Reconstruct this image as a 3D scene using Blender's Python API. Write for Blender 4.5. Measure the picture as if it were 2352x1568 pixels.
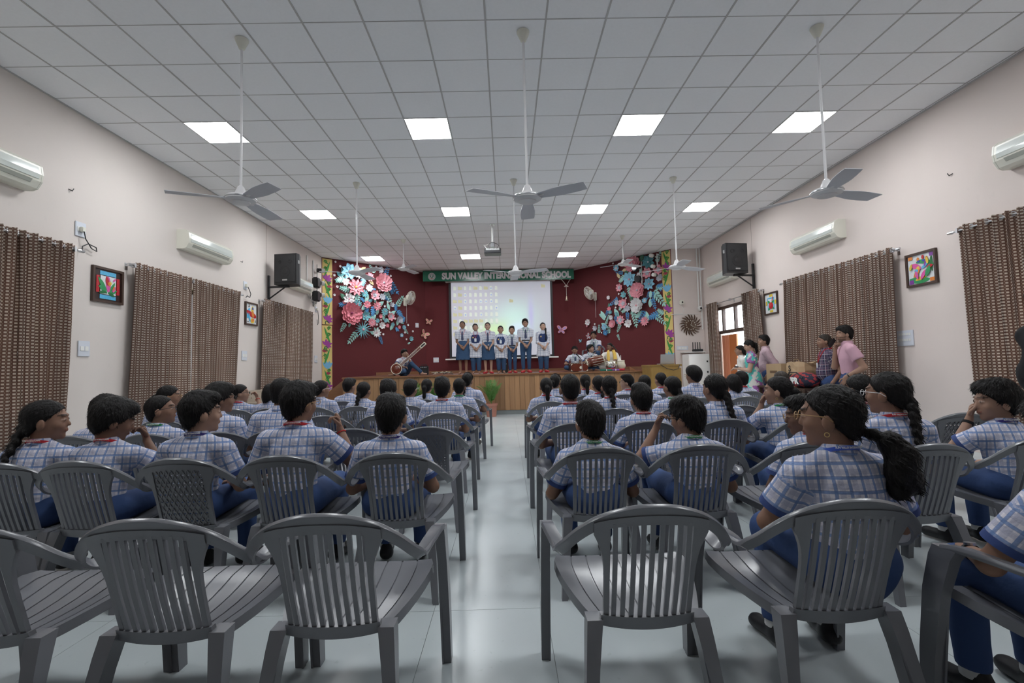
import bpy, bmesh, math, random
import numpy as np
from mathutils import Vector, Matrix

random.seed(7)
rng = np.random.default_rng(7)
SC = bpy.context.scene
COL = SC.collection
for _o in list(bpy.data.objects):
    bpy.data.objects.remove(_o)

# ------------------------------------------------------------------ camera
cam_d = bpy.data.cameras.new('camera')
cam = bpy.data.objects.new('camera', cam_d)
COL.objects.link(cam)
cam_d.sensor_width = 36.0
cam_d.sensor_fit = 'HORIZONTAL'
cam_d.lens = 1081.18 / 2352 * 36
cam_d.clip_start = 0.05
cam_d.clip_end = 200
_r = Vector((0.99964, -0.01159, -0.02419)); _u = Vector((0.02353, -0.05425, 0.99825)); _f = Vector((0.01288, 0.99846, 0.05396))
cam.matrix_world = Matrix(((_r.x, _u.x, -_f.x, 0.0), (_r.y, _u.y, -_f.y, 0.0), (_r.z, _u.z, -_f.z, 1.22), (0, 0, 0, 1)))
SC.camera = cam

# ------------------------------------------------------------------ world, exposure
W = bpy.data.worlds.new('world')
SC.world = W
W.use_nodes = True
W.node_tree.nodes['Background'].inputs[0].default_value = (0.86, 0.93, 1.0, 1)
W.node_tree.nodes['Background'].inputs[1].default_value = 4.0
SC.view_settings.view_transform = 'Standard'
SC.view_settings.look = 'None'
SC.view_settings.gamma = 1.0
SC.view_settings.use_curve_mapping = False
SC.view_settings.exposure = 1.75
LAMP_STRENGTH = 12.0          # the ceiling panels' own light, used in their builder

CEIL = 4.651
XL, XR = -5.48, 5.93
STAGE_Y, STAGE_Z = 12.22, 1.05
# plan corners of the recess behind the stage
PA, PB, PC, PD = (-5.48, 14.05), (-2.83, 16.65), (2.51, 16.85), (5.03, 13.96)

# ------------------------------------------------------------------ materials
MATS = {}
def mat(name, col=(0.8, 0.8, 0.8), rough=0.6, metal=0.0, spec=0.5, emit=None, estr=0.0, noise=0.0, nscale=8.0, bump=0.0, bscale=60.0, trans=0.0, sheen=0.0, alpha=1.0, coat=0.0):
    if name in MATS:
        return MATS[name]
    m = bpy.data.materials.new(name); m.use_nodes = True
    nt = m.node_tree; b = nt.nodes['Principled BSDF']
    b.inputs['Base Color'].default_value = (*col, 1)
    b.inputs['Roughness'].default_value = rough
    b.inputs['Metallic'].default_value = metal
    b.inputs['Specular IOR Level'].default_value = spec
    b.inputs['Transmission Weight'].default_value = trans
    b.inputs['Sheen Weight'].default_value = sheen
    b.inputs['Coat Weight'].default_value = coat
    if emit:
        b.inputs['Emission Color'].default_value = (*emit, 1)
        b.inputs['Emission Strength'].default_value = estr
    if noise or bump:
        tc = nt.nodes.new('ShaderNodeTexCoord')
        if noise:
            n = nt.nodes.new('ShaderNodeTexNoise'); n.inputs['Scale'].default_value = nscale; n.inputs['Detail'].default_value = 4
            nt.links.new(tc.outputs['Object'], n.inputs['Vector'])
            mx = nt.nodes.new('ShaderNodeMix'); mx.data_type = 'RGBA'; mx.blend_type = 'MIX'
            lo = tuple(max(0, c * (1 - noise)) for c in col); hi = tuple(min(1, c * (1 + noise)) for c in col)
            mx.inputs[6].default_value = (*lo, 1); mx.inputs[7].default_value = (*hi, 1)
            nt.links.new(n.outputs[0], mx.inputs[0]); nt.links.new(mx.outputs[2], b.inputs['Base Color'])
        if bump:
            n2 = nt.nodes.new('ShaderNodeTexNoise'); n2.inputs['Scale'].default_value = bscale; n2.inputs['Detail'].default_value = 3
            nt.links.new(tc.outputs['Object'], n2.inputs['Vector'])
            bp = nt.nodes.new('ShaderNodeBump'); bp.inputs['Strength'].default_value = bump; bp.inputs['Distance'].default_value = 0.01
            nt.links.new(n2.outputs[0], bp.inputs['Height']); nt.links.new(bp.outputs[0], b.inputs['Normal'])
    MATS[name] = m
    return m

class NB:
    """small node-graph writer"""
    def __init__(s, m): s.nt = m.node_tree; s.b = s.nt.nodes['Principled BSDF']
    def node(s, t, **kw):
        n = s.nt.nodes.new(t)
        for k, v in kw.items(): setattr(n, k, v)
        return n
    def put(s, sock, v):
        if hasattr(v, 'is_linked') or isinstance(v, bpy.types.NodeSocket): s.nt.links.new(v, sock)
        else: sock.default_value = v
    def math(s, op, a, b=0.0, c=0.0):
        n = s.node('ShaderNodeMath', operation=op)
        s.put(n.inputs[0], a); s.put(n.inputs[1], b); s.put(n.inputs[2], c)
        return n.outputs[0]
    def mix(s, f, a, b):
        n = s.node('ShaderNodeMix', data_type='RGBA')
        s.put(n.inputs[0], f)
        for i, v in ((6, a), (7, b)):
            s.put(n.inputs[i], (*v, 1) if isinstance(v, tuple) and len(v) == 3 else v)
        return n.outputs[2]
    def attr(s, name): return s.node('ShaderNodeAttribute', attribute_name=name)
    def sep(s, v):
        n = s.node('ShaderNodeSeparateXYZ'); s.put(n.inputs[0], v); return n.outputs
    def coord(s, which='Object'): return s.node('ShaderNodeTexCoord').outputs[which]
    def noise(s, v, scale, detail=3.0, stretch=None):
        if stretch:
            mp = s.node('ShaderNodeMapping'); s.put(mp.inputs[0], v); mp.inputs['Scale'].default_value = stretch; v = mp.outputs[0]
        n = s.node('ShaderNodeTexNoise'); s.put(n.inputs['Vector'], v); n.inputs['Scale'].default_value = scale; n.inputs['Detail'].default_value = detail
        return n.outputs[0]
    def bump(s, h, strength, dist=0.01):
        n = s.node('ShaderNodeBump'); n.inputs['Strength'].default_value = strength; n.inputs['Distance'].default_value = dist
        s.put(n.inputs['Height'], h); s.nt.links.new(n.outputs[0], s.b.inputs['Normal'])
    def band(s, x, c, w):       # 1 where |fract(x)-c| < w
        return s.math('COMPARE', s.math('FRACT', x), c, w)

def plaid(name, base, mid, line, dark, period=0.055, wl=0.11, wm=0.17, sharp=0.85):
    m = mat(name, base, rough=0.85, spec=0.2); g = NB(m)
    o = g.sep(g.attr('cuv').outputs['Vector'])
    col = base
    ax = [g.math('DIVIDE', o[0], period), g.math('DIVIDE', o[1], period)]
    for a in ax: col = g.mix(g.math('MULTIPLY', g.band(a, 0.0 + 0.55, wm), 0.62), col, mid)
    for a in ax:
        col = g.mix(g.math('MULTIPLY', g.band(a, 0.12, wl), sharp), col, line)
        col = g.mix(g.math('MULTIPLY', g.band(a, 0.235, 0.022), 0.6), col, dark)
    g.put(g.b.inputs['Base Color'], col)
    g.bump(g.noise(g.coord(), 17.0, 4.0), 0.7, 0.02)
    return m

# ------------------------------------------------------------------ mesh helpers
class MB:
    """collects geometry, then links it as ONE mesh object"""
    def __init__(s): s.v = []; s.f = []; s.mi = []; s.cur = 0
    def add(s, vs, fs):
        b = len(s.v); s.v += [tuple(map(float, p)) for p in vs]; s.f += [tuple(i + b for i in f) for f in fs]; s.mi += [s.cur] * len(fs)
        return s
    def box(s, lo, hi):
        (a, b, c), (d, e, f) = lo, hi
        return s.add([(a, b, c), (d, b, c), (d, e, c), (a, e, c), (a, b, f), (d, b, f), (d, e, f), (a, e, f)],
                     [(3, 2, 1, 0), (4, 5, 6, 7), (0, 1, 5, 4), (1, 2, 6, 5), (2, 3, 7, 6), (3, 0, 4, 7)])
    def bevbox(s, lo, hi, r):
        lo = np.array(lo, float); hi = np.array(hi, float); bm = bmesh.new(); bmesh.ops.create_cube(bm, size=1)
        for v in bm.verts: v.co = Vector((lo + hi) / 2 + (hi - lo) * np.array(v.co))
        bmesh.ops.bevel(bm, geom=bm.edges[:], offset=r, segments=2, affect='EDGES')
        bm.verts.index_update(); s.add([v.co[:] for v in bm.verts], [[v.index for v in f.verts] for f in bm.faces]); bm.free(); return s
    def loft(s, rings, close=True, cap=True):
        n = len(rings[0]); b = len(s.v); fs = []
        for r in rings: s.v += [tuple(map(float, p)) for p in r]
        m = n if close else n - 1
        for i in range(len(rings) - 1):
            for j in range(m):
                k = (j + 1) % n
                fs.append((b + i * n + j, b + i * n + k, b + (i + 1) * n + k, b + (i + 1) * n + j))
        if cap and close:
            fs.append(tuple(b + j for j in reversed(range(n)))); fs.append(tuple(b + (len(rings) - 1) * n + j for j in range(n)))
        s.f += fs; s.mi += [s.cur] * len(fs); return s
    def tube(s, pts, r, n=8, cap=True, flat=1.0):
        pts = [Vector(p) for p in pts]; rs = r if isinstance(r, (list, tuple)) else [r] * len(pts)
        rings = []; t0 = (pts[1] - pts[0]).normalized()
        a = t0.orthogonal().normalized()
        for i, p in enumerate(pts):
            t = (pts[min(i + 1, len(pts) - 1)] - pts[max(i - 1, 0)]).normalized()
            a = (a - t * a.dot(t)); a = a.normalized() if a.length > 1e-6 else t.orthogonal().normalized()
            b = t.cross(a)
            rings.append([p + (a * math.cos(q) + b * math.sin(q) * flat) * rs[i] for q in [2 * math.pi * j / n for j in range(n)]])
        return s.loft(rings, True, cap)
    def lathe(s, prof, c=(0, 0, 0), n=24, axis='z', cap=True):
        rings = []
        for r, h in prof:
            ring = []
            for j in range(n):
                q = 2 * math.pi * j / n; x, y = r * math.cos(q), r * math.sin(q)
                p = {'z': (x, y, h), 'y': (x, -h, y) if False else (y, h, x), 'x': (h, x, y)}[axis]
                ring.append((c[0] + p[0], c[1] + p[1], c[2] + p[2]))
            rings.append(ring)
        return s.loft(rings, True, cap)
    def ball(s, c, r, n=12, m=8):
        rx, ry, rz = r if isinstance(r, (tuple, list)) else (r, r, r)
        rings = [[(c[0] + rx * math.sin(t) * math.cos(q), c[1] + ry * math.sin(t) * math.sin(q), c[2] - rz * math.cos(t)) for q in [2 * math.pi * j / n for j in range(n)]]
                 for t in [0.02 + (math.pi - 0.04) * i / m for i in range(m + 1)]]
        return s.loft(rings)
    def prism(s, outline, axis_o, ax, ay, az, depth):
        """extrude a 2-D outline: point = o + ax*u + ay*v, thickness along az"""
        o, ax, ay, az = map(Vector, (axis_o, ax, ay, az)); n = len(outline)
        f = [o + ax * u + ay * v for u, v in outline]; g = [p + az * depth for p in f]
        return s.add([p[:] for p in f + g], [tuple(reversed(range(n))), tuple(range(n, 2 * n))] + [(i, (i + 1) % n, n + (i + 1) % n, n + i) for i in range(n)])
    def mesh(s, name, mats, smooth=False):
        me = bpy.data.meshes.new(name); me.from_pydata(s.v, [], s.f)
        for m in (mats if isinstance(mats, (list, tuple)) else [mats]): me.materials.append(m)
        if any(s.mi): me.polygons.foreach_set('material_index', s.mi)
        if smooth:
            me.polygons.foreach_set('use_smooth', [True] * len(me.polygons))
            if smooth == 'auto':
                me.set_sharp_from_angle(angle=math.radians(40))
        me.update(); return me
    def obj(s, name, mats, parent=None, smooth=False, **tags):
        return link(name, s.mesh(name, mats, smooth), parent, **tags)

def link(name, me, parent=None, loc=None, rot=None, scale=None, **tags):
    o = bpy.data.objects.new(name, me); COL.objects.link(o)
    if parent is not None: o.parent = parent
    if loc is not None: o.location = loc
    if rot is not None: o.rotation_euler = rot
    if scale is not None: o.scale = scale
    for k, v in tags.items():
        if v is not None: o[k] = v
    return o
def thing(name, label, category, loc=(0, 0, 0), rz=0.0, group=None, rot=None):
    return link(name, None, None, loc, rot or (0, 0, rz), label=label, category=category, group=group)
def copy_tree(o, parent=None, **tags):
    c = o.copy(); COL.objects.link(c); c.parent = parent
    for k, v in tags.items():
        if v is not None: c[k] = v
    for ch in o.children: copy_tree(ch, c)
    return c
def circ(r, n, cx=0, cy=0, a0=0): return [(cx + r * math.cos(a0 + 2 * math.pi * i / n), cy + r * math.sin(a0 + 2 * math.pi * i / n)) for i in range(n)]
_fonts = {}
def text_mesh(body, size, extrude, mt, bold=0.0, name='lettering', align='CENTER'):
    cu = bpy.data.curves.new(name, 'FONT'); cu.body = body; cu.size = size; cu.extrude = extrude; cu.offset = bold
    cu.align_x = align; cu.align_y = 'CENTER'; cu.resolution_u = 3
    o = bpy.data.objects.new(name, cu); COL.objects.link(o)
    dg = bpy.context.evaluated_depsgraph_get(); me = bpy.data.meshes.new_from_object(o.evaluated_get(dg))
    bpy.data.objects.remove(o); bpy.data.curves.remove(cu)
    me.materials.clear(); me.materials.append(mt); me.name = name
    return me
# ------------------------------------------------------------------ surfaces of the room
def wall_mat(name, col):
    m = mat(name, col, rough=0.75, spec=0.25); g = NB(m); co = g.coord()
    n = g.noise(co, 0.7, 5.0); n2 = g.noise(co, 9.0, 4.0)
    c = g.mix(g.math('MULTIPLY', n, 0.6), tuple(x * .93 for x in col), tuple(min(1, x * 1.05) for x in col))
    st = g.math('MULTIPLY', g.math('GREATER_THAN', n2, 0.70), 0.12)
    g.put(g.b.inputs['Base Color'], g.mix(st, c, tuple(x * .8 for x in col)))
    g.bump(g.noise(co, 45.0, 4.0), 0.06, 0.01)
    return m
M_WALL = wall_mat('wall_paint_peach', (0.745, 0.68, 0.640))
M_WALLR = wall_mat('wall_paint_pink', (0.765, 0.675, 0.635))
M_WHITE = mat('white_plastic', (0.82, 0.82, 0.80), rough=0.4)
M_OFFW = mat('offwhite_plastic', (0.76, 0.75, 0.66), rough=0.35)
M_BLACK = mat('black_plastic', (0.015, 0.015, 0.017), rough=0.5)
M_DARKWOOD = mat('dark_wood', (0.06, 0.032, 0.022), rough=0.45, noise=0.3, nscale=20)
M_METAL = mat('metal', (0.6, 0.6, 0.62), rough=0.28, metal=1.0)
M_GLASS = mat('window_glass', (0.95, 0.97, 1.0), rough=0.02, trans=1.0)
M_TILE = mat('ceiling_tile_board', (0.91, 0.92, 0.94), rough=0.9, spec=0.15, bump=0.05, bscale=240, noise=0.03, nscale=30)
M_TEE = mat('ceiling_grid_metal', (0.50, 0.49, 0.49), rough=0.6)
M_MAROON = mat('maroon_carpet_cladding', (0.13, 0.030, 0.034), rough=0.95, spec=0.1, bump=0.35, bscale=350, noise=0.14, nscale=60, sheen=0.15)

def wood_mat(name, a, b, sc=(6.0, 6.0, 0.5), rough=0.42, ns=5.0):
    m = mat(name, a, rough=rough, spec=0.45); g = NB(m); co = g.coord()
    oi = g.node('ShaderNodeObjectInfo').outputs['Random']
    mp = g.node('ShaderNodeMapping'); g.put(mp.inputs[0], co); mp.inputs['Scale'].default_value = sc
    cb = g.node('ShaderNodeCombineXYZ')
    for i in range(3): g.put(cb.inputs[i], g.math('MULTIPLY', oi, 37.0 + 11 * i))
    g.nt.links.new(cb.outputs[0], mp.inputs['Location'])
    n = g.noise(mp.outputs[0], ns, 6.0); n2 = g.noise(mp.outputs[0], ns * 7, 3.0)
    c = g.mix(n, a, b); c = g.mix(g.math('MULTIPLY', n2, 0.35), c, tuple(x * .55 for x in a))
    hv = g.node('ShaderNodeHueSaturation'); g.put(hv.inputs['Color'], c); g.put(hv.inputs['Value'], g.math('ADD', g.math('MULTIPLY', oi, 0.45), 0.78))
    g.put(g.b.inputs['Base Color'], hv.outputs[0]); g.bump(n2, 0.08, 0.004)
    return m
M_PLANK = wood_mat('stage_plank_wood', (0.42, 0.245, 0.125), (0.30, 0.15, 0.07))
M_DECK = wood_mat('stage_deck_wood', (0.30, 0.135, 0.095), (0.22, 0.10, 0.07), (0.4, 5.0, 5.0), 0.28)
M_LIP = wood_mat('stage_nosing_wood', (0.30, 0.15, 0.075), (0.22, 0.10, 0.05), (0.5, 5.0, 5.0), 0.3)
M_LECT = wood_mat('lectern_wood', (0.42, 0.27, 0.085), (0.32, 0.18, 0.05), (5.0, 5.0, 0.4), 0.35)

# ---- floor: broad vinyl sheets with fine joints
def vinyl():
    m = mat('vinyl_floor', (0.50, 0.535, 0.52), rough=0.22, spec=0.5); g = NB(m); co = g.coord()
    n = g.noise(co, 1.1, 5.0); n2 = g.noise(co, 26.0, 4.0); n3 = g.noise(co, 140.0, 2.0)
    c = g.mix(n, (0.47, 0.52, 0.535), (0.56, 0.61, 0.625)); sp = g.math('MULTIPLY', g.math('GREATER_THAN', n2, 0.69), 0.18)
    c = g.mix(sp, c, (0.29, 0.32, 0.32)); g.put(g.b.inputs['Base Color'], c)
    g.put(g.b.inputs['Roughness'], g.math('ADD', g.math('MULTIPLY', n, 0.14), 0.17))
    g.bump(g.math('ADD', n3, g.math('MULTIPLY', n2, 1.5)), 0.035, 0.004)
    return m
M_FLOOR = vinyl()
fl = MB().box((XL - .1, -6.1, -.12), (XR + .1, 17.2, -.004)).obj('floor', mat('floor_screed', (0.2, 0.21, 0.21)), kind='structure')
_xs = [XL] + [x for x in (-5.25, -3.63, -2.01, -.395, .172, 1.79, 3.41, 5.03)] + [XR]
_sheet = {}
for i in range(len(_xs) - 1):
    ys = [-6.0, 2.45, 8.9, 12.4] if i % 2 == 0 else [-6.0, -.7, 5.6, 12.4]
    if i in (3, 4): ys = [-6.0, 2.45, 8.2, 12.4]
    for j in range(3):
        MB().box((_xs[i] + .0012, ys[j] + .0012, -.004), (_xs[i + 1] - .0012, ys[j + 1] - .0012, 0.0)).obj('vinyl_sheet', M_FLOOR, fl)

# ---- ceiling: lay-in boards on a metal grid
cl = MB().box((XL - .1, -6.1, CEIL + .03), (XR + .1, 17.4, CEIL + .12)).obj('ceiling', M_TILE, kind='structure')
GX0, GY0, GP = -1.33, 6.279, 0.6
def in_room(x, y):
    if y > PA[1]:
        if x < PB[0] and y > PA[1] + (x - PA[0]) * (PB[1] - PA[1]) / (PB[0] - PA[0]): return False
        if x > PC[0] and y > PD[1] + (PD[0] - x) * (PC[1] - PD[1]) / (PD[0] - PC[0]): return False
        if x > PD[0]: return False
    return XL - .4 < x < XR + .4 and y < 16.95
LAMPS = [(c, r) for r in (0, 6, 13) for c in (-5, 0, 5, 9) if not (r == 13 and c == 9)] + [(c, -7) for c in (-5, 0, 5, 9)]
tm = {}
cells = []
for c in range(-7, 13):
    for r in range(-21, 18):
        x0, x1 = max(GX0 + GP * c, XL), min(GX0 + GP * (c + 1), XR); y0, y1 = max(GY0 + GP * r, -5.98), GY0 + GP * (r + 1)
        if x1 - x0 < .02 or y1 < -5.9 or (c, r) in LAMPS: continue
        if not any(in_room(x, y) for x in (x0 + .05, x1 - .05) for y in (y0 + .05, y1 - .05)): continue
        cells.append((y0, x0, x1, y1))
cells.sort(key=lambda q: (q[0] < 3.3, abs(q[0] - 4.2) + 0 * q[1]))
rest = MB()
for i, (y0, x0, x1, y1) in enumerate(cells):
    if i < 300:
        w, d = round(x1 - x0, 3), round(y1 - y0, 3); k = (w, d)
        if k not in tm: tm[k] = MB().box((.005, .005, 0), (w - .005, d - .005, .02)).mesh('tile', M_TILE)
        link('tile', tm[k], cl, (x0, y0, CEIL + random.uniform(-.0015, .0015)))
    else: rest.box((x0 + .006, y0 + .006, CEIL), (x1 - .006, y1 - .006, CEIL + .02))
rest.obj('tile_field', M_TILE, cl, kind='stuff')
gm = MB()
for c in range(-6, 13):
    x = GX0 + GP * c; gm.box((x - .009, -6, CEIL - .005), (x + .009, 16.9, CEIL + .004))
for r in range(-21, 18):
    y = GY0 + GP * r; gm.box((XL, y - .005, CEIL - .003), (XR, y + .005, CEIL + .004))
gm.box((XR - .03, -6, CEIL - .01), (XR, 14, CEIL + .004)); gm.box((XL, -6, CEIL - .01), (XL + .02, 14, CEIL + .004))
gm.obj('grid_tee', M_TEE, cl)

# ---- walls with openings
def wall_holes(name, mt, lo, hi, plane, at, thick, holes):
    """a wall at x = at (plane 'x') spanning u = y and v = z, with rectangular openings"""
    us = sorted({lo[0], hi[0], *[q for h_ in holes for q in h_[:2]]}); vs = sorted({lo[1], hi[1], *[q for h_ in holes for q in h_[2:]]}); mb = MB()
    for a, b in zip(us, us[1:]):
        for c, d in zip(vs, vs[1:]):
            if any(h_[0] <= a and b <= h_[1] and h_[2] <= c and d <= h_[3] for h_ in holes): continue
            mb.box((min(at, at + thick), a, c), (max(at, at + thick), b, d))
    return mb.obj(name, mt, kind='structure')
WIN = [(3.3, 5.85, .75, 2.72), (7.45, 9.45, .75, 2.72)]
wl = wall_holes('wall_left', M_WALL, (-6, -.1), (14.3, CEIL + .1), 'x', XL, -.2, WIN + [(11.1, 13.1, .75, 2.72)])
wr = wall_holes('wall_right', M_WALLR, (-6, -.1), (14.3, CEIL + .1), 'x', XR, .2, WIN + [(11.35, 13.45, 0.0, 2.72)])
MB().box((XL - .2, -6.2, -.1), (XR + .2, -6.0, CEIL + .1)).obj('wall_rear', M_WALL, kind='structure')
def wall_seg(name, a, b, mt, z0=-.1, z1=CEIL + .1, th=.15):
    a, b = Vector((*a, 0)), Vector((*b, 0)); d = (b - a).normalized(); n = Vector((-d.y, d.x, 0)) * th
    return MB().prism([(0, z0), ((b - a).length, z0), ((b - a).length, z1), (0, z1)], a, d, (0, 0, 1), n, 1.0).obj(name, mt, kind='structure')
wsl = wall_seg('wall_stage_left', (PA[0] - .02, PA[1] - .02), PB, M_MAROON)
wsc = wall_seg('wall_stage_center', PB, PC, M_MAROON)
wsr = wall_seg('wall_stage_right', PC, PD, M_MAROON)
wst = wall_seg('wall_stage_end', PD, (XR + .1, PD[1] - .02), M_WALLR)
M_GROOVE = mat('wall_joint', (0.45, 0.38, 0.35), rough=.8)
MB().box((XL, 10.79, 2.95), (XL + .004, 10.80, CEIL)).obj('expansion_joint', M_GROOVE, wl)
MB().box((XR - .004, 11.04, 2.95), (XR, 11.05, CEIL)).obj('expansion_joint', M_GROOVE, wr)

# ---- windows (brown frames, clear panes) behind the curtains
def window(n, x, sgn, y0, y1, z0, z1, mull):
    w = MB(); fx = (x, x + sgn * .07) if sgn > 0 else (x + sgn * .07, x)
    fr = lambda a, b, c, d: w.box((fx[0], a, c), (fx[1], b, d))
    fr(y0, y1, z0, z0 + .06); fr(y0, y1, z1 - .06, z1); fr(y0, y0 + .06, z0 + .06, z1 - .06); fr(y1 - .06, y1, z0 + .06, z1 - .06)
    o = w.obj('window_%d' % n, M_DARKWOOD, kind='structure')
    cuts = [y0 + .06] + [y0 + (y1 - y0) * i / mull for i in range(1, mull)] + [y1 - .06]
    for i, c in enumerate(cuts[1:-1]): MB().box((fx[0], c - .03, z0 + .06), (fx[1], c + .03, z1 - .06)).obj('mullion', M_DARKWOOD, o)
    for a, b in zip(cuts, cuts[1:]):
        MB().box((fx[0] + .03, a + .03, z0 + .06), (fx[0] + .036, b - .03, z1 - .06)).obj('pane', M_GLASS, o)
    return o
window(1, XL - .09, -1, 3.3, 5.85, .75, 2.72, 3); window(2, XL - .09, -1, 7.45, 9.45, .75, 2.72, 2); window(3, XL - .09, -1, 11.1, 13.1, .75, 2.72, 2)
window(4, XR + .09, 1, 3.3, 5.85, .75, 2.72, 3); window(5, XR + .09, 1, 7.45, 9.45, .75, 2.72, 3)
# door with a glazed light above, grille gate and an orange leaf standing open
dw = MB(); X0, X1 = XR - .02, XR + .08
for a, b, c, d in ((11.35, 11.43, 0, 2.72), (13.37, 13.45, 0, 2.72), (11.43, 13.37, 2.64, 2.72), (11.43, 13.37, 1.98, 2.07)): dw.box((X0, a, c), (X1, b, d))
dr = dw.obj('door_1', M_DARKWOOD, kind='structure')
for y in (12.05, 12.72): MB().box((X0 + .01, y - .035, 2.07), (X1 - .01, y + .035, 2.64)).obj('mullion', M_DARKWOOD, dr)
for a, b in ((11.43, 12.015), (12.085, 12.685), (12.755, 13.37)): MB().box((XR + .03, a, 2.07), (XR + .036, b, 2.64)).obj('pane', M_GLASS, dr)
MB().box((XR - .02, 12.85, 0), (XR + .06, 12.92, 1.98)).obj('jamb', mat('pale_jamb', (.72, .66, .60), rough=.5), dr)
gr = MB()
for i in range(7): gr.box((XR + .02, 12.94 + i * .07, .02), (XR + .035, 12.952 + i * .07, 1.96))
for k in range(14):
    for i in range(6):
        cy, cz = 12.98 + i * .07, .12 + k * .135
        gr.tube([(XR + .03, cy + .026 * math.cos(q), cz + .055 * math.sin(q)) for q in [2 * math.pi * j / 8 for j in range(9)]], .006, 4)
for z in (.02, .95, 1.93): gr.box((XR + .015, 12.92, z), (XR + .04, 13.37, z + .03))
gr.obj('grille', M_BLACK, dr)
M_ORANGE = mat('orange_laminate', (0.42, 0.12, 0.025), rough=.35, noise=.1, nscale=4)
def striped():
    m = mat('orange_striped_laminate', (.45, .12, .04), rough=.35); g = NB(m); o = g.sep(g.coord()); y = g.math('MULTIPLY', o[1], 26.0)
    n = g.noise(g.coord(), 2.2, 2.0, (1, 6, .3)); a = g.band(g.math('ADD', y, g.math('MULTIPLY', n, 1.5)), .5, .22)
    g.put(g.b.inputs['Base Color'], g.mix(a, (.50, .10, .03), (.72, .36, .22))); return m
lf = thing('door_leaf', 'orange laminate door leaf with striped panel standing open', 'door', (XR + .005, 12.03, 0))
MB().bevbox((0, -.0, .02), (.045, .40, 1.94), .006).obj('plain_panel', M_ORANGE, lf); MB().bevbox((-.0, .41, .02), (.045, .80, 1.94), .006).obj('striped_panel', striped(), lf)
MB().box((-.03, .04, 1.02), (0, .07, 1.14)).obj('handle', M_METAL, lf)
# what lies outside the door and windows: a pale yard and facing wall
M_YARD = mat('yard_concrete', (.55, .54, .50), rough=.9, noise=.15)
MB().box((XR + .2, -6, -.2), (XR + 9, 22, -.02)).obj('ground_yard', M_YARD, kind='structure'); MB().box((XL - 9, -6, -.2), (XL - .2, 22, -.02)).obj('ground_lawn', mat('lawn', (.12, .2, .06), rough=.9, noise=.3), kind='structure')
fw_ = thing('facing_building', 'pale building wall seen through the panes over the door', 'building', (XR + 6.0, 14, 0)); MB().box((0, -6, 0), (.3, 6, 3.4)).obj('wall', mat('outer_wall', (.75, .72, .62), rough=.8), fw_); MB().box((-.3, -6, 3.0), (.35, 6, 3.15)).obj('eave', M_YARD, fw_)

# ---- stage
st = thing('stage', 'raised wooden stage with vertical plank front and dark polished deck', 'stage', (0, 0, 0))
SX0, SX1 = -4.22, 4.25
dk = MB(); poly = [(SX0, STAGE_Y), (SX1, STAGE_Y), (SX1, 14.75), (PC[0], PC[1] - .02), (PB[0], PB[1] - .02), (SX0, 15.2)]
dk.add([(x, y, STAGE_Z - .03) for x, y in poly] + [(x, y, STAGE_Z) for x, y in poly], [tuple(reversed(range(6))), tuple(range(6, 12))] + [(i, (i + 1) % 6, 6 + (i + 1) % 6, 6 + i) for i in range(6)])
dk.obj('deck', M_DECK, st)
MB().bevbox((SX0 - .03, STAGE_Y - .035, STAGE_Z - .045), (SX1, STAGE_Y + .06, STAGE_Z + .004), .012).obj('nosing', M_LIP, st)
MB().box((SX0 + .01, STAGE_Y + .03, 0), (SX1 - .01, STAGE_Y + .09, STAGE_Z - .03)).obj('carcass', M_DARKWOOD, st)
pm = MB().bevbox((.002, 0, .115), (.128, .028, STAGE_Z - .045), .003).mesh('plank', M_PLANK)
n = int((SX1 - SX0) / .13)
for i in range(n + 1):
    if SX0 + i * .13 + .13 <= SX1 + .02: link('plank', pm, st, (SX0 + i * .13, STAGE_Y + random.uniform(-.002, .002), 0))
MB().box((SX0, STAGE_Y + .012, 0), (SX1, STAGE_Y + .05, .112)).obj('kick_board', mat('kick_grey', (.20, .22, .22), rough=.5), st)
MB().box((SX0, STAGE_Y + .05, 0), (SX0 + .03, 15.1, STAGE_Z - .03)).obj('side_panel', M_PLANK, st); MB().box((SX1 - .03, STAGE_Y + .05, 0), (SX1, 14.7, STAGE_Z - .03)).obj('side_panel', M_PLANK, st)
# skirting along the recess walls
def along(a, b, off, z0, z1, th, mb=None):
    a, b = Vector((*a, 0)), Vector((*b, 0)); d = (b - a).normalized(); nn = Vector((d.y, -d.x, 0))
    mb = mb or MB(); return mb.prism([(0, z0), ((b - a).length, z0), ((b - a).length, z1), (0, z1)], a + nn * off, d, (0, 0, 1), nn * th, 1.0)
sk = Vector((PB[0] - PA[0], PB[1] - PA[1])).normalized(); A_ = (PB[0] - sk.x * 1.95, PB[1] - sk.y * 1.95)
along(A_, PB, 0.0, STAGE_Z, STAGE_Z + .10, .03).obj('skirting', M_LIP, st); along(PB, PC, 0.0, STAGE_Z, STAGE_Z + .09, .03).obj('skirting', M_LIP, st); along(PC, (4.3, 14.8), 0.0, STAGE_Z, STAGE_Z + .09, .03).obj('skirting', M_LIP, st)
# steps at the left end
ss = thing('stage_steps', 'wooden steps with a sloping side board at the end of the stage', 'steps', (SX0 - .02, STAGE_Y + .25, 0))
MB().prism([(0, 0), (-1.15, 0), (-1.15, .12), (-.05, STAGE_Z - .06), (0, STAGE_Z - .06)], (0, 0, 0), (1, 0, 0), (0, 0, 1), (0, .04, 0), 1.0).obj('side_board', M_LIP, ss)
for i in range(4): MB().bevbox((-.26 * (i + 1), .04, 0), (-.26 * i, 1.1, STAGE_Z - .21 * (i + 1)), .008).obj('step', M_DECK, ss)
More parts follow.
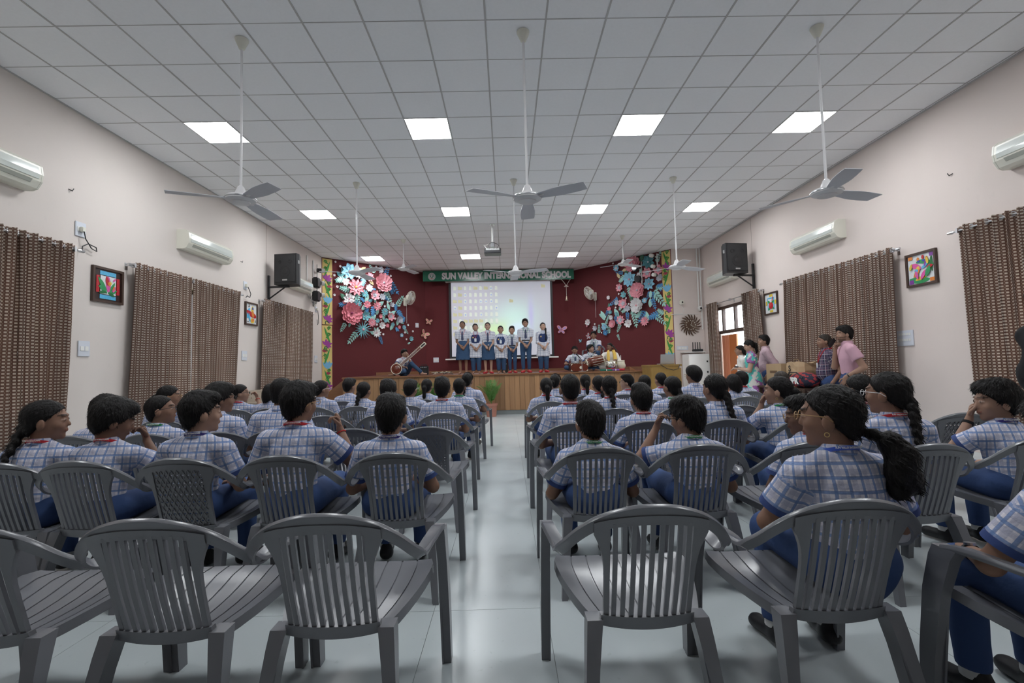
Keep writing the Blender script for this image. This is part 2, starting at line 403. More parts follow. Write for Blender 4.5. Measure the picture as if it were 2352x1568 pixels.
# ------------------------------------------------------------------ people: bodies and clothes grown from blended solids
SKIN_T = {}
def skin_mat(tone):
    nm = 'skin_%d' % tone
    if nm in MATS: return MATS[nm]
    col = [(0.35, 0.205, 0.145), (0.27, 0.148, 0.10), (0.19, 0.10, 0.068), (0.46, 0.29, 0.215)][tone]
    m = mat(nm, col, rough=0.55, spec=0.35); g = NB(m)
    t = g.attr('tint')
    n = g.node('ShaderNodeMix', data_type='RGBA', blend_type='MULTIPLY'); n.inputs[0].default_value = 1
    n.inputs[6].default_value = (*col, 1); g.nt.links.new(t.outputs['Color'], n.inputs[7]); g.put(g.b.inputs['Base Color'], n.outputs[2])
    return m
def hair_mat(nm='hair_black', col=(0.006, 0.005, 0.005)):
    if nm in MATS: return MATS[nm]
    m = mat(nm, col, rough=0.55, spec=0.22); g = NB(m)
    co = g.coord(); n = g.noise(co, 60.0, 3.0, (1.0, 1.0, 0.18))
    g.put(g.b.inputs['Base Color'], g.mix(n, tuple(c * 0.5 for c in col), tuple(c * 2.2 for c in col)))
    g.bump(n, 1.0, 0.010)
    return m

def nets(D, xs, ys, zs):
    S = D < 0; nx, ny, nz = D.shape
    c = np.zeros((nx - 1, ny - 1, nz - 1), np.int8)
    for a in (0, 1):
        for b in (0, 1):
            for d in (0, 1): c += S[a:nx - 1 + a, b:ny - 1 + b, d:nz - 1 + d]
    act = (c > 0) & (c < 8); I = np.argwhere(act)
    idx = np.full(act.shape, -1, np.int32); idx[act] = np.arange(len(I))
    pos = np.zeros((len(I), 3)); cnt = np.zeros(len(I))
    offs = [(a, b, d) for a in (0, 1) for b in (0, 1) for d in (0, 1)]
    ax = (xs, ys, zs)
    for o1 in offs:
        for k in range(3):
            if o1[k]: continue
            o2 = list(o1); o2[k] = 1
            A = I + o1; B = I + o2
            d1 = D[A[:, 0], A[:, 1], A[:, 2]]; d2 = D[B[:, 0], B[:, 1], B[:, 2]]
            m = (d1 < 0) != (d2 < 0); t = d1[m] / (d1[m] - d2[m])
            P = np.stack([ax[q][A[m, q]] for q in range(3)], 1)
            P[:, k] += t * (ax[k][B[m, k]] - ax[k][A[m, k]])
            pos[m] += P; cnt[m] += 1
    V = pos / cnt[:, None]; F = []
    for k in range(3):
        p, q = (k + 1) % 3, (k + 2) % 3
        sl = [slice(None)] * 3; sl[k] = slice(0, -1); s2 = list(sl); s2[k] = slice(1, None)
        a, b = S[tuple(sl)], S[tuple(s2)]
        E = np.argwhere(a != b); E = E[(E[:, p] > 0) & (E[:, q] > 0) & (E[:, p] < D.shape[p] - 1) & (E[:, q] < D.shape[q] - 1)]
        ep = np.zeros(3, int); ep[p] = 1; eq = np.zeros(3, int); eq[q] = 1
        c0 = idx[tuple((E - ep - eq).T)]; c1 = idx[tuple((E - eq).T)]; c2 = idx[tuple(E.T)]; c3 = idx[tuple((E - ep).T)]
        fl = a[tuple(E.T)]
        F.append(np.where(fl[:, None], np.stack([c0, c1, c2, c3], 1), np.stack([c3, c2, c1, c0], 1)))
    return V, np.concatenate(F)

class Solid:
    """a blended solid; parts are added with smooth unions and meshed on a grid"""
    def __init__(s): s.p = []
    def cone(s, a, b, ra, rb, k=0.02, flat=None, cut=False, sub=False, tag=0):
        s.p.append(('c', np.array(a, float), np.array(b, float), ra, rb, k, flat, cut, sub, tag)); return s
    def ell(s, c, r, k=0.02, M=None, sub=False, tag=0):
        s.p.append(('e', np.array(c, float), np.array(r, float), M, None, k, None, False, sub, tag)); return s
    def plane(s, p0, n, lo, hi):         # keeps the side n points away from, inside a box
        s.p.append(('p', np.array(p0, float), np.array(n, float) / np.linalg.norm(n), np.array(lo, float), np.array(hi, float), 0, None, False, True, 0)); return s
    def bbox(s, pr):
        if pr[0] == 'c':
            r = max(pr[3], pr[4]); lo = np.minimum(pr[1], pr[2]) - r; hi = np.maximum(pr[1], pr[2]) + r
        elif pr[0] == 'e':
            r = pr[2] if pr[3] is None else np.full(3, pr[2].max()); lo, hi = pr[1] - r, pr[1] + r
        else: return pr[3], pr[4]
        return lo, hi
    def dist(s, pr, X, Y, Z):
        if pr[0] == 'p':
            return -((X - pr[1][0]) * pr[2][0] + (Y - pr[1][1]) * pr[2][1] + (Z - pr[1][2]) * pr[2][2])
        if pr[0] == 'e':
            dx, dy, dz = X - pr[1][0], Y - pr[1][1], Z - pr[1][2]
            if pr[3] is not None:
                M = pr[3]; dx, dy, dz = (M[0, 0] * dx + M[1, 0] * dy + M[2, 0] * dz, M[0, 1] * dx + M[1, 1] * dy + M[2, 1] * dz, M[0, 2] * dx + M[1, 2] * dy + M[2, 2] * dz)
            a, b, c = pr[2]
            k0 = np.sqrt((dx / a) ** 2 + (dy / b) ** 2 + (dz / c) ** 2); k1 = np.sqrt((dx / a ** 2) ** 2 + (dy / b ** 2) ** 2 + (dz / c ** 2) ** 2)
            return k0 * (k0 - 1) / np.maximum(k1, 1e-9)
        A, B, ra, rb, fl, cut = pr[1], pr[2], pr[3], pr[4], pr[6], pr[7]
        dx, dy, dz = X - A[0], Y - A[1], Z - A[2]; ab = B - A; L2 = ab @ ab
        if fl is not None:
            n, f = np.array(fl[0], float), fl[1]; n = n / np.linalg.norm(n); q = (dx * n[0] + dy * n[1] + dz * n[2]) * (f - 1)
            dx, dy, dz = dx + n[0] * q, dy + n[1] * q, dz + n[2] * q
        t = (dx * ab[0] + dy * ab[1] + dz * ab[2]) / L2; tc = np.clip(t, 0, 1)
        d = np.sqrt((dx - tc * ab[0]) ** 2 + (dy - tc * ab[1]) ** 2 + (dz - tc * ab[2]) ** 2) - (ra + (rb - ra) * tc)
        if cut: d = np.maximum(d, (t - 1) * math.sqrt(L2))
        return d
    def mesh(s, h, zsplit=None, wob=0.0, wf=40.0):
        bb = [s.bbox(p) for p in s.p if not p[8]]
        lo = np.min([b[0] for b in bb], 0) - 2.5 * h; hi = np.max([b[1] for b in bb], 0) + 2.5 * h
        xs = np.arange(lo[0], hi[0] + h, h); ys = np.arange(lo[1], hi[1] + h, h)
        if zsplit and zsplit > lo[2]:
            z1 = np.arange(lo[2], zsplit, 1.9 * h); zs = np.concatenate([z1, np.arange(z1[-1] + 1.4 * h, hi[2] + h, h)])
        else: zs = np.arange(lo[2], hi[2] + h, h)
        D = np.full((len(xs), len(ys), len(zs)), 0.2, np.float32)
        for pr in s.p:
            k = pr[5]; l, u = s.bbox(pr); pad = max(k, 0) + 3 * h
            i0, i1 = np.searchsorted(xs, l[0] - pad), np.searchsorted(xs, u[0] + pad); j0, j1 = np.searchsorted(ys, l[1] - pad), np.searchsorted(ys, u[1] + pad); k0, k1 = np.searchsorted(zs, l[2] - pad), np.searchsorted(zs, u[2] + pad)
            if i1 <= i0 or j1 <= j0 or k1 <= k0: continue
            d = s.dist(pr, xs[i0:i1, None, None], ys[None, j0:j1, None], zs[None, None, k0:k1]); q = D[i0:i1, j0:j1, k0:k1]
            if pr[8]:
                q[...] = np.maximum(q, -d); continue
            if k > 0:
                hh = np.clip(k - np.abs(q - d), 0, None) / k; q[...] = np.minimum(q, d) - hh * hh * k * 0.25
            else: q[...] = np.minimum(q, d)
        if wob:
            X, Y, Z = xs[:, None, None], ys[None, :, None], zs[None, None, :]
            D += (wob * (np.sin(wf * X + 1.3 * np.sin(wf * .6 * Z)) * np.sin(wf * .8 * Z + 2 * np.sin(.5 * wf * Y)) * .6 + .4 * np.sin(wf * 1.7 * Y + wf * Z) * np.sin(wf * 1.3 * X))).astype(np.float32)
        return nets(D, xs, ys, zs)

def np_mesh(name, V, F, mt, attrs=None, smooth=True):
    me = bpy.data.meshes.new(name); nv, nf = len(V), len(F)
    me.vertices.add(nv); me.vertices.foreach_set('co', np.ascontiguousarray(V, np.float32).ravel())
    me.loops.add(4 * nf); me.loops.foreach_set('vertex_index', np.ascontiguousarray(F, np.int32).ravel())
    me.polygons.add(nf); me.polygons.foreach_set('loop_start', np.arange(0, 4 * nf, 4, dtype=np.int32)); me.polygons.foreach_set('loop_total', np.full(nf, 4, np.int32))
    if smooth: me.polygons.foreach_set('use_smooth', np.ones(nf, bool))
    for k, (ty, arr) in (attrs or {}).items():
        a = me.attributes.new(k, ty, 'POINT'); a.data.foreach_set('vector' if ty == 'FLOAT_VECTOR' else 'color', np.ascontiguousarray(arr, np.float32).ravel())
    me.update(calc_edges=True); me.validate(); me.materials.append(mt)
    return me

def rot3(yaw, pitch, roll):      # yaw about z (left +), pitch up +, roll
    return np.array((Matrix.Rotation(yaw, 3, 'Z') @ Matrix.Rotation(pitch, 3, 'X') @ Matrix.Rotation(roll, 3, 'Y')))
def unit(v): v = np.array(v, float); return v / np.linalg.norm(v)
def ik(S, Wt, l1, l2, hint):
    S = np.array(S, float); Wt = np.array(Wt, float); d = Wt - S; L = np.linalg.norm(d)
    if L > (l1 + l2) * .995: Wt = S + d / L * (l1 + l2) * .995; d = Wt - S; L = np.linalg.norm(d)
    a = (l1 * l1 - l2 * l2 + L * L) / (2 * L); h = math.sqrt(max(l1 * l1 - a * a, 0)); u = d / L
    n = np.array(hint, float); n = n - u * (n @ u); n = n / max(np.linalg.norm(n), 1e-6)
    return S + u * a + n * h, Wt

def hand_tubes(mb, Wp, hd, pn, side, s, curl, n=6):
    """four fingers and a thumb rooted in the palm; returns the knuckle centre"""
    hd = unit(hd); pn = np.array(pn, float); pn = unit(pn - hd * (pn @ hd)); sd = np.cross(hd, pn) * side   # sd points to the thumb side
    K = Wp + hd * .075 * s
    for i, (o, L) in enumerate(((.028, .066), (.0095, .074), (-.0095, .069), (-.027, .054))):
        p = K + sd * o * s - hd * .012 * s; pts = [p]; a = curl * .35; r = [.0085 * s]
        for q, f in enumerate((.30, .42, .32, .22)):
            pts.append(pts[-1] + (hd * math.cos(a) + pn * math.sin(a)) * L * f * s); a += curl * .62; r.append((.0082 - .0009 * q) * s)
        mb.tube([tuple(x) for x in pts], r, n)
    p = Wp + hd * .022 * s + sd * .022 * s; d1 = unit(hd * .6 + sd * .75 + pn * .3 * curl)
    d2 = unit(hd * .95 + sd * .15 + pn * .45 * curl)
    mb.tube([tuple(p), tuple(p + d1 * .03 * s), tuple(p + d1 * .03 * s + d2 * .026 * s), tuple(p + d1 * .03 * s + d2 * .048 * s)], [.0125 * s, .0105 * s, .009 * s, .007 * s], n)
    return K, sd, pn

TIER = {'near': .0082, 'mid': .0115, 'far': .0145}
MESH_CACHE = {}
def person(label, loc, rz=0.0, pose='sit', s=1.0, hs=0.97, lean=0.05, head=(0, 0, 0), arms=('lap', 'lap'), hair='boy', hairc='hair_black', skin=1, top='shirt', topm='plaid', botm='trouser', bottom='pants',
           lanyard=None, glasses=None, tier='mid', shoes='shoe', group='seated students in uniform', seat=.425, legs=None, fat=1.0, extras=(), sleeve=.68, watch=None, beard=False, collar=True, braid_side=0.0, shrug=0.0, turn=0.0, cuff=True, spine=1.0):
    h = TIER[tier]; root = thing('person', label, 'person', loc, rz, group)
    sit = pose == 'sit'
    hz = seat + .085 * s if pose == 'sit' else (.79 * s if pose == 'stand' else .10 * s)
    sp = (.405 if pose != 'stand' else .435) * s * spine
    up = np.array([0, math.sin(lean), math.cos(lean)]); Pv = np.array([0., 0., hz])
    fw = np.array([0, math.cos(lean), -math.sin(lean)])
    Tr = rot3(turn, 0, 0)
    Wst = Pv + up * .13 * s * spine; Ch = Pv + up * .27 * s * spine; N = Pv + up * sp
    R_ = rot3(*head); Hc = N + up * .05 * s + np.array([0, .012, .105]) * hs + (R_ @ np.array([0, .02, 0.0])) * .6
    sh = {}
    for sd in (-1, 1): sh[sd] = N + Tr @ np.array([sd * .172 * s * (0.75 + .25 * fat), 0, 0]) - up * (.052 - shrug) * s
    # arms
    l1, l2 = .262 * s, .225 * s; arm = {}
    for sd, a in ((-1, arms[0]), (1, arms[1])):
        hint = (sd * .7, -.5, -.5); curl = .55; pn = (0, 0, -1); hd = (-sd * .5, .8, -.15)
        if isinstance(a, dict):
            w = a['w']; hint = a.get('hint', hint); hd = a.get('hd', hd); pn = a.get('pn', pn); curl = a.get('curl', curl); w = np.array(w, float)
        elif a == 'lap': w = np.array([sd * .10, .20, hz + .10 * s])
        elif a == 'knee': w = np.array([sd * .14, .30, hz + .085 * s])
        elif a == 'rest': w = np.array([sd * .27, .10, .665]); hint = (sd * .8, -.6, -.2); hd = (0, 1, -.1)
        elif a == 'chin': w = Hc + R_ @ np.array([sd * .055, .085, -.135]) ; hint = (sd * .45, .15, -1); hd = (-sd * .35, .12, .8); pn = (-sd * .5, -.8, 0.1); curl = 1.15
        elif a == 'fist': w = N + np.array([sd * .19, .17, .0]); hint = (sd * .9, .1, -.9); hd = (-sd * .25, .05, .95); pn = (-sd * .8, -.5, .1); curl = 1.5
        elif a == 'clasp': w = np.array([sd * .065, .155, hz + (.02 if sd > 0 else -.02) * s]); hint = (sd * .55, -1, 0); hd = (-sd * .55, .2, -.8); pn = (0, -1, 0); curl = .8
        elif a == 'side': w = np.array([sd * .24, .03, hz - .03]); hint = (sd * .2, -1, 0); hd = (0, .1, -1); pn = (-sd, 0, 0); curl = .4
        elif a == 'hip': w = np.array([sd * .12, -.12, hz + .07 * s]); hint = (sd * 1, -.5, -.1); hd = (-sd * .6, -.2, -.6); pn = (0, 1, 0); curl = .5
        if isinstance(a, dict) and 'e' in a: e = np.array(a['e'], float)
        else: e, w = ik(sh[sd], w, l1, l2, hint)
        arm[sd] = (e, w, hd, pn, curl)
    # legs
    if legs is None:
        if pose == 'sit': legs = [((sd * .09 * s, 0.02, hz), (sd * .125 * s, .40 * s, hz + .005), (sd * .125 * s, .38 * s, .085), (sd * .15, 1, -.12)) for sd in (-1, 1)]
        elif pose == 'stand': legs = [((sd * .082 * s, 0, hz), (sd * .085 * s, .015, .43 * s), (sd * .08 * s, -.01, .08 * s), (sd * .3, 1, -.15)) for sd in (-1, 1)]
        else: legs = [((sd * .10 * s, 0, hz), (sd * .30 * s, .25 * s, .13 * s), (-sd * .06 * s, .30 * s, .07), (-sd * 1, .1, -.1)) for sd in (-1, 1)]
    key = None
    # ---- body
    B = Solid(); fl = (fw, 1.42)
    B.ell(Hc + R_ @ np.array([0, -.012, .034]) * hs, np.array([.074, .093, .086]) * hs, .0, R_)
    B.ell(Hc + R_ @ np.array([0, .022, -.028]) * hs, np.array([.059, .066, .076]) * hs, .03, R_)
    hl = lambda x, y, z: Hc + R_ @ np.array([x, y, z]) * hs
    B.cone(hl(0, .055, -.083), hl(0, .064, -.088), .021, .019, .02)
    B.cone(hl(0, .082, .018), hl(0, .096, -.02), .0070, .0110, .012)
    B.ell(hl(0, .079, .034), np.array([.05, .014, .009]) * hs, .012, R_)
    B.ell(hl(0, .083, -.052), np.array([.022, .011, .010]) * hs, .008, R_)
    for sd in (-1, 1):
        B.ell(hl(sd * .03, .096, .012), np.array([.014, .014, .009]) * hs, 0, R_, sub=True)
        B.ell(hl(sd * .03, .079, .011), np.array([.0125, .0125, .0125]) * hs, .004, R_)
        B.ell(hl(sd * .078, -.008, -.012), np.array([.012, .021, .033]) * hs, .008, R_ @ rot3(-sd * .35, -.15, 0))
        B.ell(hl(sd * .038, .058, -.022), np.array([.022, .02, .022]) * hs, .02, R_)
    B.cone(hl(0, -.022, -.06), N - up * .03, .047 * hs, .054 * s, .025)
    B.cone(Wst, Ch, .098 * s * fat, .112 * s * fat, .03, fl); B.cone(Pv, Wst, .105 * s * fat, .098 * s * fat, .04, fl)
    B.cone(sh[-1] * .8 + sh[1] * .2, sh[1] * .8 + sh[-1] * .2, .045 * s, .045 * s, .05)
    fm = MB()
    for sd in (-1, 1):
        e, w, hd, pn, curl = arm[sd]
        B.cone(sh[sd], e, .043 * s * fat, .035 * s * fat, .03); B.cone(e, w, .036 * s * fat, .0235 * s, .015)
        K, tsd, pnn = hand_tubes(fm, w, hd, pn, sd, s, curl, 7 if tier == 'near' else 5)
        B.cone(w, K, .027 * s, .034 * s, .012, (pnn, 2.1)); B.cone(w + tsd * .012 * s, w + unit(hd) * .035 * s + tsd * .02 * s, .017 * s, .014 * s, .012)
        hp, kn, an, td = [np.array(q, float) for q in legs[0 if sd < 0 else 1]]
        B.cone(hp, kn, .074 * s * fat, .05 * s, .03); B.cone(kn, an, .049 * s, .033 * s, .015)
        td = unit(td); B.cone(an - td * .03 * s - np.array([0, 0, .03]), an + td * .12 * s - np.array([0, 0, .035]), .034 * s, .026 * s, .02)
    V, F = B.mesh(h, N[2] - .30 * s if pose != 'floor' else None)
    # tint of lips, brows, eyes
    L = (V - Hc) @ R_ / hs; T = np.ones((len(V), 4), np.float32)
    def tintm(m, c): T[m, :3] = c
    fr = L[:, 1] > .05
    tintm(fr & (np.abs(np.abs(L[:, 0]) - .032) < .018) & (np.abs(L[:, 2] - .036 + .12 * (np.abs(L[:, 0]) - .03) ** 2) < .0052), (.12, .1, .1))
    for sd in (-1, 1):
        ey = ((L[:, 0] - sd * .03) / .0125) ** 2 + ((L[:, 2] - .011) / .0065) ** 2
        tintm(fr & (ey < 1), (1.9, 2.4, 2.8)); tintm(fr & (((L[:, 0] - sd * .03) / .0065) ** 2 + ((L[:, 2] - .011) / .0075) ** 2 < 1), (.08, .08, .08))
    tintm((L[:, 1] > .07) & ((L[:, 0] / .022) ** 2 + ((L[:, 2] + .052) / .008) ** 2 < 1), (.85, .55, .55))
    if beard:
        tintm((L[:, 2] < -.03) & (L[:, 2] > -.125) & (L[:, 1] > .005) & (np.abs(L[:, 2] + .052) > .007) & ~((L[:, 1] > .092)), (.42, .42, .42))
    fv, ff = np.array(fm.v), [f for f in fm.f if len(f) == 4]
    caps = [f for f in fm.f if len(f) != 4]
    F = np.concatenate([F, np.array(ff) + len(V)]); T = np.concatenate([T, np.ones((len(fv), 4), np.float32)]); V = np.concatenate([V, fv])
    me = np_mesh('body', V, F, skin_mat(skin), {'tint': ('FLOAT_COLOR', T)})
    link('body', me, root)
    # ---- hair
    Hs = Solid(); wob = .0022 if tier == 'near' else .0012
    def cutline(c, ny=.72, nz=-.70):
        n = R_ @ np.array([0, ny, nz]); Hs.plane(Hc + n / np.linalg.norm(n) * c * hs, n, Hc - .16, Hc + .17)
    if hair in ('boy', 'boyshort', 'boyfull', 'balding'):
        th = {'boy': .013, 'boyshort': .006, 'boyfull': .022, 'balding': .003}[hair]
        Hs.ell(hl(0, -.014, .036), (np.array([.074, .093, .086]) + th) * hs, .0, R_)
        Hs.ell(hl(0, -.052, -.018), np.array([.060 + th * .4, .050 + th * .35, .068]) * hs, .02, R_)
        if hair in ('boy', 'boyfull'):
            Hs.ell(hl(.01, .052, .092), np.array([.058, .04, .030 + th * .5]) * hs, .03, R_)
            Hs.ell(hl(-.02, -.01, .108), np.array([.055, .06, .024 + th * .5]) * hs, .03, R_)
        cutline({'boy': .004, 'boyshort': -.002, 'boyfull': .012, 'balding': -.03}[hair])
    else:
        Hs.ell(hl(0, -.015, .034), (np.array([.074, .093, .086]) + .009) * hs, .0, R_)
        Hs.ell(hl(0, -.048, -.022), np.array([.066, .056, .070]) * hs, .02, R_)
        if hair in ('bob', 'loose'):
            lo_ = -.115 if hair == 'bob' else -.20
            Hs.ell(hl(0, -.05, -.045), np.array([.088, .066, .10]) * hs, .03, R_); Hs.cone(hl(-.045, -.045, 0), hl(-.055, -.045, lo_), .046, .036, .03); Hs.cone(hl(.045, -.045, 0), hl(.055, -.045, lo_), .046, .036, .03); Hs.cone(hl(0, -.07, 0), hl(0, -.075, lo_ - .01), .05, .04, .03)
            cutline(.006)
        else: cutline(.002)
        if hair == 'bun': Hs.ell(hl(0, -.125, .0), np.array([.036, .032, .034]) * hs, .006, R_)
        if hair in ('braid', 'braidlong', 'twobraid', 'sidebraid'):
            n = 15 if hair == 'braidlong' else (11 if hair != 'sidebraid' else 15)
            for q in ((-1, 1) if hair == 'twobraid' else (0,)):
                st = hl(q * .05 + braid_side * .02, -.105, -.03); bk = N - fw * (.118 * s * fat + .02)
                if hair == 'sidebraid': st = hl(-.075, -.03, -.06); bk = N + fw * (.10 * s) + np.array([-.07, 0, -.02])
                en = bk - up * (.15 if hair != 'braidlong' else .21) * s + np.array([braid_side * .12 + q * .06, 0, 0])
                mid = (st * .35 + bk * .65); mid[2] = N[2] - .005; mid[0] += braid_side * .05 + q * .03
                for i in range(n):
                    t = i / (n - 1); p = (1 - t) ** 2 * st + 2 * t * (1 - t) * mid + t * t * en; r = .026 * (1.05 - .45 * t)
                    Hs.ell(p + np.array([(.007 if i % 2 else -.007), 0, 0]), np.array([r, r * .8, r * 1.15]), .006)
                Hs.cone(en, en - up * .07 * s, .014, .02, .008)
        if hair == 'pony':
            st = hl(braid_side * .02, -.115, .01); Hs.ell(st, (.02, .02, .02), .01); Hs.cone(st + np.array([0, -.02, -.02]), st + np.array([braid_side * .06, -.035, -.15]), .034, .022, .02); Hs.cone(st + np.array([braid_side * .06, -.035, -.14]), st + np.array([braid_side * .08, -.02, -.22]), .022, .008, .02)
        if hair == 'bigpony':
            st = hl(.02, -.125, -.055); Hs.ell(st, (.024, .024, .024), .012)
            for q in ((.035, -.035, -.03, .042), (.06, -.05, -.075, .052), (.055, -.05, -.125, .055), (.085, -.045, -.16, .046), (.05, -.04, -.19, .038)): Hs.ell(st + np.array(q[:3]), np.array([q[3], q[3] * .85, q[3] * 1.1]), .02)
            wob = .004
    V, F = Hs.mesh(min(h, .0095), None, wob, 150.0)
    if tier != 'far' and len(V):        # loose locks lifting off the surface
        nt_ = 1100 if tier == 'near' else 420; r2 = np.random.default_rng(len(V)); e1 = V[F[:, 1]] - V[F[:, 0]]; nf_ = np.cross(e1, V[F[:, 3]] - V[F[:, 0]]); nf_ /= np.linalg.norm(nf_, axis=1)[:, None] + 1e-9
        pick = r2.integers(0, len(F), nt_); p0 = V[F[pick]].mean(1); nn = nf_[pick]; short = hair.startswith('boy') and hair != 'boyshort'
        crown = hl(.01, -.05, .12) if hair.startswith('boy') else hl(0, .07, .11); dr = p0 - crown; dr += R_ @ np.array([0, .0 if short else -.06, -.02]); dr += r2.normal(0, .02, dr.shape); dr -= nn * (dr * nn).sum(1)[:, None]; dr /= np.linalg.norm(dr, axis=1)[:, None] + 1e-9
        Ln = (.024 if short else .012 if hair.startswith('bo') or hair == 'balding' else .035) * r2.uniform(.6, 1.3, nt_); lift = .26 if short else .25 if hair.startswith('bo') else .06
        wv = np.cross(nn, dr) * (.0022 if tier == 'near' else .0032); p1 = p0 + (dr * .9 + nn * lift * .8) * (Ln * .55)[:, None]; p2 = p0 + (dr + nn * lift * .55) * Ln[:, None]; p0 = p0 - nn * .002
        T3 = np.stack([p0 - wv, p0 + wv, p1 + wv * .8, p1 - wv * .8, p2 + wv * .15, p2 - wv * .15], 1).reshape(-1, 3); b0 = len(V) + np.arange(nt_)[:, None] * 6
        V = np.concatenate([V, T3]); F = np.concatenate([F, b0 + np.array([0, 1, 2, 3]), b0 + np.array([3, 2, 4, 5])])
    if len(V): link('hair', np_mesh('hair', V, F, hair_mat(hairc, {'hair_black': (.006, .005, .005), 'hair_grey': (.10, .09, .085), 'hair_crop': (.03, .024, .02)}[hairc])), root)
    # ---- top garment
    T_ = Solid(); gf = fat * 1.0
    T_.cone(Wst - up * (.10 if sit or pose == 'floor' else .05) * s, Ch, .120 * s * gf, .129 * s * gf, .03, (fw, 1.36))
    T_.cone(Ch, Ch + up * .06 * s, .129 * s * gf, .118 * s * gf, .04, (fw, 1.4))
    T_.cone(sh[-1] * .86 + sh[1] * .14, sh[1] * .86 + sh[-1] * .14, .053 * s, .053 * s, .05)
    T_.cone(N + up * .005, sh[-1] * .75 + N * .25, .056 * s, .048 * s, .03); T_.cone(N + up * .005, sh[1] * .75 + N * .25, .056 * s, .048 * s, .03)
    if fat > 1.12: T_.ell(Wst + fw * .05 * s, np.array([.125, .10, .12]) * s * fat, .05)
    if top in ('kurta', 'saree', 'tunic'):
        T_.cone(Wst, Pv, .122 * s * gf, .188 * s * gf, .05, (fw, 1.4)); T_.cone(Pv, Pv - up * (.30 if pose == 'stand' else .02) * s, .188 * s * gf, .228 * s * gf, .03, (fw, 1.45), cut=True)
    for sd in (-1, 1):
        e = arm[sd][0]; T_.cone(sh[sd], sh[sd] + (e - sh[sd]) * min(sleeve, 1), .058 * s * gf, .062 * s * gf if sleeve <= 1 else .05 * s * gf, .035, None, cut=sleeve <= 1)
        if sleeve > 1: T_.cone(e, e + (arm[sd][1] - e) * (sleeve - 1), .052 * s * gf, .046 * s * gf, .02, None, cut=True)
    V, F = T_.mesh(h, None, .0032 if tier == 'near' else .0025, 34.0)
    rel = V - Pv; c = np.zeros((len(V), 3), np.float32)
    q = rel @ fw; c[:, 0] = np.arctan2(rel[:, 0], -(q + .0)) * .125 * s * gf; c[:, 1] = rel @ up
    bk = q < .03; c[bk, 0] = rel[bk, 0] * 1.12 + np.sign(rel[bk, 0]) * np.clip(q[bk] + .06, 0, 1) * .8
    for sd in (-1, 1):
        a = sh[sd]; ab = arm[sd][0] - a; Lb = np.linalg.norm(ab); ab = ab / Lb; d = V - a; t = d @ ab; pr = d - t[:, None] * ab; rr = np.linalg.norm(pr, axis=1)
        m = (rr < .082 * s * gf) & (t > .03) & (np.sign(V[:, 0] - sh[sd][0] * .78) == sd)
        e1 = unit(np.cross(ab, (0, 1, .2))); e2 = np.cross(ab, e1)
        c[m, 0] = np.arctan2(pr[m] @ e1, pr[m] @ e2) * .062 * s; c[m, 1] = t[m] + .02
    link('shirt' if top == 'shirt' else top, np_mesh('shirt', V, F, MATS[topm], {'cuv': ('FLOAT_VECTOR', c)}), root)
    # collar, cuffs, lanyard
    Rn = unit(hl(0, -.022, -.06) - (N - up * .03))
    def ring(ctr, axis, r0, r1, hh, thk, nm, mt, n=24, oval=1.0, a0=0, a1=2 * math.pi, uv=False):
        ax = unit(axis); e1 = unit(np.cross(ax, (0, 1, 0)) if abs(ax[1]) < .9 else np.cross(ax, (1, 0, 0))); e2 = np.cross(ax, e1); mb = MB(); rings = []; full = a1 - a0 > 6.2
        for j in range(n + (0 if full else 1)):
            a = a0 + (a1 - a0) * j / n; d = e1 * math.cos(a) + e2 * math.sin(a) * oval
            rings.append([tuple(ctr + d * r0), tuple(ctr + d * (r0 + thk)), tuple(ctr + d * (r1 + thk) + ax * hh), tuple(ctr + d * r1 + ax * hh)])
        if full: rings.append(rings[0])
        mb.loft(rings, True, not full); me_ = mb.mesh(nm, mt, 'auto')
        if uv:
            a = me_.attributes.new('cuv', 'FLOAT_VECTOR', 'POINT'); k4 = len(me_.vertices)
            a.data.foreach_set('vector', np.array([[(i // 4) * .0165, (i % 4 > 1) * .03 + .005, 0] for i in range(k4)], np.float32).ravel())
        return link(nm, me_, root)
    if collar and top != 'saree':
        ring(N + up * .022 * s - fw * .004, Rn, .066 * s, .054 * s, .040 * s, .006, 'collar', MATS[topm], uv=True)
    if cuff and sleeve <= 1 and tier != 'far':
        for sd in (-1, 1):
            e = arm[sd][0]; d = e - sh[sd]; ring(sh[sd] + d * (sleeve - .075), d, .0595 * s * gf, .0595 * s * gf, .028 * s, .006, 'cuff', MATS['cuff'], 16)
    if lanyard:
        lm = MATS['lanyard_' + lanyard]
        a = [N + fw * .105 * s * fat + np.array([0.0, 0, -.16 * s]), N + fw * .100 * s + np.array([.035 * s, 0, -.08 * s]), N + fw * .05 * s + np.array([.07 * s, 0, .02 * s]), N - fw * .022 * s + np.array([.068 * s, 0, .040 * s]), N - fw * .064 * s + np.array([.034 * s, 0, .050 * s]), N - fw * .076 * s + np.array([0, 0, .052 * s])]
        pts = [Vector(p) for p in a] + [Vector((-p[0], p[1], p[2])) for p in a[-2::-1]]
        out = []
        for i in range(len(pts) - 1):
            p0, p1, p2, p3 = pts[max(i - 1, 0)], pts[i], pts[i + 1], pts[min(i + 2, len(pts) - 1)]
            for q in range(4):
                t = q / 4; out.append(.5 * ((2 * p1) + (-p0 + p2) * t + (2 * p0 - 5 * p1 + 4 * p2 - p3) * t * t + (-p0 + 3 * p1 - 3 * p2 + p3) * t ** 3))
        out.append(pts[-1]); mb = MB(); rings = []
        for i, p in enumerate(out):
            rad = Vector((p.x, p.y - N[1], 0)); rad = rad.normalized() if rad.length > 1e-5 else Vector((0, 1, 0)); z = Vector((0, 0, .0085 * s)); rad = rad * .003
            rings.append([p - z - rad, p - z + rad, p + z + rad, p + z - rad])
        lo = link('lanyard', mb.loft(rings).mesh('lanyard', lm, 'auto'), root)
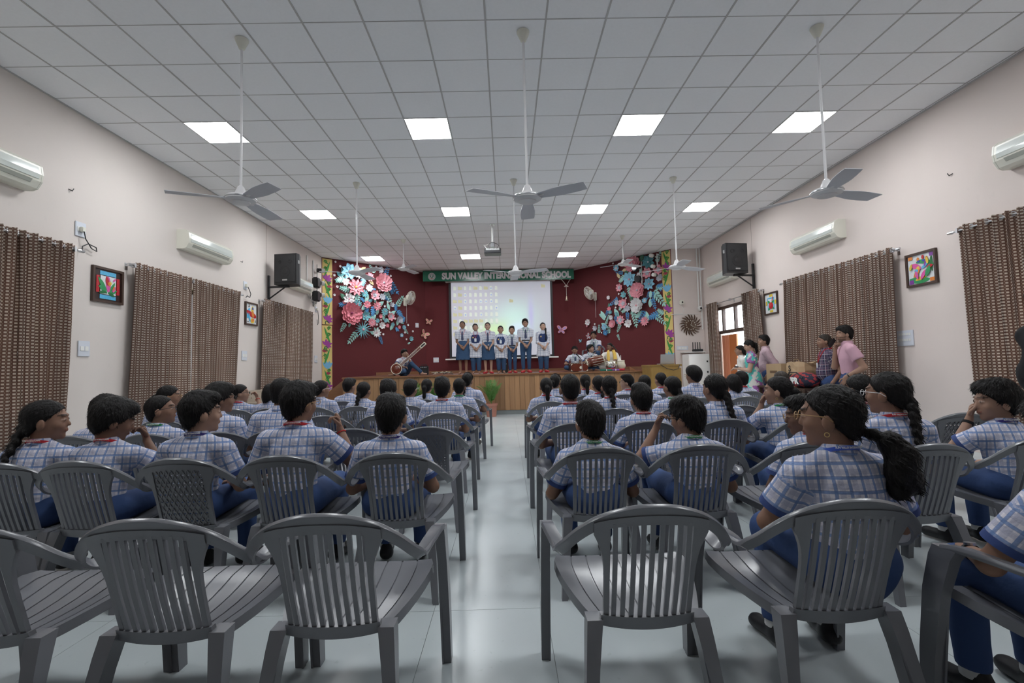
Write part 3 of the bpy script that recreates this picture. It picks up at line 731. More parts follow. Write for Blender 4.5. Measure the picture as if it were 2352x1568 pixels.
        if tier != 'far':
            tx = link('lettering', lanyard_text(lanyard), lo); b = N - fw * (.081 * s) + np.array([0, 0, .052 * s]); tx.location = b; tx.rotation_euler = (math.pi / 2 - lean * .5, 0, 0)
        if pose != 'sit':
            cd = MB().bevbox((-.028, -.003, -.09), (.028, .003, 0), .004).obj('id_card', MATS['card'], lo); cd.location = a[0] + np.array([0, .012, 0])
    if top == 'shirt' and pose != 'sit' and group.startswith('stud') or 'tie' in extras:
        t0 = N + fw * .093 * s - up * .02; mb = MB(); pts = [(0, .0, .014), (0, -.03, .018), (0, -.16, .028), (0, -.22, .034), (0, -.25, .004)]
        mb.loft([[tuple(t0 + up * v + fw * (.026 * min(1, -v * 9) + .006) + np.array([x * w, 0, 0])) for x in (-1, 1)] + [tuple(t0 + up * v + fw * (.026 * min(1, -v * 9) + .013) + np.array([x * w, 0, 0])) for x in (1, -1)] for _, v, w in pts]).obj('tie', MATS['tie'], root)
    if 'vest' in extras:
        Vs = Solid(); Vs.cone(Wst - up * .02 * s, Ch, .134 * s * gf, .145 * s * gf, .03, (fw, 1.30)); Vs.cone(Ch, Ch + up * .07 * s, .145 * s, .132 * s, .04, (fw, 1.30)); Vs.plane(Ch + up * .12 * s, up, Ch - .3, Ch + .3)
        Vs.cone(Ch + up * .13 * s + fw * .12, Ch - up * .16 * s + fw * .12, .05, .012, 0, sub=True)
        V, F = Vs.mesh(h); link('waistcoat', np_mesh('waistcoat', V, F, MATS['navy_vest']), root)
        bd = MB().lathe([(.0, .004), (.022, .004), (.022, 0), (0, 0)], n=12, axis='y').obj('badge', MATS['gold'], root); bd.location = Ch + fw * .108 * s + np.array([.07 * s, 0, .03 * s])
    # ---- lower garment
    Lg = Solid(); bm_ = MATS[botm]
    if bottom == 'skirt' and pose == 'stand':
        Lg.cone(Wst - up * .03, Pv, .114 * s, .178 * s, .02, (fw, 1.3)); Lg.cone(Pv, np.array([0, 0, .40 * s]), .178 * s, .212 * s, .02, (fw, 1.3), cut=True)
        V, F = Lg.mesh(h, None, .006, 60.0); link('skirt', np_mesh('skirt', V, F, bm_), root)
    else:
        lf = {'pants': 1.0, 'salwar': 1.28, 'slim': .92, 'skirt': 1.15}[bottom] * fat
        Lg.cone(Pv - up * .02, Wst - up * .03 * s, .122 * s * fat, .112 * s * fat, .03, (fw, 1.3))
        for j in (0, 1):
            hp, kn, an, td = [np.array(q, float) for q in legs[j]]
            Lg.cone(hp, kn, (.09 * lf if top == 'shirt' else .078) * s, .067 * s * lf, .03); Lg.cone(kn, an + (kn - an) * .06, .065 * s * lf, .05 * s * lf, .02, None, cut=True)
        V, F = Lg.mesh(h * 1.15, None, .003, 30.0); link('skirt' if bottom == 'skirt' else 'trousers', np_mesh('trousers', V, F, bm_), root)
    if 'belt' in extras: ring(Wst - up * .035 * s, up, .115 * s * fat, .115 * s * fat, .03, .006, 'belt', MATS['black_leather'], 24, .78)
    if shoes:
        for j in (0, 1):
            hp, kn, an, td = [np.array(q, float) for q in legs[j]]; td = unit((td[0], td[1], 0)); g0 = np.array([an[0], an[1], 0.0]); so = Solid(); n = np.array([0, 0, 1.])
            z0 = an[2] - .05
            so.cone(g0 - td * .045 * s + n * (z0 + .012), g0 + td * .135 * s + n * (z0), .040 * s, .042 * s, .015, (n, 1.15)); so.cone(g0 - td * .02 * s + n * (z0 + .02), g0 - td * .015 * s + n * (z0 + .06), .042 * s, .038 * s, .03); so.plane((g0[0], g0[1], max(z0 - .032, .004)), (0, 0, -1), g0 - .4, g0 + .4)
            V, F = so.mesh(max(h, .011)); link('shoe', np_mesh('shoe', V, F, MATS[shoes]), root)
            if shoes == 'shoe' and pose == 'sit' and tier != 'far': ring(g0 + n * (z0 + .045), an - g0 - n * z0, .044 * s, .042 * s, .075, .003, 'sock', MATS['sock'], 14)
    if glasses:
        mb = MB(); r = .020 * hs
        for sd in (-1, 1):
            mb.tube([tuple(hl(sd * .031 + .022 * math.cos(a), .105, .010 + .016 * math.sin(a))) for a in [2 * math.pi * i / 14 for i in range(15)]], .0019, 5)
            mb.tube([tuple(hl(sd * .053, .104, .016)), tuple(hl(sd * .076, .085, .018)), tuple(hl(sd * .088, .0, .012)), tuple(hl(sd * .084, -.025, -.005))], .0019, 5)
        mb.tube([tuple(hl(-.010, .106, .014)), tuple(hl(.010, .106, .014))], .0019, 5)
        gl = mb.obj('glasses', MATS['frame_' + glasses], root)
    if 'headband' in extras:
        mb = MB(); mb.tube([tuple(hl(.088 * math.cos(a), .012, .036 + .099 * math.sin(a))) for a in [math.pi * i / 16 for i in range(17)]], .007, 6); mb.obj('headband', MATS['black_cloth'], root)
    if 'earring' in extras:
        for sd in (-1, 1): mb = MB(); mb.tube([tuple(hl(sd * .084, -.002 + .008 * math.cos(a), -.052 + .008 * math.sin(a))) for a in [2 * math.pi * i / 10 for i in range(11)]], .0016, 5); mb.obj('earring', MATS['gold'], root)
    if watch:
        sd = watch[0]; e, w = arm[sd][0], arm[sd][1]; d = e - w; rr = .027 * s
        ring(w + d * .10, d, rr, rr, .016 if watch[1] != 'thread' else .006, .004, 'wristband', MATS[watch[2]], 16)
        if watch[1] == 'watch':
            k = unit(np.cross(d, (1, 0, 0)) if watch[0] else d); k = k if k[2] > 0 else -k
            wm_ = MB().lathe([(0, -.004), (.017, -.004), (.017, .004), (0, .005)], n=14); wo = wm_.obj('watch_face', MATS['metal'], root); wo.location = w + d * .14 + k * (rr + .004); wo.rotation_euler = Vector(k).to_track_quat('Z', 'Y').to_euler()
    root['_arm'] = [list(map(float, arm[1][1])), list(map(float, arm[-1][1]))]; del root['_arm']
    return root, arm, N, Hc, R_
# ------------------------------------------------------------------ ceiling lights
M_DIFF = mat('light_diffuser', (1, 1, 1), rough=.5, emit=(.95, .98, 1.0), estr=LAMP_STRENGTH)
lm_f = MB(); t = .016
for a, b in (((0, 0), (.6, t)), ((0, .6 - t), (.6, .6)), ((0, t), (t, .6 - t)), ((.6 - t, t), (.6, .6 - t))): lm_f.box((a[0] + .002, a[1] + .002, -.004), (b[0] - .002, b[1] - .002, .018))
lm_f = lm_f.mesh('frame', M_WHITE); lm_d = MB().box((t, t, .004), (.6 - t, .6 - t, .016)).mesh('diffuser', M_DIFF)
for c, r in LAMPS:
    row = {0: 'before the rear fans', 6: 'between rear and middle fans', 13: 'over the stage front', -7: 'over the rear seats'}[r]
    side = {-5: 'on the lily picture side', 0: 'near the aisle, sitar side', 5: 'near the aisle, lectern side', 9: 'on the bird picture side'}[c]
    o = thing('ceiling_light', 'square ceiling light panel %s, %s' % (row, side), 'ceiling light', (GX0 + GP * c, GY0 + GP * r, CEIL - .004), group='ceiling light panels')
    link('frame', lm_f, o); link('diffuser', lm_d, o)

# ------------------------------------------------------------------ ceiling fans
M_FAN = mat('fan_white_enamel', (.74, .73, .74), rough=.3); M_FANB = mat('fan_blade_grey', (.60, .60, .64), rough=.4)
f_can = MB().lathe([(.0, 0), (.065, 0), (.065, -.012), (.028, -.10), (.014, -.11), (.0, -.11)], n=20).mesh('canopy', M_OFFW, 'auto')
f_mot = MB().lathe([(0, .13), (.018, .13), (.03, .12), (.05, .07), (.062, .035), (.10, .03), (.135, .018), (.145, 0), (.14, -.02), (.10, -.035), (.09, -.036), (.088, -.046), (.05, -.05), (0, -.052)], n=28).mesh('motor', M_FAN, 'auto')
f_trim = MB().lathe([(.146, .004), (.150, .002), (.150, -.006), (.146, -.008)], n=28, cap=False).mesh('trim_ring', M_METAL, 'auto')
bl = MB(); rings = []
for i in range(9):
    u = i / 8; y = .12 + .50 * u; w = .045 + .035 * min(1, u * 2.2) - .012 * max(0, u - .8) * 5 * .6; tw = .22 - .10 * u; z = -.004 - .012 * u
    rings.append([(-w * math.cos(tw), y, z - w * math.sin(tw) - .003), (w * math.cos(tw), y + .02 * u, z + w * math.sin(tw) - .003), (w * math.cos(tw), y + .02 * u, z + w * math.sin(tw) + .002), (-w * math.cos(tw), y, z - w * math.sin(tw) + .002)])
bl.loft(rings); f_bl = bl.mesh('blade', M_FANB, 'auto')
f_arm = MB().bevbox((-.022, .09, -.010), (.022, .19, -.003), .003).mesh('blade_bracket', M_FAN)
for x, y, hub, a0, lb in ((-2.643, 4.70, 2.985, 115, 'white ceiling fan on a long rod nearest the framed lily picture'), (.25, 4.65, 2.92, -3, 'white ceiling fan on a long rod above the aisle by the empty rear chairs'),
                      (3.29, 4.65, 2.92, 44, 'white ceiling fan on a long rod nearest the framed bird picture'), (-2.667, 8.48, 3.0, 112, 'white ceiling fan hanging in front of the flowers behind the sitar player'),
                      (.208, 8.48, 2.935, 2, 'white ceiling fan hanging in front of the green school banner'), (3.17, 8.52, 2.985, 55, 'white ceiling fan hanging in front of the sun clock and flower panel'),
                      (-2.645, 12.30, 3.87, 98, 'short-rod ceiling fan over the stage on the sitar side'), (3.175, 12.38, 3.89, 62, 'short-rod ceiling fan over the stage on the lectern side')):
    o = thing('ceiling_fan', lb, 'ceiling fan', (x, y, CEIL - .004), group='ceiling fans')
    link('canopy', f_can, o); L = CEIL - hub - .13
    MB().tube([(0, 0, -.09), (0, 0, -L - .01)], .0125, 10).obj('rod', M_FAN, o); link('motor', f_mot, o, (0, 0, -(CEIL - hub))); link('trim_ring', f_trim, o, (0, 0, -(CEIL - hub)))
    for k in range(3):
        b = link('blade', f_bl, o, (0, 0, -(CEIL - hub)), (0, 0, math.radians(a0 + 120 * k))); link('blade_bracket', f_arm, b)

# ------------------------------------------------------------------ projector
pj = thing('projector', 'black projector hanging from a white pole before the screen', 'projector', (-.265, 11.15, CEIL))
MB().tube([(0, 0, 0), (0, 0, -.44)], .024, 12).obj('pole', M_WHITE, pj); MB().lathe([(0, 0), (.07, 0), (.07, -.012), (0, -.012)], n=16).obj('ceiling_plate', M_METAL, pj)
MB().bevbox((-.05, -.05, -.56), (.05, .05, -.44), .01).obj('mount', M_METAL, pj); MB().bevbox((-.20, -.16, -.735), (.20, .16, -.61), .012).obj('body', mat('projector_grey', (.05, .05, .055), rough=.4), pj)
MB().box((-.16, -.163, -.665), (.16, -.159, -.62)).obj('connector_strip', mat('pale_plate', (.55, .55, .55), rough=.4, noise=.6, nscale=45), pj)
MB().lathe([(0, .16), (.045, .16), (.045, .19), (0, .185)], c=(.1, 0, -.68), n=16, axis='y').obj('lens', M_BLACK, pj)
for q in range(4):
    s_ = -1 if q % 2 else 1; w = .03 + .035 * q
    MB().tube([(0, -.05, -.44), (s_ * w * 1.2, -.08, -.47 - .02 * q), (s_ * w * 1.5, -.15, -.55), (s_ * w, -.17, -.63)], .005, 5).obj('cable', M_BLACK if q < 3 else M_WHITE, pj)

# ------------------------------------------------------------------ banner and projection screen
bn = thing('school_banner', 'green banner board reading SUN VALLEY INTERNATIONAL SCHOOL with round emblem', 'sign', (-.19, 16.30, 4.415), rz=math.radians(2.1))
M_GREEN = mat('banner_green', (.012, .13, .075), rough=.25, spec=.5); M_LETTER = mat('letter_silver', (.55, .55, .56), rough=.35)
MB().bevbox((-2.64, 0, -.165), (2.64, .10, .20), .008).obj('board', M_GREEN, bn)
tx = link('lettering', text_mesh('SUN VALLEY INTERNATIONAL SCHOOL', .30, .008, M_LETTER, .016), bn, (.27, -.008, -.005), (math.pi / 2, 0, 0))
_w = tx.dimensions.x if tx.dimensions.x > .1 else 1; tx.scale = (4.52 / max(v.co.x for v in tx.data.vertices) / 2, 1.0, 1)
em = MB().lathe([(0, -.012), (.128, -.012), (.128, 0), (0, 0)], n=32, axis='y').obj('emblem', M_LETTER, bn, loc=(-2.33, 0, 0))
MB().lathe([(.085, -.016), (.118, -.016), (.118, -.011), (.085, -.011), (.085, -.016)], n=32, axis='y', cap=False).obj('emblem_ring', mat('emblem_grey', (.28, .33, .31), rough=.5), em)
for q in range(20): MB().box((-.008, -.019, .093), (.008, -.015, .110)).obj('emblem_letter', M_LETTER, em, rot=(0, q * 2 * math.pi / 20, 0))
MB().prism([(-.06, .06), (.06, .06), (.062, -.01), (0, -.07), (-.062, -.01)], (0, -.011, 0), (1, 0, 0), (0, 0, 1), (0, -.006, 0), 1).obj('emblem_shield', mat('emblem_green', (.05, .2, .13), rough=.5), em)
MB().prism([(-.04, .045), (.04, .045), (0, -.05)], (0, -.018, 0), (1, 0, 0), (0, 0, 1), (0, -.004, 0), 1).obj('emblem_device', M_LETTER, em)
MB().box((-.045, -.02, -.085), (.045, -.016, -.07)).obj('emblem_ribbon', mat('emblem_red', (.5, .06, .05)), em)

sc = thing('projection_screen', 'white pull-down screen showing a computer desktop full of icons', 'screen', (-.14, 16.50, 0), rz=math.radians(1.6))
def screen_mat():
    m = mat('projected_desktop', (.62, .62, .66), rough=.7); g = NB(m); o = g.sep(g.coord())
    u = g.math('DIVIDE', g.math('ADD', o[0], 1.75), 3.5); v = g.math('DIVIDE', g.math('SUBTRACT', o[2], 1.62), 2.6)
    def blob(cu, cv, ru, rv):
        a = g.math('DIVIDE', g.math('SUBTRACT', u, cu), ru); b = g.math('DIVIDE', g.math('SUBTRACT', v, cv), rv)
        return g.math('POWER', 2.718, g.math('MULTIPLY', g.math('ADD', g.math('MULTIPLY', a, a), g.math('MULTIPLY', b, b)), -1.0))
    c = (.52, .53, .60, 1)
    c = g.mix(blob(.62, .50, .22, .25), c, (.62, .86, .80, 1)); c = g.mix(blob(.42, .36, .22, .12), c, (.66, .92, .50, 1)); c = g.mix(blob(.66, .36, .10, .10), c, (.70, .86, 1.0, 1)); c = g.mix(blob(.80, .55, .03, .22), c, (.52, .52, .75, 1)); c = g.mix(g.math('MULTIPLY', blob(.2, .6, .3, .4), .4), c, (.58, .55, .63, 1))
    g.put(g.b.inputs['Base Color'], c); g.put(g.b.inputs['Emission Color'], c); g.b.inputs['Emission Strength'].default_value = .11; return m
MB().box((-1.75, 0, 1.63), (1.75, .006, 4.23)).obj('fabric', screen_mat(), sc)
bd = MB(); bd.box((-1.83, -.002, 1.56), (-1.75, .008, 4.23)); bd.box((1.75, -.002, 1.56), (1.83, .008, 4.23)); bd.box((-1.75, -.002, 1.56), (1.75, .008, 1.63)); bd.obj('black_border', M_BLACK, sc)
MB().tube([(-1.98, .0, 1.53), (1.98, .0, 1.53)], .028, 10).obj('weight_bar', M_WHITE, sc); MB().bevbox((-1.95, -.02, 4.235), (1.95, .10, 4.34), .02).obj('housing', M_WHITE, sc)
M_IF = mat('icon_folder', (.70, .69, .46), emit=(.75, .72, .38), estr=.04); M_IW = mat('icon_document', (.80, .86, .78), emit=(.8, .86, .78), estr=.06); M_IB = mat('icon_blue', (.45, .55, .85), emit=(.45, .55, .85), estr=.05)
ic_f = MB().prism([(-.07, -.055), (.07, -.055), (.07, .045), (0, .045), (-.02, .065), (-.07, .065)], (0, 0, 0), (1, 0, 0), (0, 0, 1), (0, -.002, 0), 1).mesh('icon', M_IF)
ic_d = MB().prism([(-.045, -.07), (.045, -.07), (.045, .04), (.015, .07), (-.045, .07)], (0, 0, 0), (1, 0, 0), (0, 0, 1), (0, -.002, 0), 1).mesh('icon', M_IW)
ic_b = MB().prism([(-.02, -.04), (.025, -.04), (.025, .02), (-.02, .02)], (0, -.002, 0), (1, 0, 0), (0, 0, 1), (0, -.002, 0), 1).mesh('icon_mark', M_IB)
ic_t = MB().box((-.055, -.001, -.006), (.055, 0, .006)).mesh('icon_caption', mat('icon_caption_grey', (.60, .60, .66), emit=(.6, .6, .66), estr=.04))
kinds = ['wfddfdfbd', 'dfbddddbd', 'ffbddbbbd', 'bfddddddb', 'ffbddbddd', 'fwffffddd', 'fbdddd', 'ffd']
for r, row in enumerate(kinds):
    for c, k in enumerate(row):
        o = link('icon', ic_f if k == 'f' else ic_d, sc, (-1.62 + c * .182, -.001, 4.02 - r * .232))
        if k == 'b': link('icon_mark', ic_b, o)
        link('icon_caption', ic_t, sc, (-1.62 + c * .182, -.001, 3.92 - r * .232))
for x, z in ((.36, 3.55), (1.50, 4.06)): link('icon', ic_f, sc, (x, -.001, z))
# bell on a cord under the banner, sockets on the maroon wall
def on_wall(a, b, s, z, off=0.0):
    d = Vector((b[0] - a[0], b[1] - a[1], 0)).normalized(); n = Vector((d.y, -d.x, 0)); return Vector((a[0], a[1], z)) + d * s + n * off, math.atan2(d.y, d.x)
bl = thing('rope_bell', 'small brass bell hanging on a knotted cord below the banner', 'bell', (2.16, 16.35, 4.25))
rp = mat('jute_cord', (.42, .36, .33), rough=.9)
MB().tube([(-.17, 0, 0), (-.06, 0, -.14), (0, 0, -.24), (0, 0, -.62)], .010, 6).tube([(.15, 0, 0), (.07, 0, -.12), (0, 0, -.24)], .010, 6).obj('cord', rp, bl); MB().ball((0, 0, -.24), (.045, .03, .04)).ball((-.05, 0, -.26), (.03, .02, .02)).ball((.05, 0, -.26), (.03, .02, .02)).obj('knot', rp, bl)
MB().lathe([(0, -.60), (.02, -.61), (.03, -.66), (.04, -.72), (.06, -.76), (.05, -.765), (0, -.75)], n=16).obj('bell', mat('brass_dull', (.5, .42, .32), rough=.4, metal=.7), bl)

def plate(label, loc, rz, w=.14, h=.14, n=2, group=None, plug=False, cat='switch plate'):
    o = thing('switch_plate', label, cat, loc, rz, group); MB().bevbox((-w / 2, -.014, -h / 2), (w / 2, 0, h / 2), .004).obj('cover', mat('plate_bluewhite', (.68, .71, .78), rough=.4), o)
    k = max(1, n // 2) if n > 3 else n; rows = 2 if n > 3 else 1
    for r in range(rows):
        for i in range(k): MB().bevbox((-w * .38 + i * w * .76 / k + .006, -.02, (.04 - r * .085 if rows == 2 else -.03)), (-w * .38 + (i + 1) * w * .76 / k - .006, -.013, (.075 - r * .085 if rows == 2 else .03)), .002).obj('rocker', M_WHITE, o)
    if plug: MB().bevbox((-.03, -.06, -.035), (.03, -.014, .03), .008).obj('plug', M_OFFW, o)
    return o
p, a = on_wall(PA, PB, 3.35, 2.75); plate('white socket with dangling wire on the maroon wall near the pink butterflies', p, a, .13, .16, 1)
p, a = on_wall(PB, PC, .35, 1.53); plate('white switch plate low on the maroon wall between amplifier and screen', p, a, .19, .17, 2)

# ------------------------------------------------------------------ wall air conditioners
def ac_unit(label, side, y, z, L=1.28):
    x = XL if side < 0 else XR; o = thing('air_conditioner', label, 'air conditioner', (x, y, z), 0 if side < 0 else math.pi, 'split air conditioners')
    prof = [(0, .17), (.13, .175), (.20, .12), (.215, .02), (.205, -.06), (.16, -.135), (.10, -.155), (0, -.15)]
    MB().prism(prof, (0, -L / 2 + .02, 0), (1, 0, 0), (0, 0, 1), (0, L - .04, 0), 1).obj('body', M_OFFW, o)
    for s_ in (-1, 1): MB().prism([(u * 1.01, v * 1.01) for u, v in prof], (0, s_ * (L / 2 - .02), 0), (1, 0, 0), (0, 0, 1), (0, s_ * .02, 0), 1).obj('end_cap', M_OFFW, o)
    MB().prism([(.204, .10), (.222, .02), (.216, -.035), (.205, -.035)], (0, -L / 2 + .05, 0), (1, 0, 0), (0, 0, 1), (0, L - .1, 0), 1).obj('front_panel', mat('ac_gloss_panel', (.70, .74, .70), rough=.12, coat=.4), o)
    for q in range(2): MB().prism([(.204 - q * .028, -.062 - .036 * q), (.212 - q * .028, -.058 - .036 * q), (.190 - q * .028, -.096 - .03 * q), (.182 - q * .028, -.098 - .03 * q)], (0, -L / 2 + .12, 0), (1, 0, 0), (0, 0, 1), (0, L - .24, 0), 1).obj('louvre', mat('louvre_grey', (.42, .43, .38), rough=.4), o)
    return o
ac_unit('cream air conditioner above the framed lily picture and patterned curtain', -1, 8.49, 3.49)
ac_unit('cream air conditioner half out of view near the rear, on the lily picture wall', -1, 4.72, 3.52)
ac_unit('cream air conditioner partly behind the black speaker by the spotlights', -1, 12.25, 3.51, 1.35)
ac_unit('cream air conditioner above the wide curtain and the man in pink polo', 1, 8.60, 3.47)
ac_unit('cream air conditioner partly behind the black speaker by the door', 1, 12.45, 3.48, 1.4)
ac_unit('cream air conditioner half out of view near the rear, on the bird picture wall', 1, 4.66, 3.52)

# ------------------------------------------------------------------ wall speakers
def speaker(label, side, y, z):
    x = XL if side < 0 else XR; s_ = -side
    o = thing('loudspeaker', label, 'loudspeaker', (x + s_ * .52, y, z), 0, 'black wall loudspeakers')
    o.rotation_euler = (0, 0, math.radians(-8 * s_ if side < 0 else -8 * s_))
    hw, hh, dp = .27, .35, .36
    MB().prism([(-hw, -.0), (hw, 0), (hw, .12), (hw - .12, dp), (-hw + .12, dp), (-hw, .12)], (0, 0, -hh), (1, 0, 0), (0, 1, 0), (0, 0, 2 * hh), 1).obj('cabinet', M_BLACK, o)
    gl = MB().bevbox((-hw + .03, -.018, -hh + .05), (hw - .03, 0, hh - .04), .015).obj('grille', mat('speaker_grille', (.022, .022, .024), rough=.65, bump=.5, bscale=300), o)
    MB().lathe([(.10, -.022), (.135, -.022), (.135, -.016), (.10, -.016), (.10, -.022)], c=(0, 0, -.06), n=28, axis='y', cap=False).obj('woofer_ring', M_BLACK, gl); MB().lathe([(0, -.026), (.055, -.022), (.06, -.017), (0, -.017)], c=(0, 0, -.06), n=20, axis='y').obj('woofer_dome', M_BLACK, gl)
    for s2 in (-1, 1): MB().lathe([(.035, -.024), (.05, -.022), (.05, -.016), (.035, -.016), (.035, -.024)], c=(s2 * .13, 0, .17), n=18, axis='y', cap=False).obj('tweeter_ring', M_BLACK, gl)
    MB().bevbox((-.06, -.026, -.27), (.06, -.017, -.235), .004).obj('badge', mat('silver_badge', (.45, .45, .45), rough=.3, metal=.6), gl)
    for s2 in (-1, 1): MB().bevbox((s2 * (hw + .002) - .008, .05, .12), (s2 * (hw + .002) + .008, .11, .20), .003).obj('handle_recess', mat('pale_recess', (.2, .2, .2)), o)
    bk = MB(); bx = -s_ * .50
    bk.box((bx - .02, .12, -hh - .34), (bx + .02, .17, -hh + .25)); bk.tube([(bx, .14, -hh - .30), (0.05 * -s_, .14, -hh - .01)], .016, 6); bk.box((min(bx, 0), .12, -hh - .045), (max(bx, 0), .17, -hh - .005)); bk.obj('bracket', M_BLACK, o)
    return o
speaker('black wall loudspeaker on a bracket beside the row of spotlights', -1, 10.62, 3.56)
speaker('black wall loudspeaker on a bracket above the door curtains', 1, 10.75, 3.62)

# ------------------------------------------------------------------ pictures
def glassart(name, fn):
    m = mat(name, (.8, .8, .8), rough=.2, coat=.3); g = NB(m); o = g.sep(g.coord()); fn(g, o); g.bump(g.noise(g.coord(), 90, 3), .25, .004); return m
def frame_pic(label, loc, rz, w, h, back, pieces, border=None):
    o = thing('framed_picture', label, 'picture', loc, rz, 'framed glass paintings'); b = .032
    fm = MB(); fm.box((-w / 2, -.035, -h / 2), (w / 2, 0, -h / 2 + b)); fm.box((-w / 2, -.035, h / 2 - b), (w / 2, 0, h / 2)); fm.box((-w / 2, -.035, -h / 2 + b), (-w / 2 + b, 0, h / 2 - b)); fm.box((w / 2 - b, -.035, -h / 2 + b), (w / 2, 0, h / 2 - b)); fm.obj('frame', M_DARKWOOD, o)
    pn = MB().box((-w / 2 + b, -.016, -h / 2 + b), (w / 2 - b, -.006, h / 2 - b)).obj('backing', back, o); k = 0
    for col, shp in pieces:
        k += 1; mt = mat('glasspaint_%s' % '_'.join('%02d' % int(c * 99) for c in col), col, rough=.25, coat=.3, noise=.25, nscale=70)
        MB().prism(shp, (0, -.0165 - .0006 * k, 0), (1, 0, 0), (0, 0, 1), (0, -.003, 0), 1).obj('painted_shape', mt, pn)
    return o
def lf2(x, y, L, a, w=.3, bend=0.0, n=7):
    up_, dn = [], []
    for i in range(n + 1):
        t = i / n; b = a + bend * t; cx, cy = x + L * t * math.cos(a + bend * t * .5), y + L * t * math.sin(a + bend * t * .5); ww = w * L * .5 * math.sin(math.pi * min(1, t * .93 + .07)) ** .8
        up_.append((cx - ww * math.sin(b), cy + ww * math.cos(b))); dn.append((cx + ww * math.sin(b), cy - ww * math.cos(b)))
    return up_ + dn[::-1]
def rc(x0, y0, x1, y1): return [(x0, y0), (x1, y0), (x1, y1), (x0, y1)]
def el(x, y, a, b, r=0, n=14): return [(x + a * math.cos(q) * math.cos(r) - b * math.sin(q) * math.sin(r), y + a * math.cos(q) * math.sin(r) + b * math.sin(q) * math.cos(r)) for q in [2 * math.pi * i / n for i in range(n)]]
M_PW = mat('glasspaint_white', (.72, .74, .76), rough=.3, noise=.15, nscale=90, bump=.4, bscale=120); M_PD = mat('glasspaint_dark', (.03, .012, .01), rough=.3)
G1, G2, PK, RD, OR_, YL, BLU, CY, PU, BK = (.03, .30, .10), (.02, .16, .05), (.70, .10, .36), (.48, .02, .03), (.70, .22, .04), (.75, .55, .06), (.03, .06, .40), (.10, .45, .72), (.22, .05, .33), (.01, .01, .01)
lily = [(CY, rc(-.13, .135, .13, .19)), (CY, rc(-.13, -.19, .13, -.135)), (RD, rc(-.19, -.11, -.14, .12)), (RD, rc(.14, -.11, .19, .12)), (tuple(c for c in (.72, .74, .76)), rc(-.125, -.125, .125, .125)),
        (G1, lf2(-.03, -.11, .25, 2.0, .26, .3)), (G1, lf2(-.02, -.11, .17, 2.4, .3, .3)), (G1, lf2(.0, -.11, .2, .9, .24, .2)), (G1, lf2(.02, -.11, .14, .3, .3, .3)), (G2, lf2(-.03, -.1, .12, 3.0, .35, .5)), (G2, lf2(0, -.1, .11, -.2, .4, -.4)),
        (PK, lf2(.0, -.09, .22, 1.58, .34)), (RD, lf2(-.012, .0, .13, 1.72, .42)), (YL, el(.028, .035, .022, .024)), (OR_, el(.012, .02, .02, .03, .5)), (PK, lf2(.07, -.08, .09, 1.1, .5)), (OR_, lf2(.075, -.06, .07, 1.3, .4)), (PK, lf2(.07, .07, .07, .7, .35))]
frame_pic('framed glass painting of a pink lily with red and blue border', (XL + .002, 6.495, 2.47), math.pi / 2, .50, .48, M_PD, lily)
music = [(CY, lf2(-.15, -.1, .25, 1.2, .5)), (RD, lf2(-.2, .06, .38, -.35, .28)), (RD, el(.11, -.03, .085, .05, -.3)), (YL, lf2(.03, .02, .16, 1.4, .6)), (OR_, el(.06, .0, .05, .07, .3)), (YL, el(.04, -.14, .075, .055)), (OR_, el(.05, -.13, .06, .035, .4)), (CY, lf2(-.05, -.17, .2, 1.9, .3)), (BLU, el(.05, .12, .025, .03)), (BK, el(-.1, .15, .018, .012)), (BK, rc(-.088, .15, -.08, .2)), (BK, el(.15, -.16, .015, .01)), (BK, rc(.16, -.16, .167, -.11)), (BK, el(-.14, -.17, .018, .012))]
frame_pic('framed glass painting of musical instruments in red, blue and yellow', (XL + .002, 10.14, 2.49), math.pi / 2, .48, .49, M_PW, music)
rose = [(YL, rc(-.05, .15, .07, .2)), (YL, rc(-.05, -.2, .07, -.15)), (YL, rc(-.2, -.03, -.14, .06)), (YL, rc(.14, -.03, .2, .06)), (CY, rc(-.13, .1, .13, .13)), (CY, rc(-.13, -.13, -.10, .13)), (CY, rc(.10, -.13, .13, .13)), ((.72, .74, .76), rc(-.1, -.1, .1, .1)), (G1, lf2(0, -.03, .16, .6, .4)), (G1, lf2(0, -.03, .16, 2.4, .4)), (G1, lf2(0, -.05, .15, -.6, .4)), (G1, lf2(0, -.05, .15, -2.4, .4)), (RD, el(.01, -.05, .085, .075)), ((.62, .05, .05), el(-.01, -.02, .05, .045)), (RD, lf2(.05, .04, .13, 1.2, .2))]
frame_pic('framed glass painting of a red rose with yellow corner blocks', (XR - .002, 10.335, 2.49), -math.pi / 2, .52, .49, M_PW, rose)
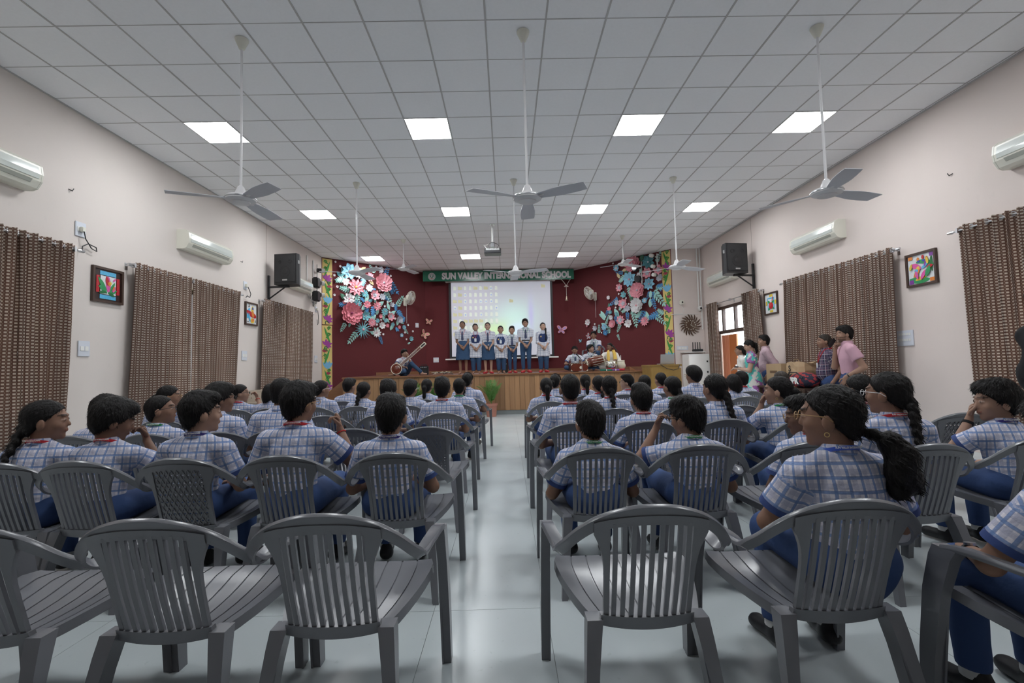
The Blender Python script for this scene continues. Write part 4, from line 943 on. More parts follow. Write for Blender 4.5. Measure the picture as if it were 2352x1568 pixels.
bird = [(G1, lf2(-.2, -.13, .34, -.25, .28, .3)), (YL, lf2(-.1, -.15, .2, .2, .25)), (PU, rc(-.2, -.2, -.13, -.14)), (PU, rc(.14, .15, .2, .2)), (OR_, rc(-.2, .15, -.13, .2)), (OR_, rc(.13, -.2, .2, -.15)), (G1, lf2(-.07, .1, .30, .15, .22, -.9)), (G2, lf2(.17, .15, .22, -1.7, .2, .3)), (OR_, el(-.04, .14, .02, .03)), (RD, el(.04, .16, .02, .03)), (OR_, el(.10, .13, .02, .03)), (BLU, el(-.03, .11, .02, .015)), (BLU, el(.05, .11, .02, .015)), (PK, lf2(-.14, .08, .17, -.5, .45)), (PK, el(-.09, .05, .05, .035, -.4)), (YL, lf2(-.03, .04, .16, -2.0, .45)), (OR_, lf2(-.02, .0, .15, -2.3, .35)), (CY, el(-.07, -.02, .03, .025)), (CY, lf2(.02, .0, .13, .6, .3)), (PU, lf2(.07, .02, .1, 1.4, .3)), (RD, lf2(.1, .0, .1, .2, .5)), (PK, lf2(.0, -.15, .15, 1.0, .35)), (PK, lf2(-.05, -.14, .13, 1.8, .35)), (G1, lf2(.08, -.12, .16, 1.1, .42)), (YL, lf2(.12, .05, .1, 1.7, .4)), (YL, lf2(-.17, .0, .1, 1.2, .4))]
frame_pic('framed glass painting of a pink bird among green and orange leaves', (XR - .002, 6.54, 2.47), -math.pi / 2, .49, .48, M_PW, bird)

# ------------------------------------------------------------------ curtains and rods
def curtain_mat():
    m = mat('woven_brown_curtain', (.1, .06, .05), rough=.9, spec=.1); g = NB(m); o = g.sep(g.attr('cuv').outputs['Vector'])
    u = g.math('DIVIDE', o[0], .046); v = g.math('DIVIDE', o[1], .037)
    cm = g.node('ShaderNodeCombineXYZ'); g.put(cm.inputs[0], g.math('MULTIPLY', g.math('FLOOR', u), .37)); n = g.noise(cm.outputs[0], 1.0, 2.0)
    base = g.mix(n, (.155, .098, .082), (.27, .155, .115)); sh = 0.0
    a = g.math('MULTIPLY', g.band(u, .5, .29), g.band(g.math('ADD', v, sh), .5, .24)); thin = g.math('MULTIPLY', g.band(u, .95, .09), g.band(g.math('ADD', v, .5), .5, .2))
    c = g.mix(g.math('MULTIPLY', a, .9), base, (.72, .65, .57)); c = g.mix(g.math('MULTIPLY', thin, .7), c, (.50, .41, .32))
    g.put(g.b.inputs['Base Color'], c)
    tr = g.node('ShaderNodeBsdfTranslucent'); g.put(tr.inputs[0], c); mx = g.node('ShaderNodeMixShader'); mx.inputs[0].default_value = .36
    out = g.nt.nodes['Material Output']; g.nt.links.new(g.b.outputs[0], mx.inputs[1]); g.nt.links.new(tr.outputs[0], mx.inputs[2]); g.nt.links.new(mx.outputs[0], out.inputs[0]); return m
M_CURT = curtain_mat()
HANG = .971      # the cloth hangs clear of the wall; spans below were measured along the wall line
ringm = MB(); ringm.tube([(.026 * math.cos(a), 0, .026 * math.sin(a)) for a in [2 * math.pi * i / 14 for i in range(15)]], .006, 6); ringm = ringm.mesh('eyelet', M_METAL, True)
def curtain(label, side, y0, y1, ztop, zbot, pleats, gather=0.0, seed=0, bot=None, cut=None):
    """gather: how far the hem spreads; bot: y range of the hem"""
    y0, y1 = y0 * HANG, y1 * HANG; bot = (bot[0] * HANG, bot[1] * HANG) if bot else None
    x = XL if side < 0 else XR; s_ = -side; rnd = random.Random(seed); n = pleats * 12; nz = 22; b0, b1 = bot or (y0, y1)
    ph = [rnd.uniform(.75, 1.25) for _ in range(pleats + 2)]; cum = [0]
    for i in range(pleats): cum.append(cum[-1] + ph[i])
    V, UV, F = [], [], []; top_arc = []
    for k in range(nz + 1):
        t = k / nz; z = ztop + (zbot - ztop) * t; arc = 0; prev = None
        for i in range(n + 1):
            p = i / 12; j = min(int(p), pleats - 1); fr = p - j; yy = (cum[j] + fr * ph[j]) / cum[-1]
            y = (y0 + (y1 - y0) * yy) * (1 - t) + (b0 + (b1 - b0) * yy) * t
            A = (.040 + .022 * ph[j]) * (1 - .25 * t); off = A * math.sin(2 * math.pi * p) + .010 * t * math.sin(5.1 * p + 3 * t + seed) + .012 * t * math.sin(2.3 * p + 6 * t)
            y += .018 * math.sin(4 * math.pi * p) * (1 - .3 * t) + .012 * t * math.sin(3.7 * p + seed)
            pt = (x + s_ * (.115 + off), y, z); V.append(pt)
            if prev: arc += math.dist(prev[:2], pt[:2])
            prev = pt
            if k == 0: top_arc.append(arc)
            UV.append((top_arc[i], z, 0))
    m = n + 1
    for k in range(nz):
        for i in range(n): F.append((k * m + i, k * m + i + 1, (k + 1) * m + i + 1, (k + 1) * m + i))
    o = thing('curtain', label, 'curtain', (0, 0, 0), 0, 'patterned brown curtains')
    me = np_mesh('cloth', np.array(V), np.array(F), M_CURT, {'cuv': ('FLOAT_VECTOR', np.array(UV))}); c = link('cloth', me, o); sd = c.modifiers.new('thickness', 'SOLIDIFY'); sd.thickness = .004
    for p in range(pleats):
        for q in (0.0, .5):
            yy = (cum[p] + q * ph[p]) / cum[-1]; e = link('eyelet', ringm, o, (x + s_ * .115, y0 + (y1 - y0) * yy, ztop - .045), (0, 0, math.radians(60 if q else -60)))
    return o
def rod(label, side, y0, y1, z, brackets):
    y0, y1, brackets = y0 * HANG, y1 * HANG, [q * HANG for q in brackets]
    x = (XL if side < 0 else XR) - side * .115; o = thing('curtain_rod', label, 'curtain rod', (x, 0, z), 0, 'steel curtain rods')
    MB().tube([(0, y0, 0), (0, y1, 0)], .0125, 10).obj('tube', M_METAL, o)
    for y, s_ in ((y0, -1), (y1, 1)): MB().tube([(0, y, 0), (0, y + s_ * .03, 0), (0, y + s_ * .085, 0)], [.013, .024, .017], 10).obj('finial', M_METAL, o)
    for y in brackets: MB().box((-.03, y - .012, -.03), (.03, y + .012, .03)).box((min(0, side * .115), y - .01, -.008), (max(0, side * .115), y + .01, .008)).box((side * .112 - .004, y - .025, -.06), (side * .112 + .004, y + .025, .04)).obj('bracket', M_METAL, o)
    return o
ZR = 2.82
rod('steel rod carrying the curtain nearest the framed lily picture', -1, 3.0, 6.1, ZR, (3.05, 6.04)); rod('steel rod over the curtain pair between the lily and the music pictures', -1, 7.0, 9.85, ZR, (7.02, 8.33, 9.8)); rod('steel rod over the far curtain below the spotlights', -1, 10.75, 13.5, ZR, (10.8, 13.45))
rod('steel rod carrying the curtain nearest the framed bird picture', 1, 3.0, 6.1, ZR, (3.05, 6.04)); rod('steel rod over the wide curtain behind the man in pink polo', 1, 7.05, 10.0, ZR, (7.12, 8.6, 9.6)); rod('steel rod over the door between the two short curtains', 1, 10.88, 13.85, ZR, (10.95, 12.4, 13.75))
curtain('patterned brown curtain beside the framed lily picture, next to a thin gap of daylight', -1, 5.36, 6.06, 2.87, .15, 5, seed=1, bot=(5.40, 5.98)); curtain('patterned brown curtain half out of view near the rear on the lily side', -1, 3.2, 5.40, 2.87, .15, 15, seed=2, bot=(3.2, 5.38))
curtain('patterned brown curtain right after the lily picture, left part of a pair', -1, 7.05, 8.32, 2.87, .15, 10, seed=3, bot=(6.95, 8.29)); curtain('patterned brown curtain beside the music picture, right part of a pair', -1, 8.35, 9.85, 2.87, .15, 11, seed=4, bot=(8.36, 9.62)); curtain('patterned brown curtain under the speaker and spotlights by the flower panel', -1, 10.78, 13.48, 2.87, .15, 17, seed=5, bot=(10.62, 13.4))
curtain('wide patterned brown curtain behind the men in pink polo and plaid shirt', 1, 7.1, 9.95, 2.87, .15, 20, seed=6, bot=(7.15, 10.1)); curtain('patterned brown curtain half out of view beyond the framed bird picture', 1, 3.2, 6.04, 2.87, .15, 19, seed=7, bot=(3.2, 5.98))
curtain('narrow patterned curtain drawn aside between the door and the rose picture', 1, 10.95, 11.75, 2.87, .15, 6, seed=8, bot=(10.7, 11.7)); curtain('narrow patterned curtain drawn aside between the door and the sun clock', 1, 13.15, 13.8, 2.87, .15, 6, seed=9, bot=(13.1, 13.75))

# ------------------------------------------------------------------ small wall fittings
def cable(name, pts, r, mt, parent): return MB().tube(pts, r, 6).obj(name, mt, parent)
s1 = plate('white socket with plug and looped cable above the rod by the lily picture', (XL + .001, 6.07, 3.13), math.pi / 2, .15, .19, 1, None, True, 'socket'); cable('cord', [(0, -.05, 0), (.02, -.06, -.12), (.12, -.05, -.22), (.2, -.05, -.24), (.19, -.05, -.19), (.07, -.05, -.17), (.0, -.04, -.22), (-.01, -.04, -.3)], .007, M_BLACK, s1)
s2 = plate('white socket with looped cable above the rod by the music picture', (XL + .001, 9.92, 3.07), math.pi / 2, .13, .17, 1, None, True, 'socket'); cable('cord', [(0, -.05, 0), (.06, -.06, -.08), (.14, -.05, -.16), (.1, -.05, -.24), (.0, -.05, -.22), (-.05, -.05, -.26)], .008, M_BLACK, s2)
s3 = plate('white socket with hanging cable beside the yellow floral strip', (XL + .001, 13.62, 3.02), math.pi / 2, .13, .17, 1, None, True, 'socket'); cable('cord', [(0, -.05, 0), (.04, -.06, -.2), (.05, -.06, -.4), (.0, -.05, -.45), (-.03, -.05, -.3)], .008, M_BLACK, s3)
plate('white switch plate by the curtain edge below the lily picture', (XL + .001, 6.16, 1.59), math.pi / 2, .17, .2, 2); plate('white switch plate by the curtain edge below the music picture', (XL + .001, 9.9, 1.59), math.pi / 2, .2, .2, 2); plate('white switch plate by the curtain edge beside the yellow strip', (XL + .001, 13.6, 1.58), math.pi / 2, .2, .2, 2)
plate('large white switchboard with two rows of switches below the bird picture', (XR - .001, 6.90, 1.505), -math.pi / 2, .29, .23, 10)
# spotlights on a conduit
M_LENS = mat('spot_lens', (.75, .74, .70), rough=.25)
for i, (y, z, k) in enumerate(((13.72, 4.14, 0), (13.72, 3.77, 0), (13.72, 3.43, 0), (13.2, 3.72, 1), (13.2, 3.34, 1))):
    o = thing('spotlight', ('small black and white spotlight beside the yellow strip, %s of three' % ('top', 'middle', 'bottom')[i]) if not k else ('square black floodlight by the air conditioner, %s of two' % ('upper', 'lower')[i - 3]), 'spotlight', (XL + .03, y, z), 0, 'stage spotlights')
    MB().box((0, -.012, -.03), (.16, .012, -.005)).obj('arm', M_WHITE, o)
    if not k: MB().lathe([(0, -.09), (.06, -.09), (.065, .02), (0, .02)], c=(.2, 0, 0), n=16, axis='y').obj('housing', M_BLACK, o); MB().lathe([(0, .02), (.066, .02), (.07, .11), (.05, .115), (0, .10)], c=(.2, 0, 0), n=16, axis='y').obj('lens_hood', M_LENS, o); o.rotation_euler = (.0, 0, -.9); bpy.context.view_layer.update()
    else: MB().bevbox((.08, -.13, -.15), (.24, .13, .14), .03).obj('housing', M_BLACK, o); MB().bevbox((.1, .125, -.12), (.22, .14, .11), .005).obj('glass', mat('dark_glass', (.03, .03, .035), rough=.1), o)
    if i == 0:
        ld = bpy.data.lights.new('spot_beam', 'SPOT'); ld.energy = 16; ld.spot_size = .75; ld.spot_blend = .8; ld.color = (1, .97, .93); ld.shadow_soft_size = .05
        lo = bpy.data.objects.new('spot_beam', ld); COL.objects.link(lo); lo.parent = o; bpy.context.view_layer.update()
        src = Vector((XL + .36, y - .02, z)); tgt = Vector((-4.75, 14.75, 4.02)); lo.matrix_world = Matrix.Translation(src) @ (tgt - src).to_track_quat('-Z', 'Y').to_matrix().to_4x4()
cd = thing('cable_conduit', 'pair of white cable conduits with wires between air conditioner and spotlights', 'conduit', (XL + .004, 13.3, 3.0)); MB().box((0, -.33, .35), (.025, -.30, 1.45)).obj('pipe', M_WHITE, cd); MB().box((0, .08, .1), (.03, .115, 1.4)).obj('pipe', M_WHITE, cd); MB().box((0, .38, .3), (.025, .41, 1.35)).obj('pipe', M_WHITE, cd)
for q in range(5): cable('wire', [(.02, -.3 + .1 * q, .4), (.05, -.1 + .05 * q, .2 - .05 * q), (.04, .1, .22), (.03, .25, .12 + .05 * q), (.02, .4, .3)], .006, M_BLACK if q % 2 else M_WHITE, cd)
pp = thing('corner_pipes', 'pair of white vertical pipes in the corner above the camera', 'pipe', (5.82, 13.9, 0)); MB().tube([(-.04, 0, 2.75), (-.04, 0, CEIL)], .018, 8).obj('pipe', M_WHITE, pp); MB().tube([(.04, -.0, 2.2), (.04, 0, CEIL)], .018, 8).obj('pipe', M_WHITE, pp); MB().box((-.86, .03, 2.66), (.02, .045, 2.675)).obj('conduit', M_WHITE, pp)
def seccam(label, loc, dome):
    o = thing('security_camera', label, 'camera', loc); MB().lathe([(0, 0), (.05, 0), (.05, -.02), (0, -.02)], n=14, axis='y').obj('base', M_WHITE, o)
    if dome: MB().ball((0, -.07, 0), .075).obj('housing', M_WHITE, o); MB().ball((.0, -.125, -.01), .035).obj('lens', M_BLACK, o)
    else: MB().bevbox((-.05, -.15, -.06), (.05, -.02, .07), .012).obj('housing', M_OFFW, o); MB().lathe([(0, -.16), (.025, -.16), (.025, -.15), (0, -.15)], n=12, axis='y').obj('lens', M_BLACK, o); cable('wire', [(0, -.02, -.06), (.08, -.02, -.2), (.05, -.015, -.32), (-.3, -.01, -.35)], .005, M_WHITE, o)
seccam('white dome security camera at the foot of the corner pipes', (5.80, 13.93, 2.83), True); seccam('small box security camera above the sun clock', (5.25, 13.94, 3.01), False)
ck = thing('sun_clock', 'brown sun-shaped wall clock with wavy rays and round dial', 'clock', (5.515, 13.94, 2.34)); M_BRZ = mat('bronze_brown', (.10, .055, .032), rough=.4, metal=.3)
rm = MB().prism(lf2(.165, 0, .18, 0, .24, .9), (0, 0, 0), (1, 0, 0), (0, 0, 1), (0, -.02, 0), 1).mesh('ray', M_BRZ)
for q in range(20): link('ray', rm, ck, (0, 0, 0), (0, q * 2 * math.pi / 20, 0), (1, 1, 1) if q % 2 else (.93, 1, .93))
MB().lathe([(0, -.03), (.165, -.03), (.185, -.02), (.185, 0), (0, 0)], n=32, axis='y').obj('dial', M_BRZ, ck)
for q in range(12): a = q * math.pi / 6; MB().box((-.012, -.034, .125), (.012, -.03, .15)).obj('hour_mark', M_OFFW, ck, rot=(0, a, 0))
MB().box((-.006, -.038, -.01), (.006, -.035, .09)).obj('hour_hand', M_OFFW, ck, rot=(0, 2.2, 0)); MB().box((-.004, -.041, -.01), (.004, -.038, .12)).obj('minute_hand', M_OFFW, ck, rot=(0, .35, 0))
cb = thing('equipment_cabinet', 'white metal cabinet against the wall under the router', 'cabinet', (5.50, 13.62, 0)); MB().bevbox((-.30, -.25, .0), (.30, .25, 1.46), .01).obj('body', M_WHITE, cb); MB().bevbox((-.29, -.262, .04), (.29, -.25, 1.42), .004).obj('door', M_WHITE, cb); MB().box((.2, -.275, 1.22), (.24, -.26, 1.27)).box((.2, -.275, .92), (.24, -.26, .97)).obj('latch', M_BLACK, cb)
ro = thing('router', 'black router with four antennas on a shelf above the white cabinet', 'router', (5.62, 13.75, 1.56)); MB().bevbox((-.13, -.09, -.02), (.13, .09, .05), .01).obj('case', M_BLACK, ro)
for q in range(4): MB().bevbox((-.115 + q * .07, .06, .04), (-.097 + q * .07, .08, .26), .003).obj('antenna', M_BLACK, ro)
sh_ = thing('router_shelf', 'small white wall shelf carrying the router and adapters', 'shelf', (5.5, 13.8, 1.525)); MB().bevbox((-.33, -.14, -.012), (.33, .13, .012), .004).obj('board', M_WHITE, sh_); cable('wire', [(.1, -.05, .02), (.28, -.12, .0), (.3, -.14, -.2), (.2, -.16, -.35)], .005, M_BLACK, sh_)
plate('white socket strip with a black plug on the wall near the router', (5.25, 13.955, 1.66), 0, .34, .12, 3, None, False, 'socket')
# two wall-mounted fans on the maroon walls
def wall_fan(label, a, b, s, z, yaw, tilt):
    p, ang = on_wall(a, b, s, z); o = thing('mounted_fan', label, 'wall fan', p, ang, 'white wall fans'); MB().bevbox((-.06, -.05, -.16), (.06, 0, .12), .015).obj('wall_plate', M_OFFW, o); MB().tube([(0, -.03, .02), (0, -.14, .06), (0, -.2, .09)], .03, 10).obj('neck', M_OFFW, o)
    hd = link('head', MB().lathe([(0, .10), (.06, .10), (.085, .06), (.085, -.02), (0, -.03)], n=18, axis='y').mesh('head', M_OFFW, 'auto'), o, (0, -.27, .10), (tilt, 0, yaw))
    g = MB()
    for r, yy in ((.235, -.09), (.236, -.05), (.18, -.135), (.12, -.15), (.06, -.155)): g.tube([(r * math.cos(q), yy, r * math.sin(q)) for q in [2 * math.pi * i / 28 for i in range(29)]], .006 if r > .2 else .003, 5)
    for i in range(32): q = 2 * math.pi * i / 32; c, s2 = math.cos(q), math.sin(q); g.tube([(.03 * c, -.155, .03 * s2), (.15 * c, -.147, .15 * s2), (.235 * c, -.09, .235 * s2), (.235 * c, -.05, .235 * s2), (.08 * c, .0, .08 * s2)], .0026, 4)
    g.obj('cage', M_OFFW, hd); MB().lathe([(0, -.165), (.05, -.16), (.05, -.15), (0, -.15)], n=16, axis='y').obj('badge', M_WHITE, hd)
    for k in range(3): MB().prism(el(.11, 0, .10, .06), (0, -.07, 0), (1, 0, 0), (0, .25, 1), (0, -.006, 0), 1).obj('blade', mat('fan_blade_pale', (.62, .62, .62), rough=.3), hd, rot=(0, k * 2 * math.pi / 3, 0))
    cable('pull_cord', [(.03, -.06, -.14), (.03, -.06, -.75)], .004, M_WHITE, o); return o
wall_fan('white wall fan on the maroon wall beside the flowers above the sitar player', PA, PB, 2.87, 3.55, .45, .30); wall_fan('white wall fan on the maroon wall beside the flowers above the tabla player', PC, PD, .95, 3.6, -.35, .45)
# wall hooks
for i, (x, y, z) in enumerate(((XL, 5.9, 3.6), (XL, 9.75, 3.55), (XR, 6.0, 3.62))):
    o = thing('wire_stub', 'small wire stub left on the plain wall ' + ('above the lily picture', 'beside the seam near the speaker', 'above the bird picture')[i], 'wire', (x, y, z)); MB().tube([(0, 0, 0), (.03 * (1 if x < 0 else -1), .02, -.02), (.02 * (1 if x < 0 else -1), .05, .02)], .006, 5).obj('wire', M_BLACK, o)
# ------------------------------------------------------------------ paper flowers on the maroon walls
# wall > kind > colour > list of (distance along the wall, height, size, turn in degrees), all in metres
SITAR_WALL = {
 'blossom': {'white': [(.41, 4.56, .06, 0), (.56, 4.44, .07, 0), (.37, 4.14, .07, 0), (.46, 3.80, .08, 0), (.38, 3.54, .07, 0), (1.78, 4.59, .07, 0), (1.53, 4.41, .07, 0), (2.30, 4.35, .07, 0), (2.28, 4.22, .07, 0), (1.90, 3.82, .07, 0), (2.18, 3.47, .07, 0), (2.07, 3.32, .07, 0), (2.24, 3.14, .07, 0), (2.45, 2.93, .07, 0), (2.09, 3.69, .06, 0), (1.39, 2.78, .065, 0), (1.78, 2.70, .07, 0), (1.93, 2.86, .055, 0), (2.0, 2.39, .07, 0), (2.96, 2.74, .07, 0), (2.83, 2.48, .07, 0), (3.14, 2.53, .07, 0), (2.88, 2.25, .06, 0)]},
 'leaf': {'blue': [(.86, 4.44, .19, 70), (.73, 3.77, .17, 150), (1.67, 3.82, .20, 20), (2.52, 2.57, .14, 280), (2.56, 2.57, .14, 310)],
          'teal': [(.64, 4.31, .17, 110), (.64, 4.19, .15, 200)], 'dark teal': [(.54, 4.19, .20, 135), (.71, 4.08, .14, 250), (1.58, 3.46, .17, 20)], 'dark green': [(.67, 3.50, .26, 140)], 'cream': [(1.32, 4.45, .22, 40), (1.61, 4.08, .21, 310)],
          'mint green': [(1.45, 3.53, .24, 70), (1.74, 3.49, .15, 90), (1.93, 3.38, .24, 40), (1.36, 3.23, .24, 225), (1.82, 3.14, .20, 80), (1.66, 2.90, .27, 50), (2.22, 3.32, .21, 290), (2.36, 3.09, .26, 40), (.87, 2.65, .14, 250), (1.64, 2.42, .17, 150), (1.73, 2.53, .13, 110), (1.81, 2.54, .14, 70), (2.19, 2.85, .15, 310), (2.35, 2.64, .21, 240), (2.58, 2.82, .21, 250), (2.71, 2.84, .20, 320), (3.0, 2.12, .11, 30)]},
 'split leaf': {'mint green': [(.55, 4.02, .27, 200), (.71, 3.76, .28, 170), (1.12, 3.54, .29, 60), (2.04, 2.97, .18, 270)], 'light blue': [(1.32, 4.05, .26, 260)],
                'blue': [(.67, 3.27, .27, 190), (2.34, 3.89, .25, 290), (2.15, 3.62, .25, 320), (1.30, 3.47, .15, 310), (1.44, 3.14, .20, 260), (1.66, 3.12, .27, 260), (2.50, 3.31, .21, 280), (2.66, 3.10, .25, 310), (2.78, 2.90, .20, 60)]},
 'sprig': {'mint green': [(1.75, 4.38, .26, 130), (2.10, 3.85, .36, 300), (2.54, 3.35, .36, 55), (.74, 2.71, .26, 240), (1.11, 2.43, .38, 230), (2.82, 2.61, .18, 310)], 'blue': [(2.11, 4.34, .33, 70), (2.28, 4.17, .41, 310), (1.89, 2.33, .22, 290)]},
 'lily': {'light blue': [(.83, 4.31, .49, 0)], 'silver grey': [(1.92, 4.51, .22, 0), (1.97, 3.62, .22, 0)], 'white': [(.83, 3.45, .37, 0)], 'coral pink': [(1.44, 3.33, .24, 0)]},
 'pointed': {'light blue': [(.86, 4.26, .32, 0), (2.79, 2.65, .15, 0)], 'white': [(1.17, 4.29, .34, 0), (1.77, 2.42, .28, 0)], 'pink': [(1.05, 3.84, .51, 0), (1.54, 4.22, .27, 0), (1.79, 3.30, .28, 0), (1.59, 2.76, .27, 0)],
             'teal': [(1.36, 3.67, .24, 0), (1.12, 3.32, .26, 0), (2.06, 3.14, .26, 0), (1.80, 2.82, .15, 0), (2.09, 2.84, .14, 0), (2.37, 2.73, .136, 0)], 'coral pink': [(2.17, 2.68, .13, 0), (2.61, 2.65, .12, 0)]},
 'rounded': {'white': [(.72, 3.98, .22, 0), (1.51, 3.86, .23, 0), (1.97, 2.68, .21, 0)], 'pink': [(1.71, 3.65, .30, 0), (2.29, 2.98, .24, 0)], 'coral pink': [(.68, 3.34, .12, 0), (1.91, 2.98, .12, 0)], 'silver grey': [(2.35, 3.39, .16, 0)], 'light blue': [(2.70, 2.38, .12, 0)], 'teal': [(3.07, 2.27, .16, 0)]},
 'layered': {'pink': [(2.0, 4.08, .55, 0)], 'coral pink': [(.87, 3.0, .62, 0)], 'silver grey': [(2.63, 2.90, .21, 0)]},
 'cupped': {'teal': [(1.38, 2.95, .29, 0)]}, 'spiky': {'teal': [(1.28, 2.51, .52, 0)]}}
LECTERN_WALL = {
 'blossom': {'white': [(1.77, 4.58, .06, 0), (3.45, 4.55, .05, 0), (1.94, 3.54, .06, 0), (2.22, 3.36, .06, 0), (2.71, 3.83, .05, 0), (1.81, 3.10, .06, 0), (2.32, 3.16, .06, 0), (.91, 2.63, .06, 0), (1.19, 2.31, .05, 0)], 'pink': [(.57, 2.58, .06, 0)]},
 'leaf': {'cream': [(2.19, 4.29, .17, 190), (1.95, 4.14, .18, 120)], 'blue': [(3.45, 3.48, .12, 280), (1.84, 3.38, .15, 100)], 'dark green': [(1.52, 3.20, .15, 90)],
          'mint green': [(3.11, 3.36, .20, 265), (2.79, 4.16, .16, 70), (1.25, 2.89, .30, 115), (1.24, 2.88, .27, 155), (1.83, 3.23, .15, 220), (1.82, 2.92, .28, 118), (1.32, 2.54, .27, 145), (2.67, 2.79, .26, 45), (2.95, 2.70, .28, 100), (3.09, 3.11, .24, 85)]},
 'split leaf': {'dark green': [(2.19, 4.57, .25, 130), (2.86, 4.58, .23, 80), (2.24, 4.20, .21, 250), (2.41, 3.37, .21, 260)], 'blue': [(3.44, 3.59, .19, 20), (3.19, 2.69, .30, 200)],
                'mint green': [(2.09, 4.01, .24, 220), (3.41, 3.54, .21, 340), (2.37, 3.55, .28, 280), (1.99, 3.09, .19, 240), (2.14, 2.98, .22, 210), (2.45, 2.91, .20, 240), (3.42, 2.79, .22, 140)]},
 'sprig': {'blue': [(2.14, 4.21, .24, 170), (3.10, 3.47, .23, 240), (3.17, 3.45, .24, 280), (1.92, 3.37, .31, 205), (2.23, 2.92, .26, 268), (1.48, 3.06, .22, 240), (1.74, 2.83, .23, 290), (2.90, 2.89, .35, 235), (3.17, 3.25, .30, 285)],
           'mint green': [(3.34, 4.33, .28, 60), (3.23, 3.49, .31, 310), (2.48, 2.86, .38, 280), (1.54, 2.89, .18, 235), (1.38, 2.58, .19, 70), (1.45, 2.25, .26, 80), (1.95, 2.57, .25, 245), (1.07, 2.29, .24, 88), (3.25, 2.70, .36, 318), (3.26, 3.40, .45, 308), (1.81, 2.22, .17, 290)]},
 'lily': {'dark teal': [(3.11, 4.38, .41, 0)], 'light blue': [(2.41, 3.94, .48, 0), (3.11, 3.69, .36, 0), (1.34, 2.49, .23, 0)], 'pink': [(1.99, 2.67, .30, 0)]},
 'pointed': {'white': [(2.73, 4.04, .16, 0), (1.61, 2.78, .16, 0)], 'teal': [(1.59, 2.97, .14, 0), (1.84, 2.88, .14, 0)], 'pink': [(2.88, 2.55, .28, 0)], 'blue': [(1.36, 2.30, .20, 0)]},
 'rounded': {'pink': [(3.05, 4.05, .31, 0), (3.44, 4.08, .29, 0), (2.0, 3.73, .24, 0), (2.11, 3.20, .30, 0)], 'silver grey': [(3.46, 3.84, .22, 0), (1.87, 3.26, .17, 0), (2.27, 3.02, .21, 0), (.94, 2.48, .175, 0)], 'light blue': [(1.89, 4.40, .21, 0), (2.91, 3.20, .17, 0)], 'coral pink': [(1.55, 3.08, .15, 0)], 'white': [(1.54, 3.46, .13, 0), (2.29, 2.53, .255, 0), (.62, 2.71, .21, 0)]},
 'layered': {'pink': [(2.54, 4.43, .51, 0), (2.69, 3.55, .47, 0), (1.67, 2.57, .24, 0)], 'white': [(2.64, 3.07, .42, 0)]},
 'cupped': {'teal': [(2.14, 3.48, .205, 0)]}}
PAPER = {'white': (.80, .79, .80), 'silver grey': (.55, .56, .62), 'pink': (.82, .36, .42), 'coral pink': (.80, .27, .33), 'teal': (.22, .52, .58), 'blue': (.10, .30, .56), 'light blue': (.28, .56, .72),
         'mint green': (.38, .66, .60), 'dark green': (.09, .22, .15), 'cream': (.72, .58, .34), 'dark teal': (.10, .28, .32)}
def paper(c): return mat('paper_' + c.replace(' ', '_'), PAPER[c], rough=.7, spec=.2, noise=.05, nscale=30)
M_PY = mat('paper_yellow', (.75, .55, .10), rough=.7); M_PC = mat('paper_rose_heart', (.25, .03, .10), rough=.7)
def petal_mesh(kind, c):
    k = ('petal', kind, c)
    if k in MESH_P: return MESH_P[k]
    V, F = [], []; nL, nW = 5, 4
    for i in range(nL + 1):
        t = i / nL
        if kind == 'round': w = .17 * math.sin(math.pi * min(1, .12 + t * .80)) ** .7; z = .06 * t + .10 * t * t; x = .06 + .44 * t
        elif kind == 'point': w = .105 * math.sin(math.pi * min(1, .10 + t * .89)) ** .8; z = .10 * math.sin(t * 2.2); x = .04 + .46 * t
        elif kind == 'wide': w = .15 * math.sin(math.pi * min(1, .15 + t * .84)) ** .75; z = .13 * math.sin(t * 2.4); x = .03 + .47 * t
        else: w = .042 * (1 - t) ** .8 + .002; z = .10 * (1 - (1 - t) ** 2) * .5 + .02; x = .02 + .48 * t
        for j in range(nW + 1):
            v = j / nW * 2 - 1; cup = .05 * v * v if kind != 'spike' else .03 * (1 - abs(v)); notch = .02 * (abs(v) < .3) * (t > .95) * (kind == 'round')
            V.append((x - notch, -z - cup, v * w))
    m = nW + 1
    for i in range(nL):
        for j in range(nW): F.append((i * m + j, i * m + j + 1, (i + 1) * m + j + 1, (i + 1) * m + j))
    mb = MB(); mb.add(V, F); MESH_P[k] = mb.mesh('petal', paper(c), True); return MESH_P[k]
MESH_P = {}
def centre_mesh(mt, key):
    k = ('centre', key)
    if k not in MESH_P: MESH_P[k] = MB().ball((0, -.10, 0), (.075, .05, .075), 10, 5).mesh('centre', mt, True)
    return MESH_P[k]
def joined_blossom(kind, c):
    k = ('bl', kind, c)
    if k in MESH_P: return MESH_P[k]
    src = petal_mesh('round' if kind in ('blossom', 'rounded') else 'point', c); n = 5 if kind == 'blossom' else 8; mb = MB(); mts = [paper(c), M_PY if kind != 'blossom' else paper('silver grey')]
    vs = [v.co.copy() for v in src.vertices]; fs = [tuple(f.vertices) for f in src.polygons]
    for q in range(n):
        R = Matrix.Rotation(q * 2 * math.pi / n, 3, 'Y'); mb.add([tuple(R @ Vector((v.x * 1.0, v.y, v.z * (1.4 if n == 5 else 1.0)))) for v in vs], fs)
    mb.cur = 1; mb.ball((0, -.06, 0), (.09, .06, .09), 8, 4); MESH_P[k] = mb.mesh('blossom', mts, True); return MESH_P[k]
